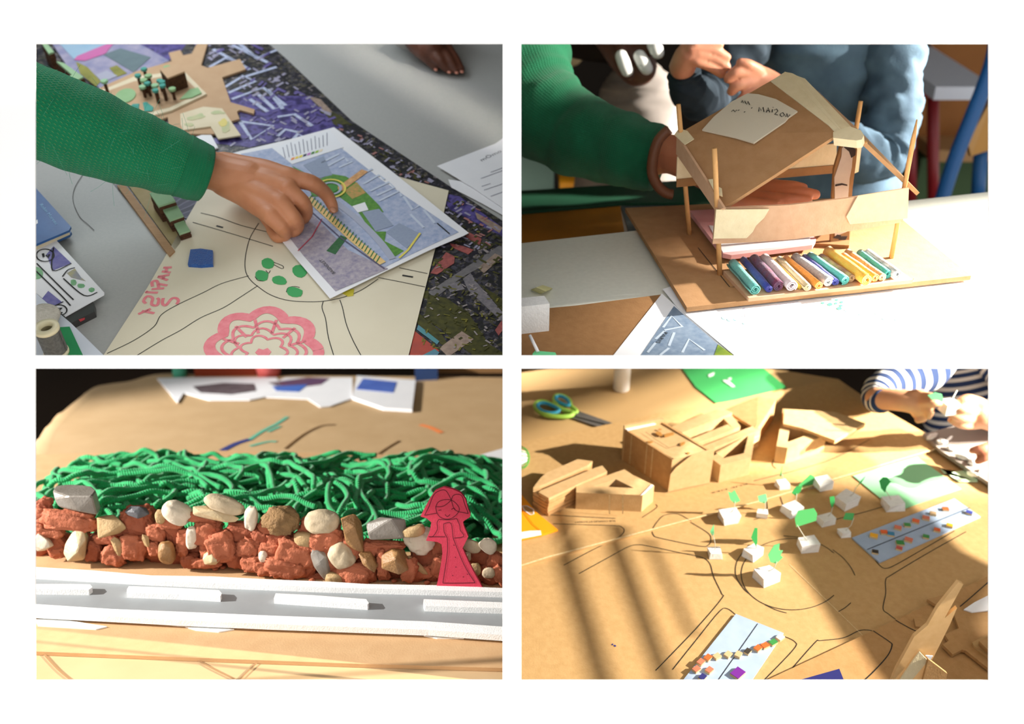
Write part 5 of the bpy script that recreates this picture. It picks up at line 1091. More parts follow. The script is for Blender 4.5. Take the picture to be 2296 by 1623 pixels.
# open ring building behind it
def ring(t, name, outer, inner, h, h0=0.0, m_=None):
    n = len(outer); g = []
    for i in range(n):
        j = (i + 1) % n
        q = [outer[i], outer[j], inner[j], inner[i]]
        part(t, name, prism([(p_.x, p_.y) for p_ in q], QH + h0, QH + h), m_ or m_h)
    return None
def top(u, v, h): return B4.p(u, v, QH + h)
H2 = thing(B4, 'ring_house', col(1640, 1040), 'open cardboard ring building with long beams behind the box house', 'model house')
h2 = 0.028
o = [top(u, v, h2) for u, v in ((1616, 1043), (1684, 1025), (1694, 965), (1593, 1026))]; i_ = [top(u, v, h2) for u, v in ((1622, 1027), (1668, 1016), (1678, 975), (1604, 1014))]
ring(H2, 'wall', o, i_, h2)
for (p0, p1, p2, p3, hh) in (((1562, 1006), (1578, 1012), (1706, 963), (1690, 954), 0.030), ((1548, 985), (1566, 992), (1645, 962), (1632, 951), 0.032), ((1505, 957), (1530, 970), (1642, 925), (1615, 914), 0.034), ((1620, 935), (1640, 930), (1660, 955), (1645, 962), 0.030)):
    part(H2, 'beam', prism([B4.xy(u, v, QH + hh) for u, v in (p0, p1, p2, p3)], QH, QH + hh), m_h)
    for k in range(3): part(H2, 'board_layer', prism([(x, y - 0.0006) for x, y in [B4.xy(u, v, QH + hh) for u, v in (p0, p1, p2, p3)]], QH + 0.004 + k * 0.008, QH + 0.0052 + k * 0.008), m_c4e)
sl = [top(u, v, h) for u, v, h in ((1625, 918, .030), (1700, 888, .040), (1740, 896, .040), (1697, 962, .030))]
part(H2, 'tilted_panel', slab(sl, (0.1, 0.1, 1), 0.004), m_hs)
sl2 = [sl[3], sl[2], Vector((sl[2].x, sl[2].y, QH + .004)), Vector((sl[3].x, sl[3].y, QH))]
part(H2, 'layered_side', slab(sl2, (1, -0.4, 0), 0.004), m_hs)
# triangular house with layered slab at the right
H3 = thing(B4, 'triangle_house', col(1790, 1020), 'triangular open cardboard house leaning on a layered slab', 'model house')
h3 = 0.026
o = [top(u, v, h3) for u, v in ((1741, 1000), (1766, 1004), (1853, 977), (1806, 950), (1752, 943))]; i_ = [top(u, v, h3) for u, v in ((1764, 990), (1769, 990), (1824, 970), (1802, 960), (1772, 957))]
ring(H3, 'wall', o, i_, h3)
q = [(1758, 912), (1871, 918), (1940, 944), (1872, 982), (1800, 955), (1756, 945)]
for k in range(5):
    z0 = 0.004 + k * 0.006; z1 = z0 + 0.005
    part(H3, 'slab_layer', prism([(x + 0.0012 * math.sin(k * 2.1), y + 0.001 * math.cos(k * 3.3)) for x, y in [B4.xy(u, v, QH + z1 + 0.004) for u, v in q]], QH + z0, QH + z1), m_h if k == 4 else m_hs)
# layered strips at the left and the front box
H4 = thing(B4, 'strip_house', col(1270, 1110), 'two stacks of layered cardboard strips left of the front box', 'model house')
for (q, n) in (([(1196, 1092), (1212, 1069), (1228, 1058), (1296, 1029), (1328, 1033), (1318, 1042), (1212, 1088)], 6), ([(1208, 1103), (1230, 1115), (1300, 1083), (1362, 1056), (1350, 1043), (1334, 1048), (1214, 1098)], 6), ([(1196, 1093), (1212, 1088), (1214, 1099), (1232, 1115), (1222, 1118), (1196, 1102)], 5)):
    for k in range(n):
        z0 = k * 0.0048; z1 = z0 + 0.0042; r_ = random.Random(k + len(q))
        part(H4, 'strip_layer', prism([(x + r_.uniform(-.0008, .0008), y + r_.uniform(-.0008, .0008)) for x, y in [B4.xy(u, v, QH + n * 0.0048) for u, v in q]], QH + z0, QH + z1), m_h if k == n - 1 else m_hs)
H5 = thing(B4, 'front_box', col(1380, 1140), 'low cardboard box house with triangular opening, nearest the pen streets', 'model house')
h5 = 0.026
o = [top(u, v, h5) for u, v in ((1292, 1104), (1441, 1110), (1467, 1088), (1418, 1064), (1400, 1052), (1292, 1090))]; i_ = [top(u, v, h5) for u, v in ((1331, 1090), (1420, 1094), (1421, 1094), (1385, 1076), (1381, 1074), (1331, 1090))]
ring(H5, 'wall', o, i_, h5)
for u in (1365, 1395): part(H5, 'board_seam', slab([B4.vert((1294, 1149, QH), (1439, 1159, QH), u + du, v, .0008) for du, v in ((0, 1152), (3, 1152), (3, 1110), (0, 1110))], (0, -1, 0), 0.0004), m_c4e)
part(H5, 'tape', slab([top(1437, 1110, h5 + .001), top(1445, 1106, h5 + .001), top(1465, 1087, h5 + .001), top(1460, 1086, h5 + .001)], (0, 0, 1), 0.0006), m_wh)

# scissors ---------------------------------------------------------
sc_ = thing(B4, 'scissors', B4.p(1270, 920, 0.002), 'open scissors with green and blue handles at the upper left', 'scissors')
m_st = mat('steel_blade', (120, 116, 112), 0.35, None, metal=0.4); m_sg = mat('lime_plastic', (170, 220, 90), 0.45); m_sb = mat('cyan_plastic', (60, 176, 214), 0.45)
piv = B4.p(1293, 928, 0.005)
def spx(u, v, h=0.005): return B4.p(u, v, h)
part(sc_, 'blade', slab([spx(1280, 922), spx(1300, 922), spx(1376, 949), spx(1355, 949), spx(1288, 932)], (0, 0, 1), 0.002), m_st)
part(sc_, 'blade', slab([spx(1284, 928, .003), spx(1302, 930, .003), spx(1340, 945, .003), spx(1365, 960, .003), spx(1340, 956, .003), spx(1282, 936, .003)], (0, 0, 1), 0.002), m_st)
part(sc_, 'screw', prism([(piv.x + .003 * math.cos(k), piv.y + .003 * math.sin(k)) for k in [j * .785 for j in range(8)]], 0.005, 0.0065), m_st)
def loop(pxs, rp, h, m_, name): 
    pts = smooth_path([B4.p(u, v, h) for u, v in pxs], 4, True); part(sc_, name, tube(pts, rp * B4.px(pts[0]), 10, False, None, True), m_)
loop([(1284, 925), (1262, 919), (1226, 903), (1208, 901), (1200, 908), (1206, 920), (1224, 930), (1255, 934), (1278, 932)], 5.5, 0.006, m_sg, 'handle')
loop([(1252, 917), (1228, 905), (1212, 904), (1205, 909), (1212, 919), (1230, 925), (1248, 924)], 4.0, 0.0085, m_sb, 'handle_grip')
loop([(1292, 921), (1280, 910), (1276, 897), (1262, 888), (1246, 888), (1243, 898), (1252, 912), (1270, 920), (1288, 926)], 5.0, 0.006, m_sg, 'handle')
loop([(1276, 908), (1272, 897), (1260, 889), (1248, 889), (1247, 896), (1256, 903), (1268, 908)], 4.0, 0.0085, m_sb, 'handle_grip')
# glue stick, green paper, orange envelope, net
gb = B4.p(1393, 872)
rg = 18.5 * B4.px(gb)
solo(B4, 'white_glue_stick', lathe(gb, [(0, 0), (rg * .9, 0), (rg, 0.002), (rg, 0.085), (rg * .9, 0.09), (0, 0.09)], 20), mat('white_plastic', (240, 240, 240), 0.35), 'white cylinder of a glue stick standing at the top', 'glue stick', None, gb)
gs_ = thing(B4, 'green_sheet', B4.p(1640, 860, 0.001), 'bright green paper sheet with white scraps at the top', 'paper')
part(gs_, 'sheet', pxpoly(B4, [(1522, 815), (1700, 815), (1764, 868), (1608, 905), (1560, 868)], 0.0008, 0.0018), mat('green_sheet', (70, 170, 96), 0.7, (62, 160, 88), 20, 0.5))
for px in ([(1588, 840), (1602, 834), (1600, 840), (1590, 844)], [(1620, 852), (1632, 852), (1648, 866), (1640, 866)], [(1632, 848), (1640, 846), (1638, 852)]):
    part(gs_, 'white_scrap', pxpoly(B4, px, 0.0018, 0.003), m_wh)
oe = thing(B4, 'orange_folder', B4.p(1200, 1170, QH), 'orange card folder with punched handle at the left edge', 'folder')
m_or = mat('orange_card', (248, 158, 20), 0.5)
part(oe, 'card', pxpoly(B4, [(1152, 1090), (1169, 1108), (1205, 1150), (1251, 1187), (1215, 1198), (1152, 1212)], QH + 0.001, QH + 0.004), m_or)
part(oe, 'handle_hole', pxpoly(B4, [(1171, 1134), (1182, 1134), (1196, 1142), (1197, 1152), (1190, 1154), (1176, 1144)], QH + 0.004, QH + 0.0044), m_c4b)
part(oe, 'hole_rim', pxline(B4, [(1171, 1134), (1182, 1134), (1196, 1142), (1197, 1152), (1190, 1154), (1176, 1144)], 2, QH + 0.0048, False, True), m_wh)
part(oe, 'white_tab', pxpoly(B4, [(1152, 1195), (1186, 1190), (1212, 1189), (1214, 1198), (1152, 1210)], QH + 0.004, QH + 0.005), m_wh)
part(oe, 'fold_line', pxline(B4, [(1169, 1140), (1195, 1175), (1213, 1190)], 1.6, QH + 0.0048, False), mat('orange_dark', (200, 110, 10), 0.6))
nb = B4.p(1166, 1026, QH + 0.012)
net = thing(B4, 'netted_bundle', B4.p(1166, 1040, QH), 'white bundle in green netting at the left edge', 'bundle')
part(net, 'stuffing', lump(nb, (.010, 0, 0), (0, .014, 0), (0, 0, .009), 3, .2, 2, 3), m_wf)
g = []
for k in range(9):
    pts = [nb + Vector((.0125 * math.cos(t * .35 + k * .7) , .017 * math.sin(t * .35 + k * .7) * math.cos(k * .4), .0115 * math.sin(t * .35 + k * .7) * math.sin(k * .4 + .3))) for t in range(19)]
    g.append(tube(pts, .0006, 5))
part(net, 'netting', join(g), mat('green_net', (70, 150, 60), 0.6), None, None, 'stuff')

# foam-block trees --------------------------------------------------
m_fm = mat('white_foam_block', (240, 240, 238), 0.9, (228, 228, 226), 260, 0.5, 0.5, 700)
m_wire = mat('thin_wire', (200, 196, 180), 0.4)
LC = [(108, 206, 132), (86, 184, 106), (60, 164, 86), (124, 218, 152)]
def tree(cu, cv, s, leaf, lc, label, rot=0.0, hgt=0):
    z0 = DL if B4.p(cu, cv).y < B4.p(cu, 1170 - (cu - 1525) * .27).y else QH
    t = thing(B4, 'paper_tree', B4.p(cu, cv + s * .5, z0), label, 'paper tree', 'foam-block trees around the roundabout')
    k = B4.px(B4.p(cu, cv)); hw = s * k / 2; bh = s * k * 0.5
    c = B4.p(cu, cv, z0 + bh * .6); c.z = z0 + bh / 2
    r_ = random.Random(int(cu))
    X = Vector((math.cos(rot), math.sin(rot), 0)) * hw; Y = Vector((-math.sin(rot), math.cos(rot), 0)) * hw * .8
    g = obox(c, X, Y, Vector((0, 0, bh / 2)))
    g = ([p_ + Vector((r_.uniform(-1, 1), r_.uniform(-1, 1), r_.uniform(-.3, 1) if p_.z > c.z else 0)) * hw * .18 for p_ in g[0]], g[1], None, False)
    part(t, 'foam_block', g, m_fm)
    if leaf:
        lu = sum(q[0] for q in leaf) / len(leaf); lv = sum(q[1] for q in leaf) / len(leaf)
        # leaf stands upright above the block
        A = Vector((c.x, c.y, 0)); ln = B4.eye - c; ln.z = 0; ln.normalize(); ln = (ln + Vector((0.25 * math.sin(cu), 0, 0.35))).normalized()
        pts = [B4.hit(u, v, Vector((c.x, c.y, c.z + 0.03)), Vector((0, -1, 0))) for u, v in leaf]
        pts = [p_ + Vector((0, 0.25 * (p_.x - pts[0].x), 0)) for p_ in pts]
        L_ = part(t, 'paper_leaf', slab(pts, ln, 0.0006), mat('leaf_green_%d' % lc, LC[lc], 0.75, None, trans=0.0))
        lo = min(pts, key=lambda p_: p_.z)
        part(t, 'wire', tube([Vector((c.x, c.y, c.z + bh * .3)), lo.lerp(c, .4) + Vector((.002, 0, 0)), lo + Vector((0, -.0008, .004))], 0.0005, 5), m_wire)
tree(1635, 1156, 38, [(1632, 1102), (1640, 1106), (1648, 1101), (1662, 1128), (1648, 1132), (1638, 1122)], 0, 'foam-block tree with jagged light green leaf, left of the others near box house', .2)
tree(1708, 1150, 22, [(1699, 1112), (1718, 1110), (1722, 1126), (1716, 1132), (1702, 1126)], 3, 'small foam-block tree with square mint leaf by the ring house', -.2)
tree(1755, 1085, 26, [(1753, 1046), (1755, 1045), (1752, 1068), (1748, 1068)], 1, 'foam-block tree with a thin upright sliver leaf', .3)
tree(1776, 1140, 36, [(1786, 1090), (1800, 1092), (1796, 1104), (1785, 1112), (1774, 1104), (1780, 1095)], 2, 'foam-block tree with round dark leaf beside the big leaf', .5)
tree(1846, 1083, 34, [(1790, 1088), (1818, 1067), (1826, 1072), (1842, 1092), (1822, 1102), (1806, 1103)], 1, 'foam block behind the big rectangular green leaf', .3)
tree(1898, 1121, 42, [(1918, 1096), (1930, 1080), (1942, 1070), (1934, 1082), (1920, 1094)], 0, 'foam-block tree with slim slanted leaf at edge of green tissue', .6)
tree(2003, 1128, 40, [(1971, 1078), (1980, 1071), (1990, 1073), (2000, 1085), (1990, 1095), (1986, 1108), (1976, 1096)], 2, 'foam-block tree with dark leaf standing on the green tissue', .2)
tree(1852, 1164, 32, [(1860, 1114), (1871, 1114), (1873, 1128), (1866, 1143), (1862, 1128)], 2, 'foam-block tree with narrow dark pointed leaf', .4)
tree(1893, 1194, 24, [(1896, 1150), (1917, 1154), (1914, 1170), (1890, 1164)], 1, 'foam-block tree with small four-sided leaf near blue strip', .2)
tree(1812, 1219, 40, [(1782, 1162), (1790, 1146), (1828, 1146), (1836, 1160), (1834, 1176), (1786, 1183)], 1, 'foam-block tree with the largest broad leaf, on roundabout rim', .1)
tree(1603, 1238, 28, [(1592, 1192), (1601, 1176), (1602, 1200), (1597, 1202)], 3, 'foam-block tree with tiny mint flag leaf, far left by pen street', 0)
tree(1688, 1237, 34, [(1684, 1205), (1692, 1184), (1699, 1186), (1699, 1220), (1696, 1228)], 2, 'foam-block tree with tall dark green oval leaf', .7)
tree(1717, 1288, 44, [(1722, 1244), (1736, 1224), (1750, 1222), (1748, 1238), (1758, 1240), (1752, 1250), (1758, 1256), (1742, 1268), (1728, 1262)], 0, 'biggest foam-block tree with crumpled leaf inside the roundabout', .5)

# green tissue, blue strips with mosaic tiles
solo(B4, 'green_tissue', pxpoly(B4, [(1912, 1066), (2057, 1024), (2156, 1096), (2010, 1146)], DL + .0004, DL + .0010), mat('mint_tissue', (150, 214, 164), 0.7, (140, 206, 154), 12, 0.5), 'large mint green tissue sheet right of the trees', 'tissue paper')
solo(B4, 'green_tissue', pxpoly(B4, [(2108, 1050), (2118, 1062), (2170, 1052), (2192, 1062), (2192, 1080), (2150, 1080)], DL + .001, DL + .0016), mat('pale_mint_tissue', (196, 226, 184), 0.7), 'smaller pale green tissue scrap near the white scraps', 'tissue paper')
m_bl = mat('pale_blue_felt', (164, 182, 206), 0.9, (152, 170, 196), 60, 0.5)
TG = 'mosaic tiles glued on the blue strips'
def strip(px, label, mid, tiles, pre):
    t = thing(B4, 'blue_strip', B4.p(*px[0], DL), label, 'strip')
    part(t, 'sheet', pxpoly(B4, px, DL + 0.0002, DL + 0.0022), m_bl)
    part(t, 'pen_line', pxline(B4, mid, 1.8, DL + 0.0026, False), m_ink)
    for u, v, c, s, cn in tiles:
        k = B4.px(B4.p(u, v)); r_ = random.Random(u); a = pre + r_.uniform(-.25, .25); w2, h2_ = 8.5 * s * k, 6.5 * s * k
        c0 = B4.p(u, v, DL + .0062); X = Vector((math.cos(a), math.sin(a), 0)) * w2; Y = Vector((-math.sin(a), math.cos(a), 0)) * h2_
        tt = thing(B4, 'mosaic_tile', (c0.x, c0.y, DL + .0022), cn, 'tile', TG)
        part(tt, 'tile_body', obox((c0.x, c0.y, DL + .0034), X, Y, (0, 0, .0012)), m_tan_tile)
        part(tt, 'glaze', obox((c0.x, c0.y, DL + .0049), X * .97, Y * .97, (0, 0, .0004)), mat('glaze_%d_%d_%d' % c, c, 0.3))
m_tan_tile = mat('tile_body_tan', (206, 180, 136), 0.8)
OR, YE, GR, BL, BK, PK, TN = (222, 100, 50), (236, 176, 50), (60, 136, 70), (60, 130, 170), (60, 54, 48), (206, 116, 90), (200, 170, 130)
strip([(1911, 1205), (2140, 1117), (2199, 1158), (1972, 1260)], 'long pale blue felt strip with scattered mosaic tiles at right', [(1944, 1232), (2175, 1138)],
      [(1960, 1198, YE, 1, 'yellow mosaic tile at the near end of the right strip'), (1983, 1190, OR, .9, 'orange tile beside the yellow one on right strip'), (1998, 1194, BL, .9, 'blue tile near the yellow one on right strip'), (2014, 1180, PK, .9, 'pinkish tile in upper row of right strip'), (2035, 1174, GR, .8, 'striped green tile in upper row of right strip'), (2054, 1165, OR, .9, 'orange red tile in upper row, middle of right strip'), (2077, 1158, PK, .9, 'pair-end red tile in upper row of right strip'), (2093, 1148, TN, .8, 'pale tan tile in upper row of right strip'), (2121, 1138, OR, .8, 'small red tile near far end of right strip'),
       (2174, 1146, (56, 70, 150), .8, 'navy tile at the far right tip of right strip'), (2130, 1175, YE, .8, 'yellow tile in lower row of right strip'), (2102, 1185, OR, .8, 'orange tile in lower row of right strip'), (2077, 1200, GR, .8, 'green tile in lower row of right strip'), (2038, 1207, PK, 1, 'brick red tile in lower row, middle of right strip'), (2019, 1214, GR, 1, 'green tile left of the brick red one'), (2017, 1226, (190, 90, 80), .8, 'dull red tile below the green one'), (1963, 1234, BK, .8, 'black tile at lower near end of right strip')], -.3)
strip([(1650, 1376), (1757, 1419), (1672, 1545), (1515, 1545)], 'pale blue felt strip with mosaic tiles at bottom centre', [(1699, 1398), (1596, 1545)],
      [(1572, 1481, PK, 1, 'salmon tile at left edge of the bottom strip'), (1588, 1471, OR, 1, 'bright orange tile in the diagonal row, bottom strip'), (1608, 1468, TN, 1, 'plain tan tile after bright orange one'), (1633, 1464, TN, 1, 'ridged tan tile second in the diagonal row'), (1656, 1464, TN, 1, 'wide tan tile on the pen line, bottom strip'), (1677, 1457, BK, .9, 'black speckled tile in the diagonal row'), (1700, 1450, OR, 1, 'orange tile right of the black speckled tile'), (1716, 1444, OR, 1, 'second orange tile near the green one'), (1734, 1437, GR, 1, 'green glazed tile at the right end of diagonal row'),
       (1562, 1497, PK, 1, 'salmon tile lowest at the left edge'), (1591, 1499, PK, 1, 'salmon tile inside the bottom strip'), (1576, 1515, (50, 50, 110), 1, 'navy marbled tile at the bottom of strip'), (1655, 1506, (110, 40, 140), 1.7, 'long violet tile at the bottom of strip'), (1750, 1426, (226, 220, 206), 1, 'pale cream tile at the right corner')], .75)
solo(B4, 'navy_card', pxpoly(B4, [(1780, 1545), (1797, 1523), (1882, 1499), (1900, 1545)], CHh, CHh + 0.004), mat('navy_paper', (34, 36, 100), 0.7), 'navy blue card at the bottom edge', 'card')

# standing spire and cutouts at the lower right
sv = thing(B4, 'cardboard_spire', B4.p(2050, 1535, CHh), 'forked cardboard spire standing upright at lower right corner', 'spire')
SA = (1985, 1600, CHh); SB = (2110, 1590, CHh)
SP = [(2149, 1305), (2160, 1310), (2118, 1386), (2146, 1363), (2130, 1400), (2090, 1480), (2068, 1560), (1985, 1560), (2010, 1500), (2050, 1427), (2080, 1402), (2102, 1363)]
pts = [B4.vert(SA, SB, u, v) for u, v in SP]
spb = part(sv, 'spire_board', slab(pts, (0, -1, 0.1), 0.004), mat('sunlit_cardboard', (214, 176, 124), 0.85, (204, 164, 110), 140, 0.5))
pts = [B4.vert(SA, SB, u, v, .003) for u, v in ((2062, 1462), (2081, 1482), (2040, 1530), (2000, 1560), (2014, 1530), (2048, 1480))]
part(sv, 'tape', slab(pts, (0, -1, 0.1), 0.0015), m_tape, spb)
pts = [B4.vert(SA, SB, u, v, .006) for u, v in ((2082, 1478), (2124, 1510), (2114, 1560), (2060, 1560))]
part(sv, 'brace_board', slab(pts, (0, -1, 0.1), 0.003), m_c4b)
part(sv, 'tape', slab([B4.vert(SA, SB, u, v, .007) for u, v in ((2076, 1470), (2092, 1471), (2086, 1480))], (0, -1, 0.1), 0.001), m_wh)
cc = thing(B4, 'street_cutout', B4.p(2150, 1420, CHh), 'brown cardboard cutout of streets at the right edge', 'cutout')
part(cc, 'board', pxpoly(B4, [(2079, 1343), (2116, 1334), (2170, 1372), (2185, 1372), (2217, 1367), (2290, 1360), (2290, 1520), (2217, 1499), (2165, 1458), (2157, 1456), (2136, 1467), (2114, 1445), (2127, 1436), (2118, 1422), (2150, 1408), (2140, 1380)], CHh + 0.002, CHh + 0.006), m_c4b)
part(cc, 'raised_plot', pxpoly(B4, [(2180, 1440), (2217, 1420), (2290, 1400), (2290, 1500), (2217, 1472), (2184, 1448)], CHh + 0.006, CHh + 0.009), m_c4)
for k in range(3): part(cc, 'plot_layer', pxpoly(B4, [(2195, 1443 - k * 3), (2217, 1432 - k * 3), (2290, 1420), (2290, 1490), (2217, 1464 - k * 3)], CHh + 0.009 + k * 0.003, CHh + 0.0115 + k * 0.003), m_c4b)
solo(B4, 'arrow_scrap', pxpoly(B4, [(2049, 1385), (2083, 1395), (2080, 1408), (2053, 1404)], CHh, CHh + 0.003), m_c4b, 'small brown cardboard scrap left of the spire', 'cardboard scrap')
solo(B4, 'white_leaf_card', pxpoly(B4, [(2161, 1366), (2185, 1350), (2217, 1334), (2290, 1320), (2290, 1362), (2217, 1368), (2180, 1372)], CHh + 0.0065, CHh + 0.008), m_wh, 'white card tip at the right edge above the street cutout', 'card')
# clutter at the far right
m_gt = mat('grey_table_top', (150, 140, 132), 0.6)
solo(B4, 'grey_tablet', pxpoly(B4, [(2070, 972), (2160, 950), (2290, 990), (2290, 1110), (2230, 1090), (2110, 1010)], QH + 0.001, QH + 0.006), m_gt, 'grey flat tray under white scraps beside the child', 'tray')
FS = 'white foam scraps beside the striped shirt'
for i, (u, v, s, lb) in enumerate(((2090, 978, 26, 'foam scrap lying leftmost in front of the child'), (2112, 990, 20, 'foam scrap second from left near the hands'), (2128, 985, 16, 'thin foam scrap pointing to the hands'), (2135, 1005, 24, 'foam scrap in the middle of the grey tray'), (2160, 1025, 26, 'foam scrap right of the middle one'), (2185, 1035, 30, 'large foam scrap near the right edge'), (2205, 1055, 26, 'foam scrap lowest by the right edge'), (2180, 1062, 16, 'tiny foam scrap beside pale green tissue'))):
    c = B4.p(u, v, QH + .009); k = B4.px(c); r_ = random.Random(i)
    solo(B4, 'foam_scrap', lump((c.x, c.y, QH + .009), (s * k * .5, r_.uniform(-.004, .004), 0), (r_.uniform(-.005, .005), s * k * .35, 0), (0, 0, .004), i, .3, 2, 3, 2, 0, False), m_fm, lb, 'foam scrap', FS)

# ================================================================ PEOPLE
def knit_mat(name, c, c2, rows=260.0, cols=60.0, speck=0.25):
    if name in MATS: return MATS[name]
    m = mat(name, c, 0.95, c2, 30, 0.6, sheen=0.12)
    nt = m.node_tree; b = nt.nodes['Principled BSDF']; L = nt.links
    def M(op, a, b_=None):
        n = nt.nodes.new('ShaderNodeMath'); n.operation = op
        for i, q in enumerate((a, b_)):
            if q is None: continue
            if isinstance(q, (int, float)): n.inputs[i].default_value = q
            else: L.new(q, n.inputs[i])
        return n.outputs[0]
    uvn = nt.nodes.new('ShaderNodeUVMap'); sx = nt.nodes.new('ShaderNodeSeparateXYZ'); L.new(uvn.outputs[0], sx.inputs[0])
    tri = M('ABSOLUTE', M('SUBTRACT', M('FRACT', M('MULTIPLY', sx.outputs[0], cols)), 0.5))
    ph = M('ADD', M('MULTIPLY', sx.outputs[1], rows), M('MULTIPLY', tri, 1.3))
    wv = M('SINE', M('MULTIPLY', ph, 6.2832))
    rib = M('MULTIPLY', M('SINE', M('MULTIPLY', M('MULTIPLY', sx.outputs[0], cols), 6.2832)), 0.6)
    h = M('ADD', wv, rib)
    bp = nt.nodes.new('ShaderNodeBump'); bp.inputs['Strength'].default_value = 0.45; bp.inputs['Distance'].default_value = 0.0015
    L.new(h, bp.inputs['Height']); L.new(bp.outputs[0], b.inputs['Normal'])
    # pale stitches in the valleys
    src = b.inputs['Base Color'].links[0].from_socket
    fac = M('MULTIPLY', M('GREATER_THAN', M('MULTIPLY', h, -1.0), 1.25), speck)
    mx = nt.nodes.new('ShaderNodeMix'); mx.data_type = 'RGBA'; L.new(fac, mx.inputs[0]); L.new(src, mx.inputs[6])
    mx.inputs[7].default_value = lin((150, 170, 90)) + (1,); L.new(mx.outputs[2], b.inputs['Base Color'])
    return m
def stripe_mat(name, c1, c2, freq, duty=0.55):
    if name in MATS: return MATS[name]
    m = mat(name, c1, 0.9); nt = m.node_tree; b = nt.nodes['Principled BSDF']; L = nt.links
    uvn = nt.nodes.new('ShaderNodeUVMap'); sx = nt.nodes.new('ShaderNodeSeparateXYZ'); L.new(uvn.outputs[0], sx.inputs[0])
    a = nt.nodes.new('ShaderNodeMath'); a.operation = 'MULTIPLY'; a.inputs[1].default_value = freq; L.new(sx.outputs[1], a.inputs[0])
    f = nt.nodes.new('ShaderNodeMath'); f.operation = 'FRACT'; L.new(a.outputs[0], f.inputs[0])
    g = nt.nodes.new('ShaderNodeMath'); g.operation = 'GREATER_THAN'; g.inputs[1].default_value = duty; L.new(f.outputs[0], g.inputs[0])
    mx = nt.nodes.new('ShaderNodeMix'); mx.data_type = 'RGBA'; L.new(g.outputs[0], mx.inputs[0])
    mx.inputs[6].default_value = lin(c1) + (1,); mx.inputs[7].default_value = lin(c2) + (1,); L.new(mx.outputs[2], b.inputs['Base Color'])
    return m
def ptY(bay, u, v, y): return bay.hit(u, v, Vector((0, y, 0)), Vector((0, 1, 0)))
def limbY(bay, chain, **kw):
    """like limb, but each point is (u, v, distance y along the table, radius px)"""
    ch = []
    for u, v, y, r in chain:
        q = ptY(bay, u, v, y); ch.append((u, v, q.z, r))
    return limb(bay, ch, **kw)
def cloth(bay, chain, isY=False, n=48, k=14, fold=0.05, seed=0, flat=None, hem=True, crease=9.0, clampx=None):
    """garment tube with folds; open at the last ring, hem turned inwards"""
    P = [ptY(bay, u, v, h) if isY else bay.p(u, v, h) for u, v, h, r in chain]; Rr = [c[3] * bay.px(q) for c, q in zip(chain, P)]
    pts = smooth_path(P, k); rr = []
    for i in range(len(P) - 1):
        for j in range(k):
            t = j / k; t = t * t * (3 - 2 * t); rr.append(Rr[i] * (1 - t) + Rr[i + 1] * t)
    rr.append(Rr[-1])
    if hem:
        d = (pts[-1] - pts[-2]).normalized()
        for o_, s_ in ((0.002, 0.985), (0.001, 0.93), (-0.012, 0.88)): pts.append(pts[-1] + d * o_); rr.append(Rr[-1] * s_)
    g = tube(pts, rr, n, True, flat)
    out = []
    for i, q in enumerate(g[0]):
        ri = i // n; c = pts[ri]; d = q - c; a = 2 * math.pi * (i % n) / n
        s = ri / len(pts)
        f_ = noise.noise(Vector((math.cos(a) * 0.8, math.sin(a) * 0.8, s * crease + seed))) + 0.5 * noise.noise(Vector((math.cos(a) * 2, math.sin(a) * 2, s * crease * 2.2 + seed * 2)))
        q2 = c + d * (1 + fold * f_)
        if clampx is not None: q2.x = max(q2.x, clampx)
        out.append(q2)
    return (out, g[1], g[2], True)
def skin_mat(name, c, c2): return mat(name, c, 0.5, c2, 45, 0.6, 0.12, 700, sub=0.15)
m_green = knit_mat('green_knit', (20, 134, 88), (16, 118, 76), 270, 74, 0.3)

# ---- plan table: pointing hand in a green sleeve
P1 = thing(B1, 'person', B1.p(300, 330), 'arm in green knitted sleeve pointing at the printed map', 'person')
m_sk1 = skin_mat('skin_tan', (204, 140, 100), (188, 122, 84))
L1 = lambda ch: limb(B1, ch)
hand = [L1([(390, 352, .068, 44), (455, 376, .056, 43), (510, 392, .048, 43), (560, 402, .046, 42)]),
        L1([(500, 376, .050, 36), (580, 384, .050, 30), (640, 396, .050, 24), (662, 402, .048, 22)]), L1([(500, 388, .046, 38), (580, 405, .046, 33), (646, 424, .046, 24)]),
        L1([(505, 400, .042, 36), (570, 430, .040, 33), (630, 456, .040, 23)]), L1([(505, 408, .040, 34), (560, 442, .036, 30), (608, 484, .034, 21)]), L1([(520, 400, .034, 40), (590, 450, .030, 36), (625, 470, .026, 26)]),
        L1([(655, 402, .048, 21), (698, 410, .044, 19), (730, 434, .026, 16), (744, 458, .014, 13.5), (748, 470, .008, 11)]),
        L1([(646, 428, .046, 22), (676, 452, .036, 19), (686, 476, .020, 16), (672, 492, .010, 15), (645, 485, .010, 14)]),
        L1([(630, 458, .040, 22), (656, 486, .032, 19), (667, 506, .018, 16), (652, 520, .009, 15), (630, 508, .009, 13)]),
        L1([(608, 486, .034, 20), (630, 508, .026, 18), (640, 524, .013, 15), (622, 531, .008, 14), (608, 515, .008, 12)]),
        L1([(560, 440, .020, 24), (595, 480, .012, 18), (610, 512, .008, 13)])]
part(P1, 'hand', voxel('hand', hand, None, 0.0014, 7), m_sk1)
def nail(t, bay, u, v, h, w_, l_, ang, m_=None):
    c = bay.p(u, v, h); k = bay.px(c); a = R(ang)
    ex = Vector((math.cos(a), math.sin(a), -.35)) * (l_ * k / 2); ey = Vector((-math.sin(a), math.cos(a), 0)) * (w_ * k / 2)
    part(t, 'fingernail', lump(c, ex, ey, (0, 0, .0008), 1, 0, 1, 2), m_ or mat('nail', (206, 150, 120), 0.3))
nail(P1, B1, 747, 470, .0135, 13, 17, -52)
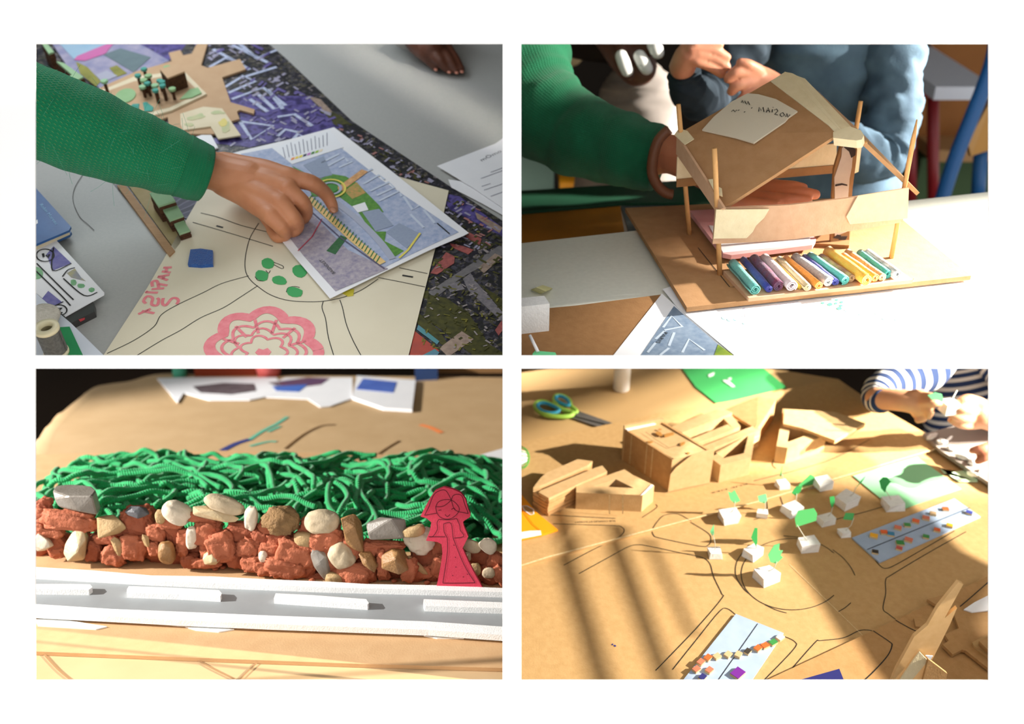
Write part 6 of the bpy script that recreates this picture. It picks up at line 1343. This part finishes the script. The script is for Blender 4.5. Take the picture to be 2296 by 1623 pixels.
sl1 = cloth(B1, [(-10, 215, .155, 112), (79, 250, .14, 104), (180, 288, .12, 99), (280, 326, .098, 88), (360, 354, .08, 78), (415, 374, .068, 70), (450, 386, .060, 64)], fold=0.045, seed=2)
slv = part(P1, 'sleeve', sl1, m_green)
cf = cloth(B1, [(408, 371, .070, 72), (432, 380, .064, 69), (456, 388, .058, 65)], fold=0.01, seed=5, hem=True)
part(P1, 'cuff', cf, knit_mat('green_rib', (18, 128, 84), (14, 112, 72), 260, 110, 0.12), slv)
rnd = random.Random(11); g = []
for i in range(160):
    j = rnd.randrange(0, 48 * 70); q = sl1[0][j]; ri = j // 48
    cpt = sum((sl1[0][ri * 48 + a] for a in range(0, 48, 6)), Vector()) / 8; d = (q - cpt).normalized(); t = Vector((rnd.gauss(0, 1), rnd.gauss(0, 1), rnd.gauss(0, 1))) * 0.004
    g.append(tube([q, q + d * 0.003 + t, q + d * 0.004 + t * 2], 0.00012, 4, False))
part(P1, 'wool_fuzz', join(g), mat('green_fuzz', (90, 170, 140), 0.9), slv, None, 'stuff')
# hand of a second person at the top right
P2 = thing(B1, 'person', B1.p(970, 110), 'dark brown hand resting on the grey table at the top', 'person')
m_sk2 = skin_mat('skin_deep_brown', (104, 58, 38), (86, 46, 30))
hand = [L1([(930, 50, .045, 42), (945, 85, .032, 40), (965, 110, .026, 34)]), L1([(935, 95, .024, 20), (955, 125, .018, 14), (976, 150, .008, 10)]), L1([(955, 100, .026, 18), (980, 130, .022, 14), (1005, 156, .008, 10)]), L1([(975, 100, .026, 17), (1002, 130, .020, 13), (1022, 158, .008, 9)]), L1([(990, 95, .024, 16), (1015, 125, .018, 12), (1034, 156, .008, 9)]), L1([(960, 80, .026, 36), (990, 100, .024, 24)])]
part(P2, 'hand', voxel('hand', hand, None, 0.002, 6), m_sk2)
for u, v in ((977, 156), (1007, 162), (1024, 163), (1036, 161)): nail(P2, B1, u, v, .009, 9, 9, -60, mat('nail_pink', (196, 130, 110), 0.35))
part(P2, 'sleeve', cloth(B1, [(900, 10, .06, 70), (918, 40, .05, 62), (928, 70, .042, 52)], fold=.06), mat('grey_cotton', (176, 174, 170), 0.9))
P2b_ = thing(B1, 'person', B1.p(1140, 90), 'dark sleeve just entering at the top right corner of plan table', 'person')
part(P2b_, 'sleeve', cloth(B1, [(1132, 20, .03, 40), (1150, 70, .025, 32), (1144, 88, .02, 22)], fold=.05), mat('black_cloth', (30, 28, 26), 0.9))

# ---- house table
yb2 = B2.p(1546, 527, 0.01).y                     # distance of the back posts
Y2 = lambda ch, **kw: limbY(B2, ch, **kw)
PA = thing(B2, 'person', (ptY(B2, 1300, 330, yb2 + .12).x, yb2 + .12, 0), 'person in green jumper reaching behind the cardboard house', 'person')
m_sk3 = skin_mat('skin_warm', (196, 126, 92), (184, 112, 80))
part(PA, 'sleeve', cloth(B2, [(1120, 20, yb2 + .30, 150), (1150, 130, yb2 + .25, 130), (1200, 235, yb2 + .20, 108), (1290, 300, yb2 + .16, 92), (1390, 335, yb2 + .12, 84), (1474, 356, yb2 + .10, 74)], True, fold=.09, seed=3, crease=12, clampx=.006), knit_mat('green_knit_far', (18, 104, 70), (12, 86, 56), 420, 110, 0.0))
hand = [Y2([(1440, 352, yb2 + .10, 50), (1500, 345, yb2 + .09, 44), (1560, 370, yb2 + .06, 42), (1620, 405, yb2 + .04, 40), (1670, 425, yb2 + .02, 36)]),
        Y2([(1650, 420, yb2 + .02, 26), (1710, 420, yb2 + .00, 20), (1770, 418, yb2 - .02, 14), (1800, 422, yb2 - .02, 12)]), Y2([(1650, 430, yb2 + .01, 26), (1720, 432, yb2 - .01, 18), (1790, 432, yb2 - .03, 14), (1828, 436, yb2 - .03, 12)]),
        Y2([(1640, 440, yb2 + .00, 26), (1710, 446, yb2 - .02, 18), (1770, 448, yb2 - .04, 14), (1810, 450, yb2 - .04, 12)]), Y2([(1620, 445, yb2 - .01, 24), (1680, 456, yb2 - .03, 16), (1740, 460, yb2 - .04, 12)])]
part(PA, 'hand', voxel('hand', hand, None, 0.0018, 3), m_sk3)
br = [ptY(B2, u, v, yb2 + .05) for u, v in ((1500, 290), (1478, 312), (1466, 345), (1462, 385), (1474, 415), (1492, 432), (1508, 436))]
part(PA, 'bracelet', tube(smooth_path(br, 4), [.006] * 25, 8), mat('brown_bracelet', (110, 66, 40), 0.5))
# person in denim behind
yd = yb2 + .42
PB = thing(B2, 'person', (ptY(B2, 1870, 300, yd).x, yd, -.25), 'person in blue denim shirt rubbing their hands behind the house', 'person')
m_den = mat('denim', (84, 108, 124), 0.9, (56, 74, 90), 30, 0.6, 0.3, 500)
tor = cloth(B2, [(1850, 620, yd, 150), (1860, 440, yd, 150), (1870, 260, yd, 158), (1880, 100, yd, 165), (1885, -20, yd, 150)], True, fold=.12, seed=4, crease=16, flat=((0, 1, 0), .6), hem=False)
part(PB, 'shirt', tor, m_den)
part(PB, 'sleeve', cloth(B2, [(2000, -30, yd - .02, 66), (2006, 120, yd - .05, 64), (2000, 260, yd - .09, 62), (1970, 350, yd - .12, 58), (1900, 330, yd - .15, 54), (1820, 270, yd - .17, 48), (1755, 215, yd - .18, 44)], True, fold=.22, seed=6, crease=24), m_den)
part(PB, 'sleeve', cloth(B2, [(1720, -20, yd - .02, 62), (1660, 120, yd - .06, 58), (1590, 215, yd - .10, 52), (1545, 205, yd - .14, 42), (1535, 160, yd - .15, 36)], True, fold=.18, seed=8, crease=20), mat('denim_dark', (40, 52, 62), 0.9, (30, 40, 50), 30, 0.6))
m_sk4 = skin_mat('skin_rose', (206, 146, 116), (190, 122, 96))
hand = [Y2([(1760, 218, yd - .18, 36), (1715, 190, yd - .18, 36), (1680, 175, yd - .18, 34)]), Y2([(1690, 165, yd - .19, 18), (1655, 160, yd - .20, 14), (1632, 176, yd - .20, 11)]), Y2([(1690, 180, yd - .19, 18), (1655, 190, yd - .20, 14), (1640, 205, yd - .20, 11)]), Y2([(1705, 200, yd - .19, 18), (1675, 215, yd - .20, 14), (1660, 226, yd - .2, 11)]), Y2([(1700, 160, yd - .19, 16), (1680, 145, yd - .2, 12), (1660, 140, yd - .2, 10)])]
part(PB, 'hand', voxel('hand', hand, None, 0.0022, 3), m_sk4)
hand = [Y2([(1530, 150, yd - .16, 30), (1545, 122, yd - .17, 30), (1570, 118, yd - .17, 28)]), Y2([(1560, 105, yd - .18, 14), (1600, 112, yd - .18, 12), (1630, 128, yd - .18, 10)]), Y2([(1565, 120, yd - .18, 14), (1605, 132, yd - .18, 12), (1630, 150, yd - .18, 10)]), Y2([(1560, 135, yd - .18, 14), (1595, 150, yd - .18, 12), (1618, 166, yd - .18, 10)]), Y2([(1550, 110, yd - .18, 14), (1590, 98, yd - .18, 11), (1615, 100, yd - .18, 9)])]
part(PB, 'hand', voxel('hand', hand, None, 0.0022, 3), m_sk4)
# child in grey behind, with sunlit fingertips
yc = yb2 + .55
PC = thing(B2, 'person', (ptY(B2, 1420, 250, yc).x, yc, -.2), 'child in grey jumper with brown hands behind the green arm', 'person')
part(PC, 'jumper', cloth(B2, [(1400, 520, yc, 120), (1410, 360, yc, 118), (1425, 250, yc, 100), (1425, 190, yc, 80), (1420, 150, yc, 50)], True, fold=.08, seed=9, flat=((0, 1, 0), .6), hem=False), mat('grey_jumper', (128, 120, 112), 0.9, (110, 102, 96), 40, 0.6))
m_sk5 = skin_mat('skin_dark', (96, 56, 36), (80, 44, 28))
hand = [Y2([(1380, 60, yc - .08, 60), (1400, 110, yc - .1, 48), (1430, 150, yc - .1, 44)]), Y2([(1395, 110, yc - .13, 20), (1405, 150, yc - .15, 15), (1412, 170, yc - .15, 12)]), Y2([(1430, 115, yc - .13, 20), (1445, 145, yc - .15, 15), (1455, 160, yc - .15, 12)]), Y2([(1450, 95, yc - .13, 20), (1470, 110, yc - .15, 15), (1480, 122, yc - .15, 12)])]
part(PC, 'hands', voxel('hand', hand, None, 0.004, 5), m_sk5)
m_tip = mat('sunlit_tip_white', (238, 238, 236), 0.7)  # sun glare on the fingertips put in as white colour
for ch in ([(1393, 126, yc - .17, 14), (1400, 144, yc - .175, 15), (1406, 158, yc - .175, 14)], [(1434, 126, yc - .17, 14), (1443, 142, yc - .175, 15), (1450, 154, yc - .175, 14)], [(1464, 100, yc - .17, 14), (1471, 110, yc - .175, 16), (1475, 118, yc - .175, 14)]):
    part(PC, 'sunlit_fingertip', Y2(ch), m_tip)
part(PC, 'dark_hair', limbY(B2, [(1300, 60, yc + .06, 70), (1360, 80, yc + .04, 60), (1420, 70, yc + .04, 60)]), mat('black_hair', (24, 16, 12), 0.8))
# furniture behind the house table
BGL = [('ochre_desk', [(1130, 476), (1390, 456), (1402, 535), (1130, 565)], -.05, .004, (176, 112, 30), 'ochre wooden desk beyond the left edge of house table', 'desk'),
       ('green_bench', [(1130, 430), (1560, 402), (1700, 430), (1700, 452), (1392, 455), (1130, 478)], -.045, .004, (10, 58, 36), 'dark green bench behind the ochre desk', 'bench'),
       ('grey_stool', [(1392, 462), (1560, 452), (1600, 490), (1410, 520)], -.05, .004, (96, 100, 100), 'grey seat top between desk and house base', 'stool'),
       ('red_desk', [(2030, 135), (2110, 142), (2140, 180), (2030, 190)], .22, .02, (220, 222, 230), 'white-topped desk with red legs in the far right background', 'desk')]
for nm, px, h, th, c, lb, ct in BGL[:3]:
    t = thing(B2, nm, B2.p(px[0][0], px[0][1], h - th), lb, ct); part(t, 'top', pxpoly(B2, px, h - th, h), mat(nm + '_paint', c, 0.6, tuple(int(x * .85) for x in c), 20, 0.5))
yr = yb2 + .95
rd = thing(B2, 'red_desk', (ptY(B2, 2080, 430, yr).x, yr, ptY(B2, 2080, 430, yr).z), BGL[3][5], 'desk')
a = ptY(B2, 2030, 150, yr); b = ptY(B2, 2150, 170, yr)
part(rd, 'top', obox((a + b) / 2, ((b.x - a.x) / 2, 0, 0), (0, .16, 0), (0, 0, .012)), mat('desk_white', (214, 216, 224), 0.4))
m_rl = mat('red_metal', (130, 24, 30), 0.4)
for u in (2042, 2092):
    q = ptY(B2, u, 205, yr); q2 = ptY(B2, u, 520, yr); part(rd, 'leg', tube([q, q2], .012, 10), m_rl)
q = ptY(B2, 2035, 203, yr - .01); q2 = ptY(B2, 2100, 203, yr - .01); part(rd, 'rail', tube([q, q2], .014, 10), m_rl)
yc2 = yb2 + .62
bc = thing(B2, 'blue_chair', (ptY(B2, 2190, 430, yc2).x, yc2, ptY(B2, 2190, 430, yc2).z), 'chair with blue tubular frame and ochre shell at the right edge', 'chair')
m_bt = mat('blue_metal', (20, 84, 140), 0.4)
part(bc, 'frame', tube(smooth_path([ptY(B2, u, v, yc2) for u, v in ((2240, 60), (2222, 150), (2180, 260), (2140, 360), (2105, 470))], 5), .0125, 12), m_bt)
part(bc, 'leg', tube([ptY(B2, 2200, 330, yc2 + .1), ptY(B2, 2190, 480, yc2 + .1)], .0125, 12), m_bt)
part(bc, 'seat_shell', slab([ptY(B2, u, v, yc2 + .03 + d) for u, v, d in ((2235, 200, 0), (2170, 320, 0), (2178, 350, .03), (2240, 330, .05))], (0, -1, .2), .012), mat('ochre_wood', (190, 140, 70), 0.5))
yk = yb2 + 1.25
cu_ = thing(B2, 'brown_cupboard', (ptY(B2, 2150, 300, yk).x, yk, ptY(B2, 2150, 460, yk).z), 'brown wooden cupboard in the right background', 'cupboard')
a = ptY(B2, 2055, 60, yk); b = ptY(B2, 2260, 300, yk); part(cu_, 'body', obox((a + b) / 2, ((b.x - a.x) / 2, 0, 0), (0, .1, 0), (0, 0, (a.z - b.z) / 2)), mat('cupboard_brown', (150, 96, 44), 0.6, (132, 82, 36), 10, 0.5))
a = ptY(B2, 2060, 305, yk - .1); b = ptY(B2, 2250, 330, yk - .1); part(cu_, 'shelf', obox((a + b) / 2, ((b.x - a.x) / 2, 0, 0), (0, .1, 0), (0, 0, (a.z - b.z) / 2)), mat('shelf_tan', (170, 130, 86), 0.6))
a = ptY(B2, 2040, 330, yk); b = ptY(B2, 2260, 520, yk); part(cu_, 'green_panel', obox((a + b) / 2, ((b.x - a.x) / 2, 0, 0), (0, .08, 0), (0, 0, (a.z - b.z) / 2)), mat('panel_green', (70, 92, 60), 0.7))
a = ptY(B2, 2010, 60, yk + .1); b = ptY(B2, 2060, 300, yk + .1); part(cu_, 'side', obox((a + b) / 2, ((b.x - a.x) / 2, 0, 0), (0, .1, 0), (0, 0, (a.z - b.z) / 2)), mat('olive_side', (98, 90, 46), 0.7))
yl = yb2 + .8
lk = thing(B2, 'teal_locker', (ptY(B2, 1200, 430, yl).x, yl, ptY(B2, 1200, 440, yl).z), 'grey teal locker under the green arm at the left edge', 'locker')
a = ptY(B2, 1100, 330, yl); b = ptY(B2, 1238, 440, yl); part(lk, 'body', obox((a + b) / 2, ((b.x - a.x) / 2, 0, 0), (0, .06, 0), (0, 0, (a.z - b.z) / 2)), mat('teal_grey', (96, 120, 112), 0.6))
a = ptY(B2, 1252, 385, yl); b = ptY(B2, 1310, 412, yl); part(lk, 'yellow_tray', obox((a + b) / 2, ((b.x - a.x) / 2, 0, 0), (0, .06, 0), (0, 0, (a.z - b.z) / 2)), mat('amber_plastic', (226, 150, 20), 0.4))
a = ptY(B2, 1215, 98, yl); b = ptY(B2, 1300, 150, yl); sb = thing(B2, 'beige_bag', ((a.x + b.x) / 2, yl, b.z), 'beige bag hanging in the dark top left background', 'bag')
part(sb, 'body', lump((a + b) / 2, ((b.x - a.x) * .55, 0, 0), (0, .05, 0), (0, 0, (a.z - b.z) * .6), 2, .2, 1.5, 3), mat('beige_cloth', (176, 152, 110), 0.8))

# ---- city table: child in a striped shirt
y4 = B4.p(2060, 960).y
PD = thing(B4, 'person', (ptY(B4, 2150, 900, y4 + .10).x, y4 + .10, -.1), 'child in navy and white striped shirt crafting a foam tree', 'person')
m_str = stripe_mat('navy_stripes', (44, 60, 96), (226, 222, 214), 60, .56)
part(PD, 'shirt', cloth(B4, [(2190, 1120, y4 + .13, 110), (2185, 980, y4 + .12, 108), (2175, 880, y4 + .12, 104), (2165, 790, y4 + .12, 98), (2160, 740, y4 + .12, 80)], True, fold=.05, seed=1, flat=((0, 1, 0), .6), hem=False), m_str)
part(PD, 'sleeve', cloth(B4, [(2110, 770, y4 + .10, 60), (2070, 820, y4 + .07, 58), (2015, 852, y4 + .04, 48), (1975, 872, y4 + .01, 36), (1962, 892, y4 - .01, 30), (1978, 900, y4 - .03, 27)], True, fold=.08, seed=2), m_str)
part(PD, 'sleeve', cloth(B4, [(2230, 780, y4 + .10, 60), (2275, 840, y4 + .06, 58), (2290, 920, y4 + .0, 46), (2262, 950, y4 - .03, 36)], True, fold=.08, seed=3), m_str)
m_sk6 = skin_mat('skin_light_tan', (214, 160, 122), (200, 142, 104))
Y4 = lambda ch, **kw: limbY(B4, ch, **kw)
hand = [Y4([(1965, 893, y4 - .02, 26), (2005, 896, y4 - .035, 25), (2040, 900, y4 - .045, 26), (2062, 908, y4 - .05, 26)]), Y4([(2060, 892, y4 - .05, 13), (2082, 888, y4 - .06, 10), (2100, 890, y4 - .065, 8)]), Y4([(2062, 902, y4 - .055, 13), (2088, 902, y4 - .07, 10), (2106, 905, y4 - .07, 8)]),
        Y4([(2062, 915, y4 - .055, 13), (2086, 918, y4 - .07, 10), (2082, 934, y4 - .07, 8)]), Y4([(2055, 925, y4 - .05, 13), (2072, 936, y4 - .06, 10), (2058, 942, y4 - .06, 8)]), Y4([(2045, 885, y4 - .045, 12), (2062, 880, y4 - .05, 9), (2078, 884, y4 - .05, 8)])]
part(PD, 'hand', voxel('hand', hand, None, 0.0022, 5), m_sk6)
hand = [Y4([(2275, 955, y4 - .03, 32), (2230, 940, y4 - .045, 30), (2195, 928, y4 - .05, 30)]), Y4([(2190, 912, y4 - .05, 13), (2168, 900, y4 - .06, 10), (2152, 898, y4 - .06, 8)]), Y4([(2185, 925, y4 - .055, 13), (2160, 918, y4 - .07, 10), (2138, 916, y4 - .07, 8)]), Y4([(2185, 938, y4 - .055, 13), (2155, 936, y4 - .07, 11), (2128, 928, y4 - .07, 8)]), Y4([(2190, 950, y4 - .05, 13), (2160, 952, y4 - .065, 11), (2132, 942, y4 - .065, 8)]), Y4([(2200, 905, y4 - .05, 14), (2176, 893, y4 - .055, 10), (2158, 893, y4 - .055, 8)])]
part(PD, 'hand', voxel('hand', hand, None, 0.0022, 5), m_sk6)
ht = thing(B4, 'held_tree', tuple(ptY(B4, 2120, 905, y4 - .07)), 'green leaf and white foam block held in the child\'s hands', 'paper tree')
part(ht, 'paper_leaf', slab([ptY(B4, u, v, y4 - .072) for u, v in ((2080, 886), (2096, 880), (2112, 884), (2116, 898), (2104, 906), (2094, 900))], (0, -1, .2), .0008), mat('leaf_green_3', LC[3], .75))
c = ptY(B4, 2128, 912, y4 - .068); part(ht, 'foam_block', obox(c, (.009, .002, 0), (-.002, .008, 0), (0, 0, .008)), m_fm)
part(ht, 'pin', tube([c + Vector((0, 0, .008)), ptY(B4, 2136, 893, y4 - .06), ptY(B4, 2146, 875, y4 - .05)], .0007, 6), m_wire)
part(PD, 'trousers', cloth(B4, [(2240, 1000, y4 - .02, 46), (2200, 985, y4 - .01, 42), (2165, 968, y4 + .02, 40)], True, fold=.05, seed=6, hem=False), mat('dark_trousers', (36, 34, 34), .9))
P4b_ = thing(B4, 'person', tuple(B4.p(2230, 1030, .012)), 'second child\'s fingers reaching in at the right edge', 'person')
hand = [Y4([(2270, 985, y4 - .11, 26), (2235, 1005, y4 - .12, 22)]), Y4([(2240, 995, y4 - .12, 12), (2205, 1004, y4 - .13, 10), (2180, 1010, y4 - .13, 8)]), Y4([(2240, 1010, y4 - .13, 12), (2212, 1024, y4 - .14, 10), (2192, 1034, y4 - .14, 8)])]
part(P4b_, 'hand', voxel('hand', hand, None, 0.0022, 5), m_sk3)
# window bars on the sun side of the city table: their shadows make the stripes
S4 = B4.Minv @ Vector(SUN4)
m_bar = mat('window_bar_wood', (150, 140, 126), 0.7)
def toward(u, v, t): return S4.lerp(B4.p(u, v), t)
shade_pts = [toward(u, v, .73) for u, v in ((1738, 1195), (1937, 1523), (2040, 1640), (2330, 1560), (2330, 1330), (2150, 1240), (2043, 1140), (1949, 1050), (1880, 1000), (1830, 1040), (1790, 1110))]  # panel added out of view, outline cut to the shade wanted on the table
shade_ob = mk('shade_panel', slab(shade_pts, (1, 0, 0), .004), mat('shade_panel_cloth', (170, 160, 140), .9), None, shade_pts[0]); shade_ob['kind'] = 'structure'; shade_ob.matrix_world = B4.M @ Matrix.Translation(shade_pts[0])
wt = Thing(); wt.ob = shade_ob; wt.base = shade_pts[0]; wt.bay = B4
for (u0, v0, u1, v1, wd) in ((1225, 1150, 1345, 1560, 21), (1360, 1200, 1490, 1560, 20), (1445, 1220, 1535, 1420, 10)):
    a = toward(u0, v0, .7); b = toward(u1, v1, .7); e = (b - a); a = a - e * .05; b = b + e * .05
    w_ = wd * B4.px(B4.p(u0, v0)) * .7
    part(wt, 'glazing_bar', obox((a + b) / 2, (b - a) / 2, (S4 - a).cross(b - a).normalized() * w_ / 2, (S4 - a).normalized() * .008), m_bar)
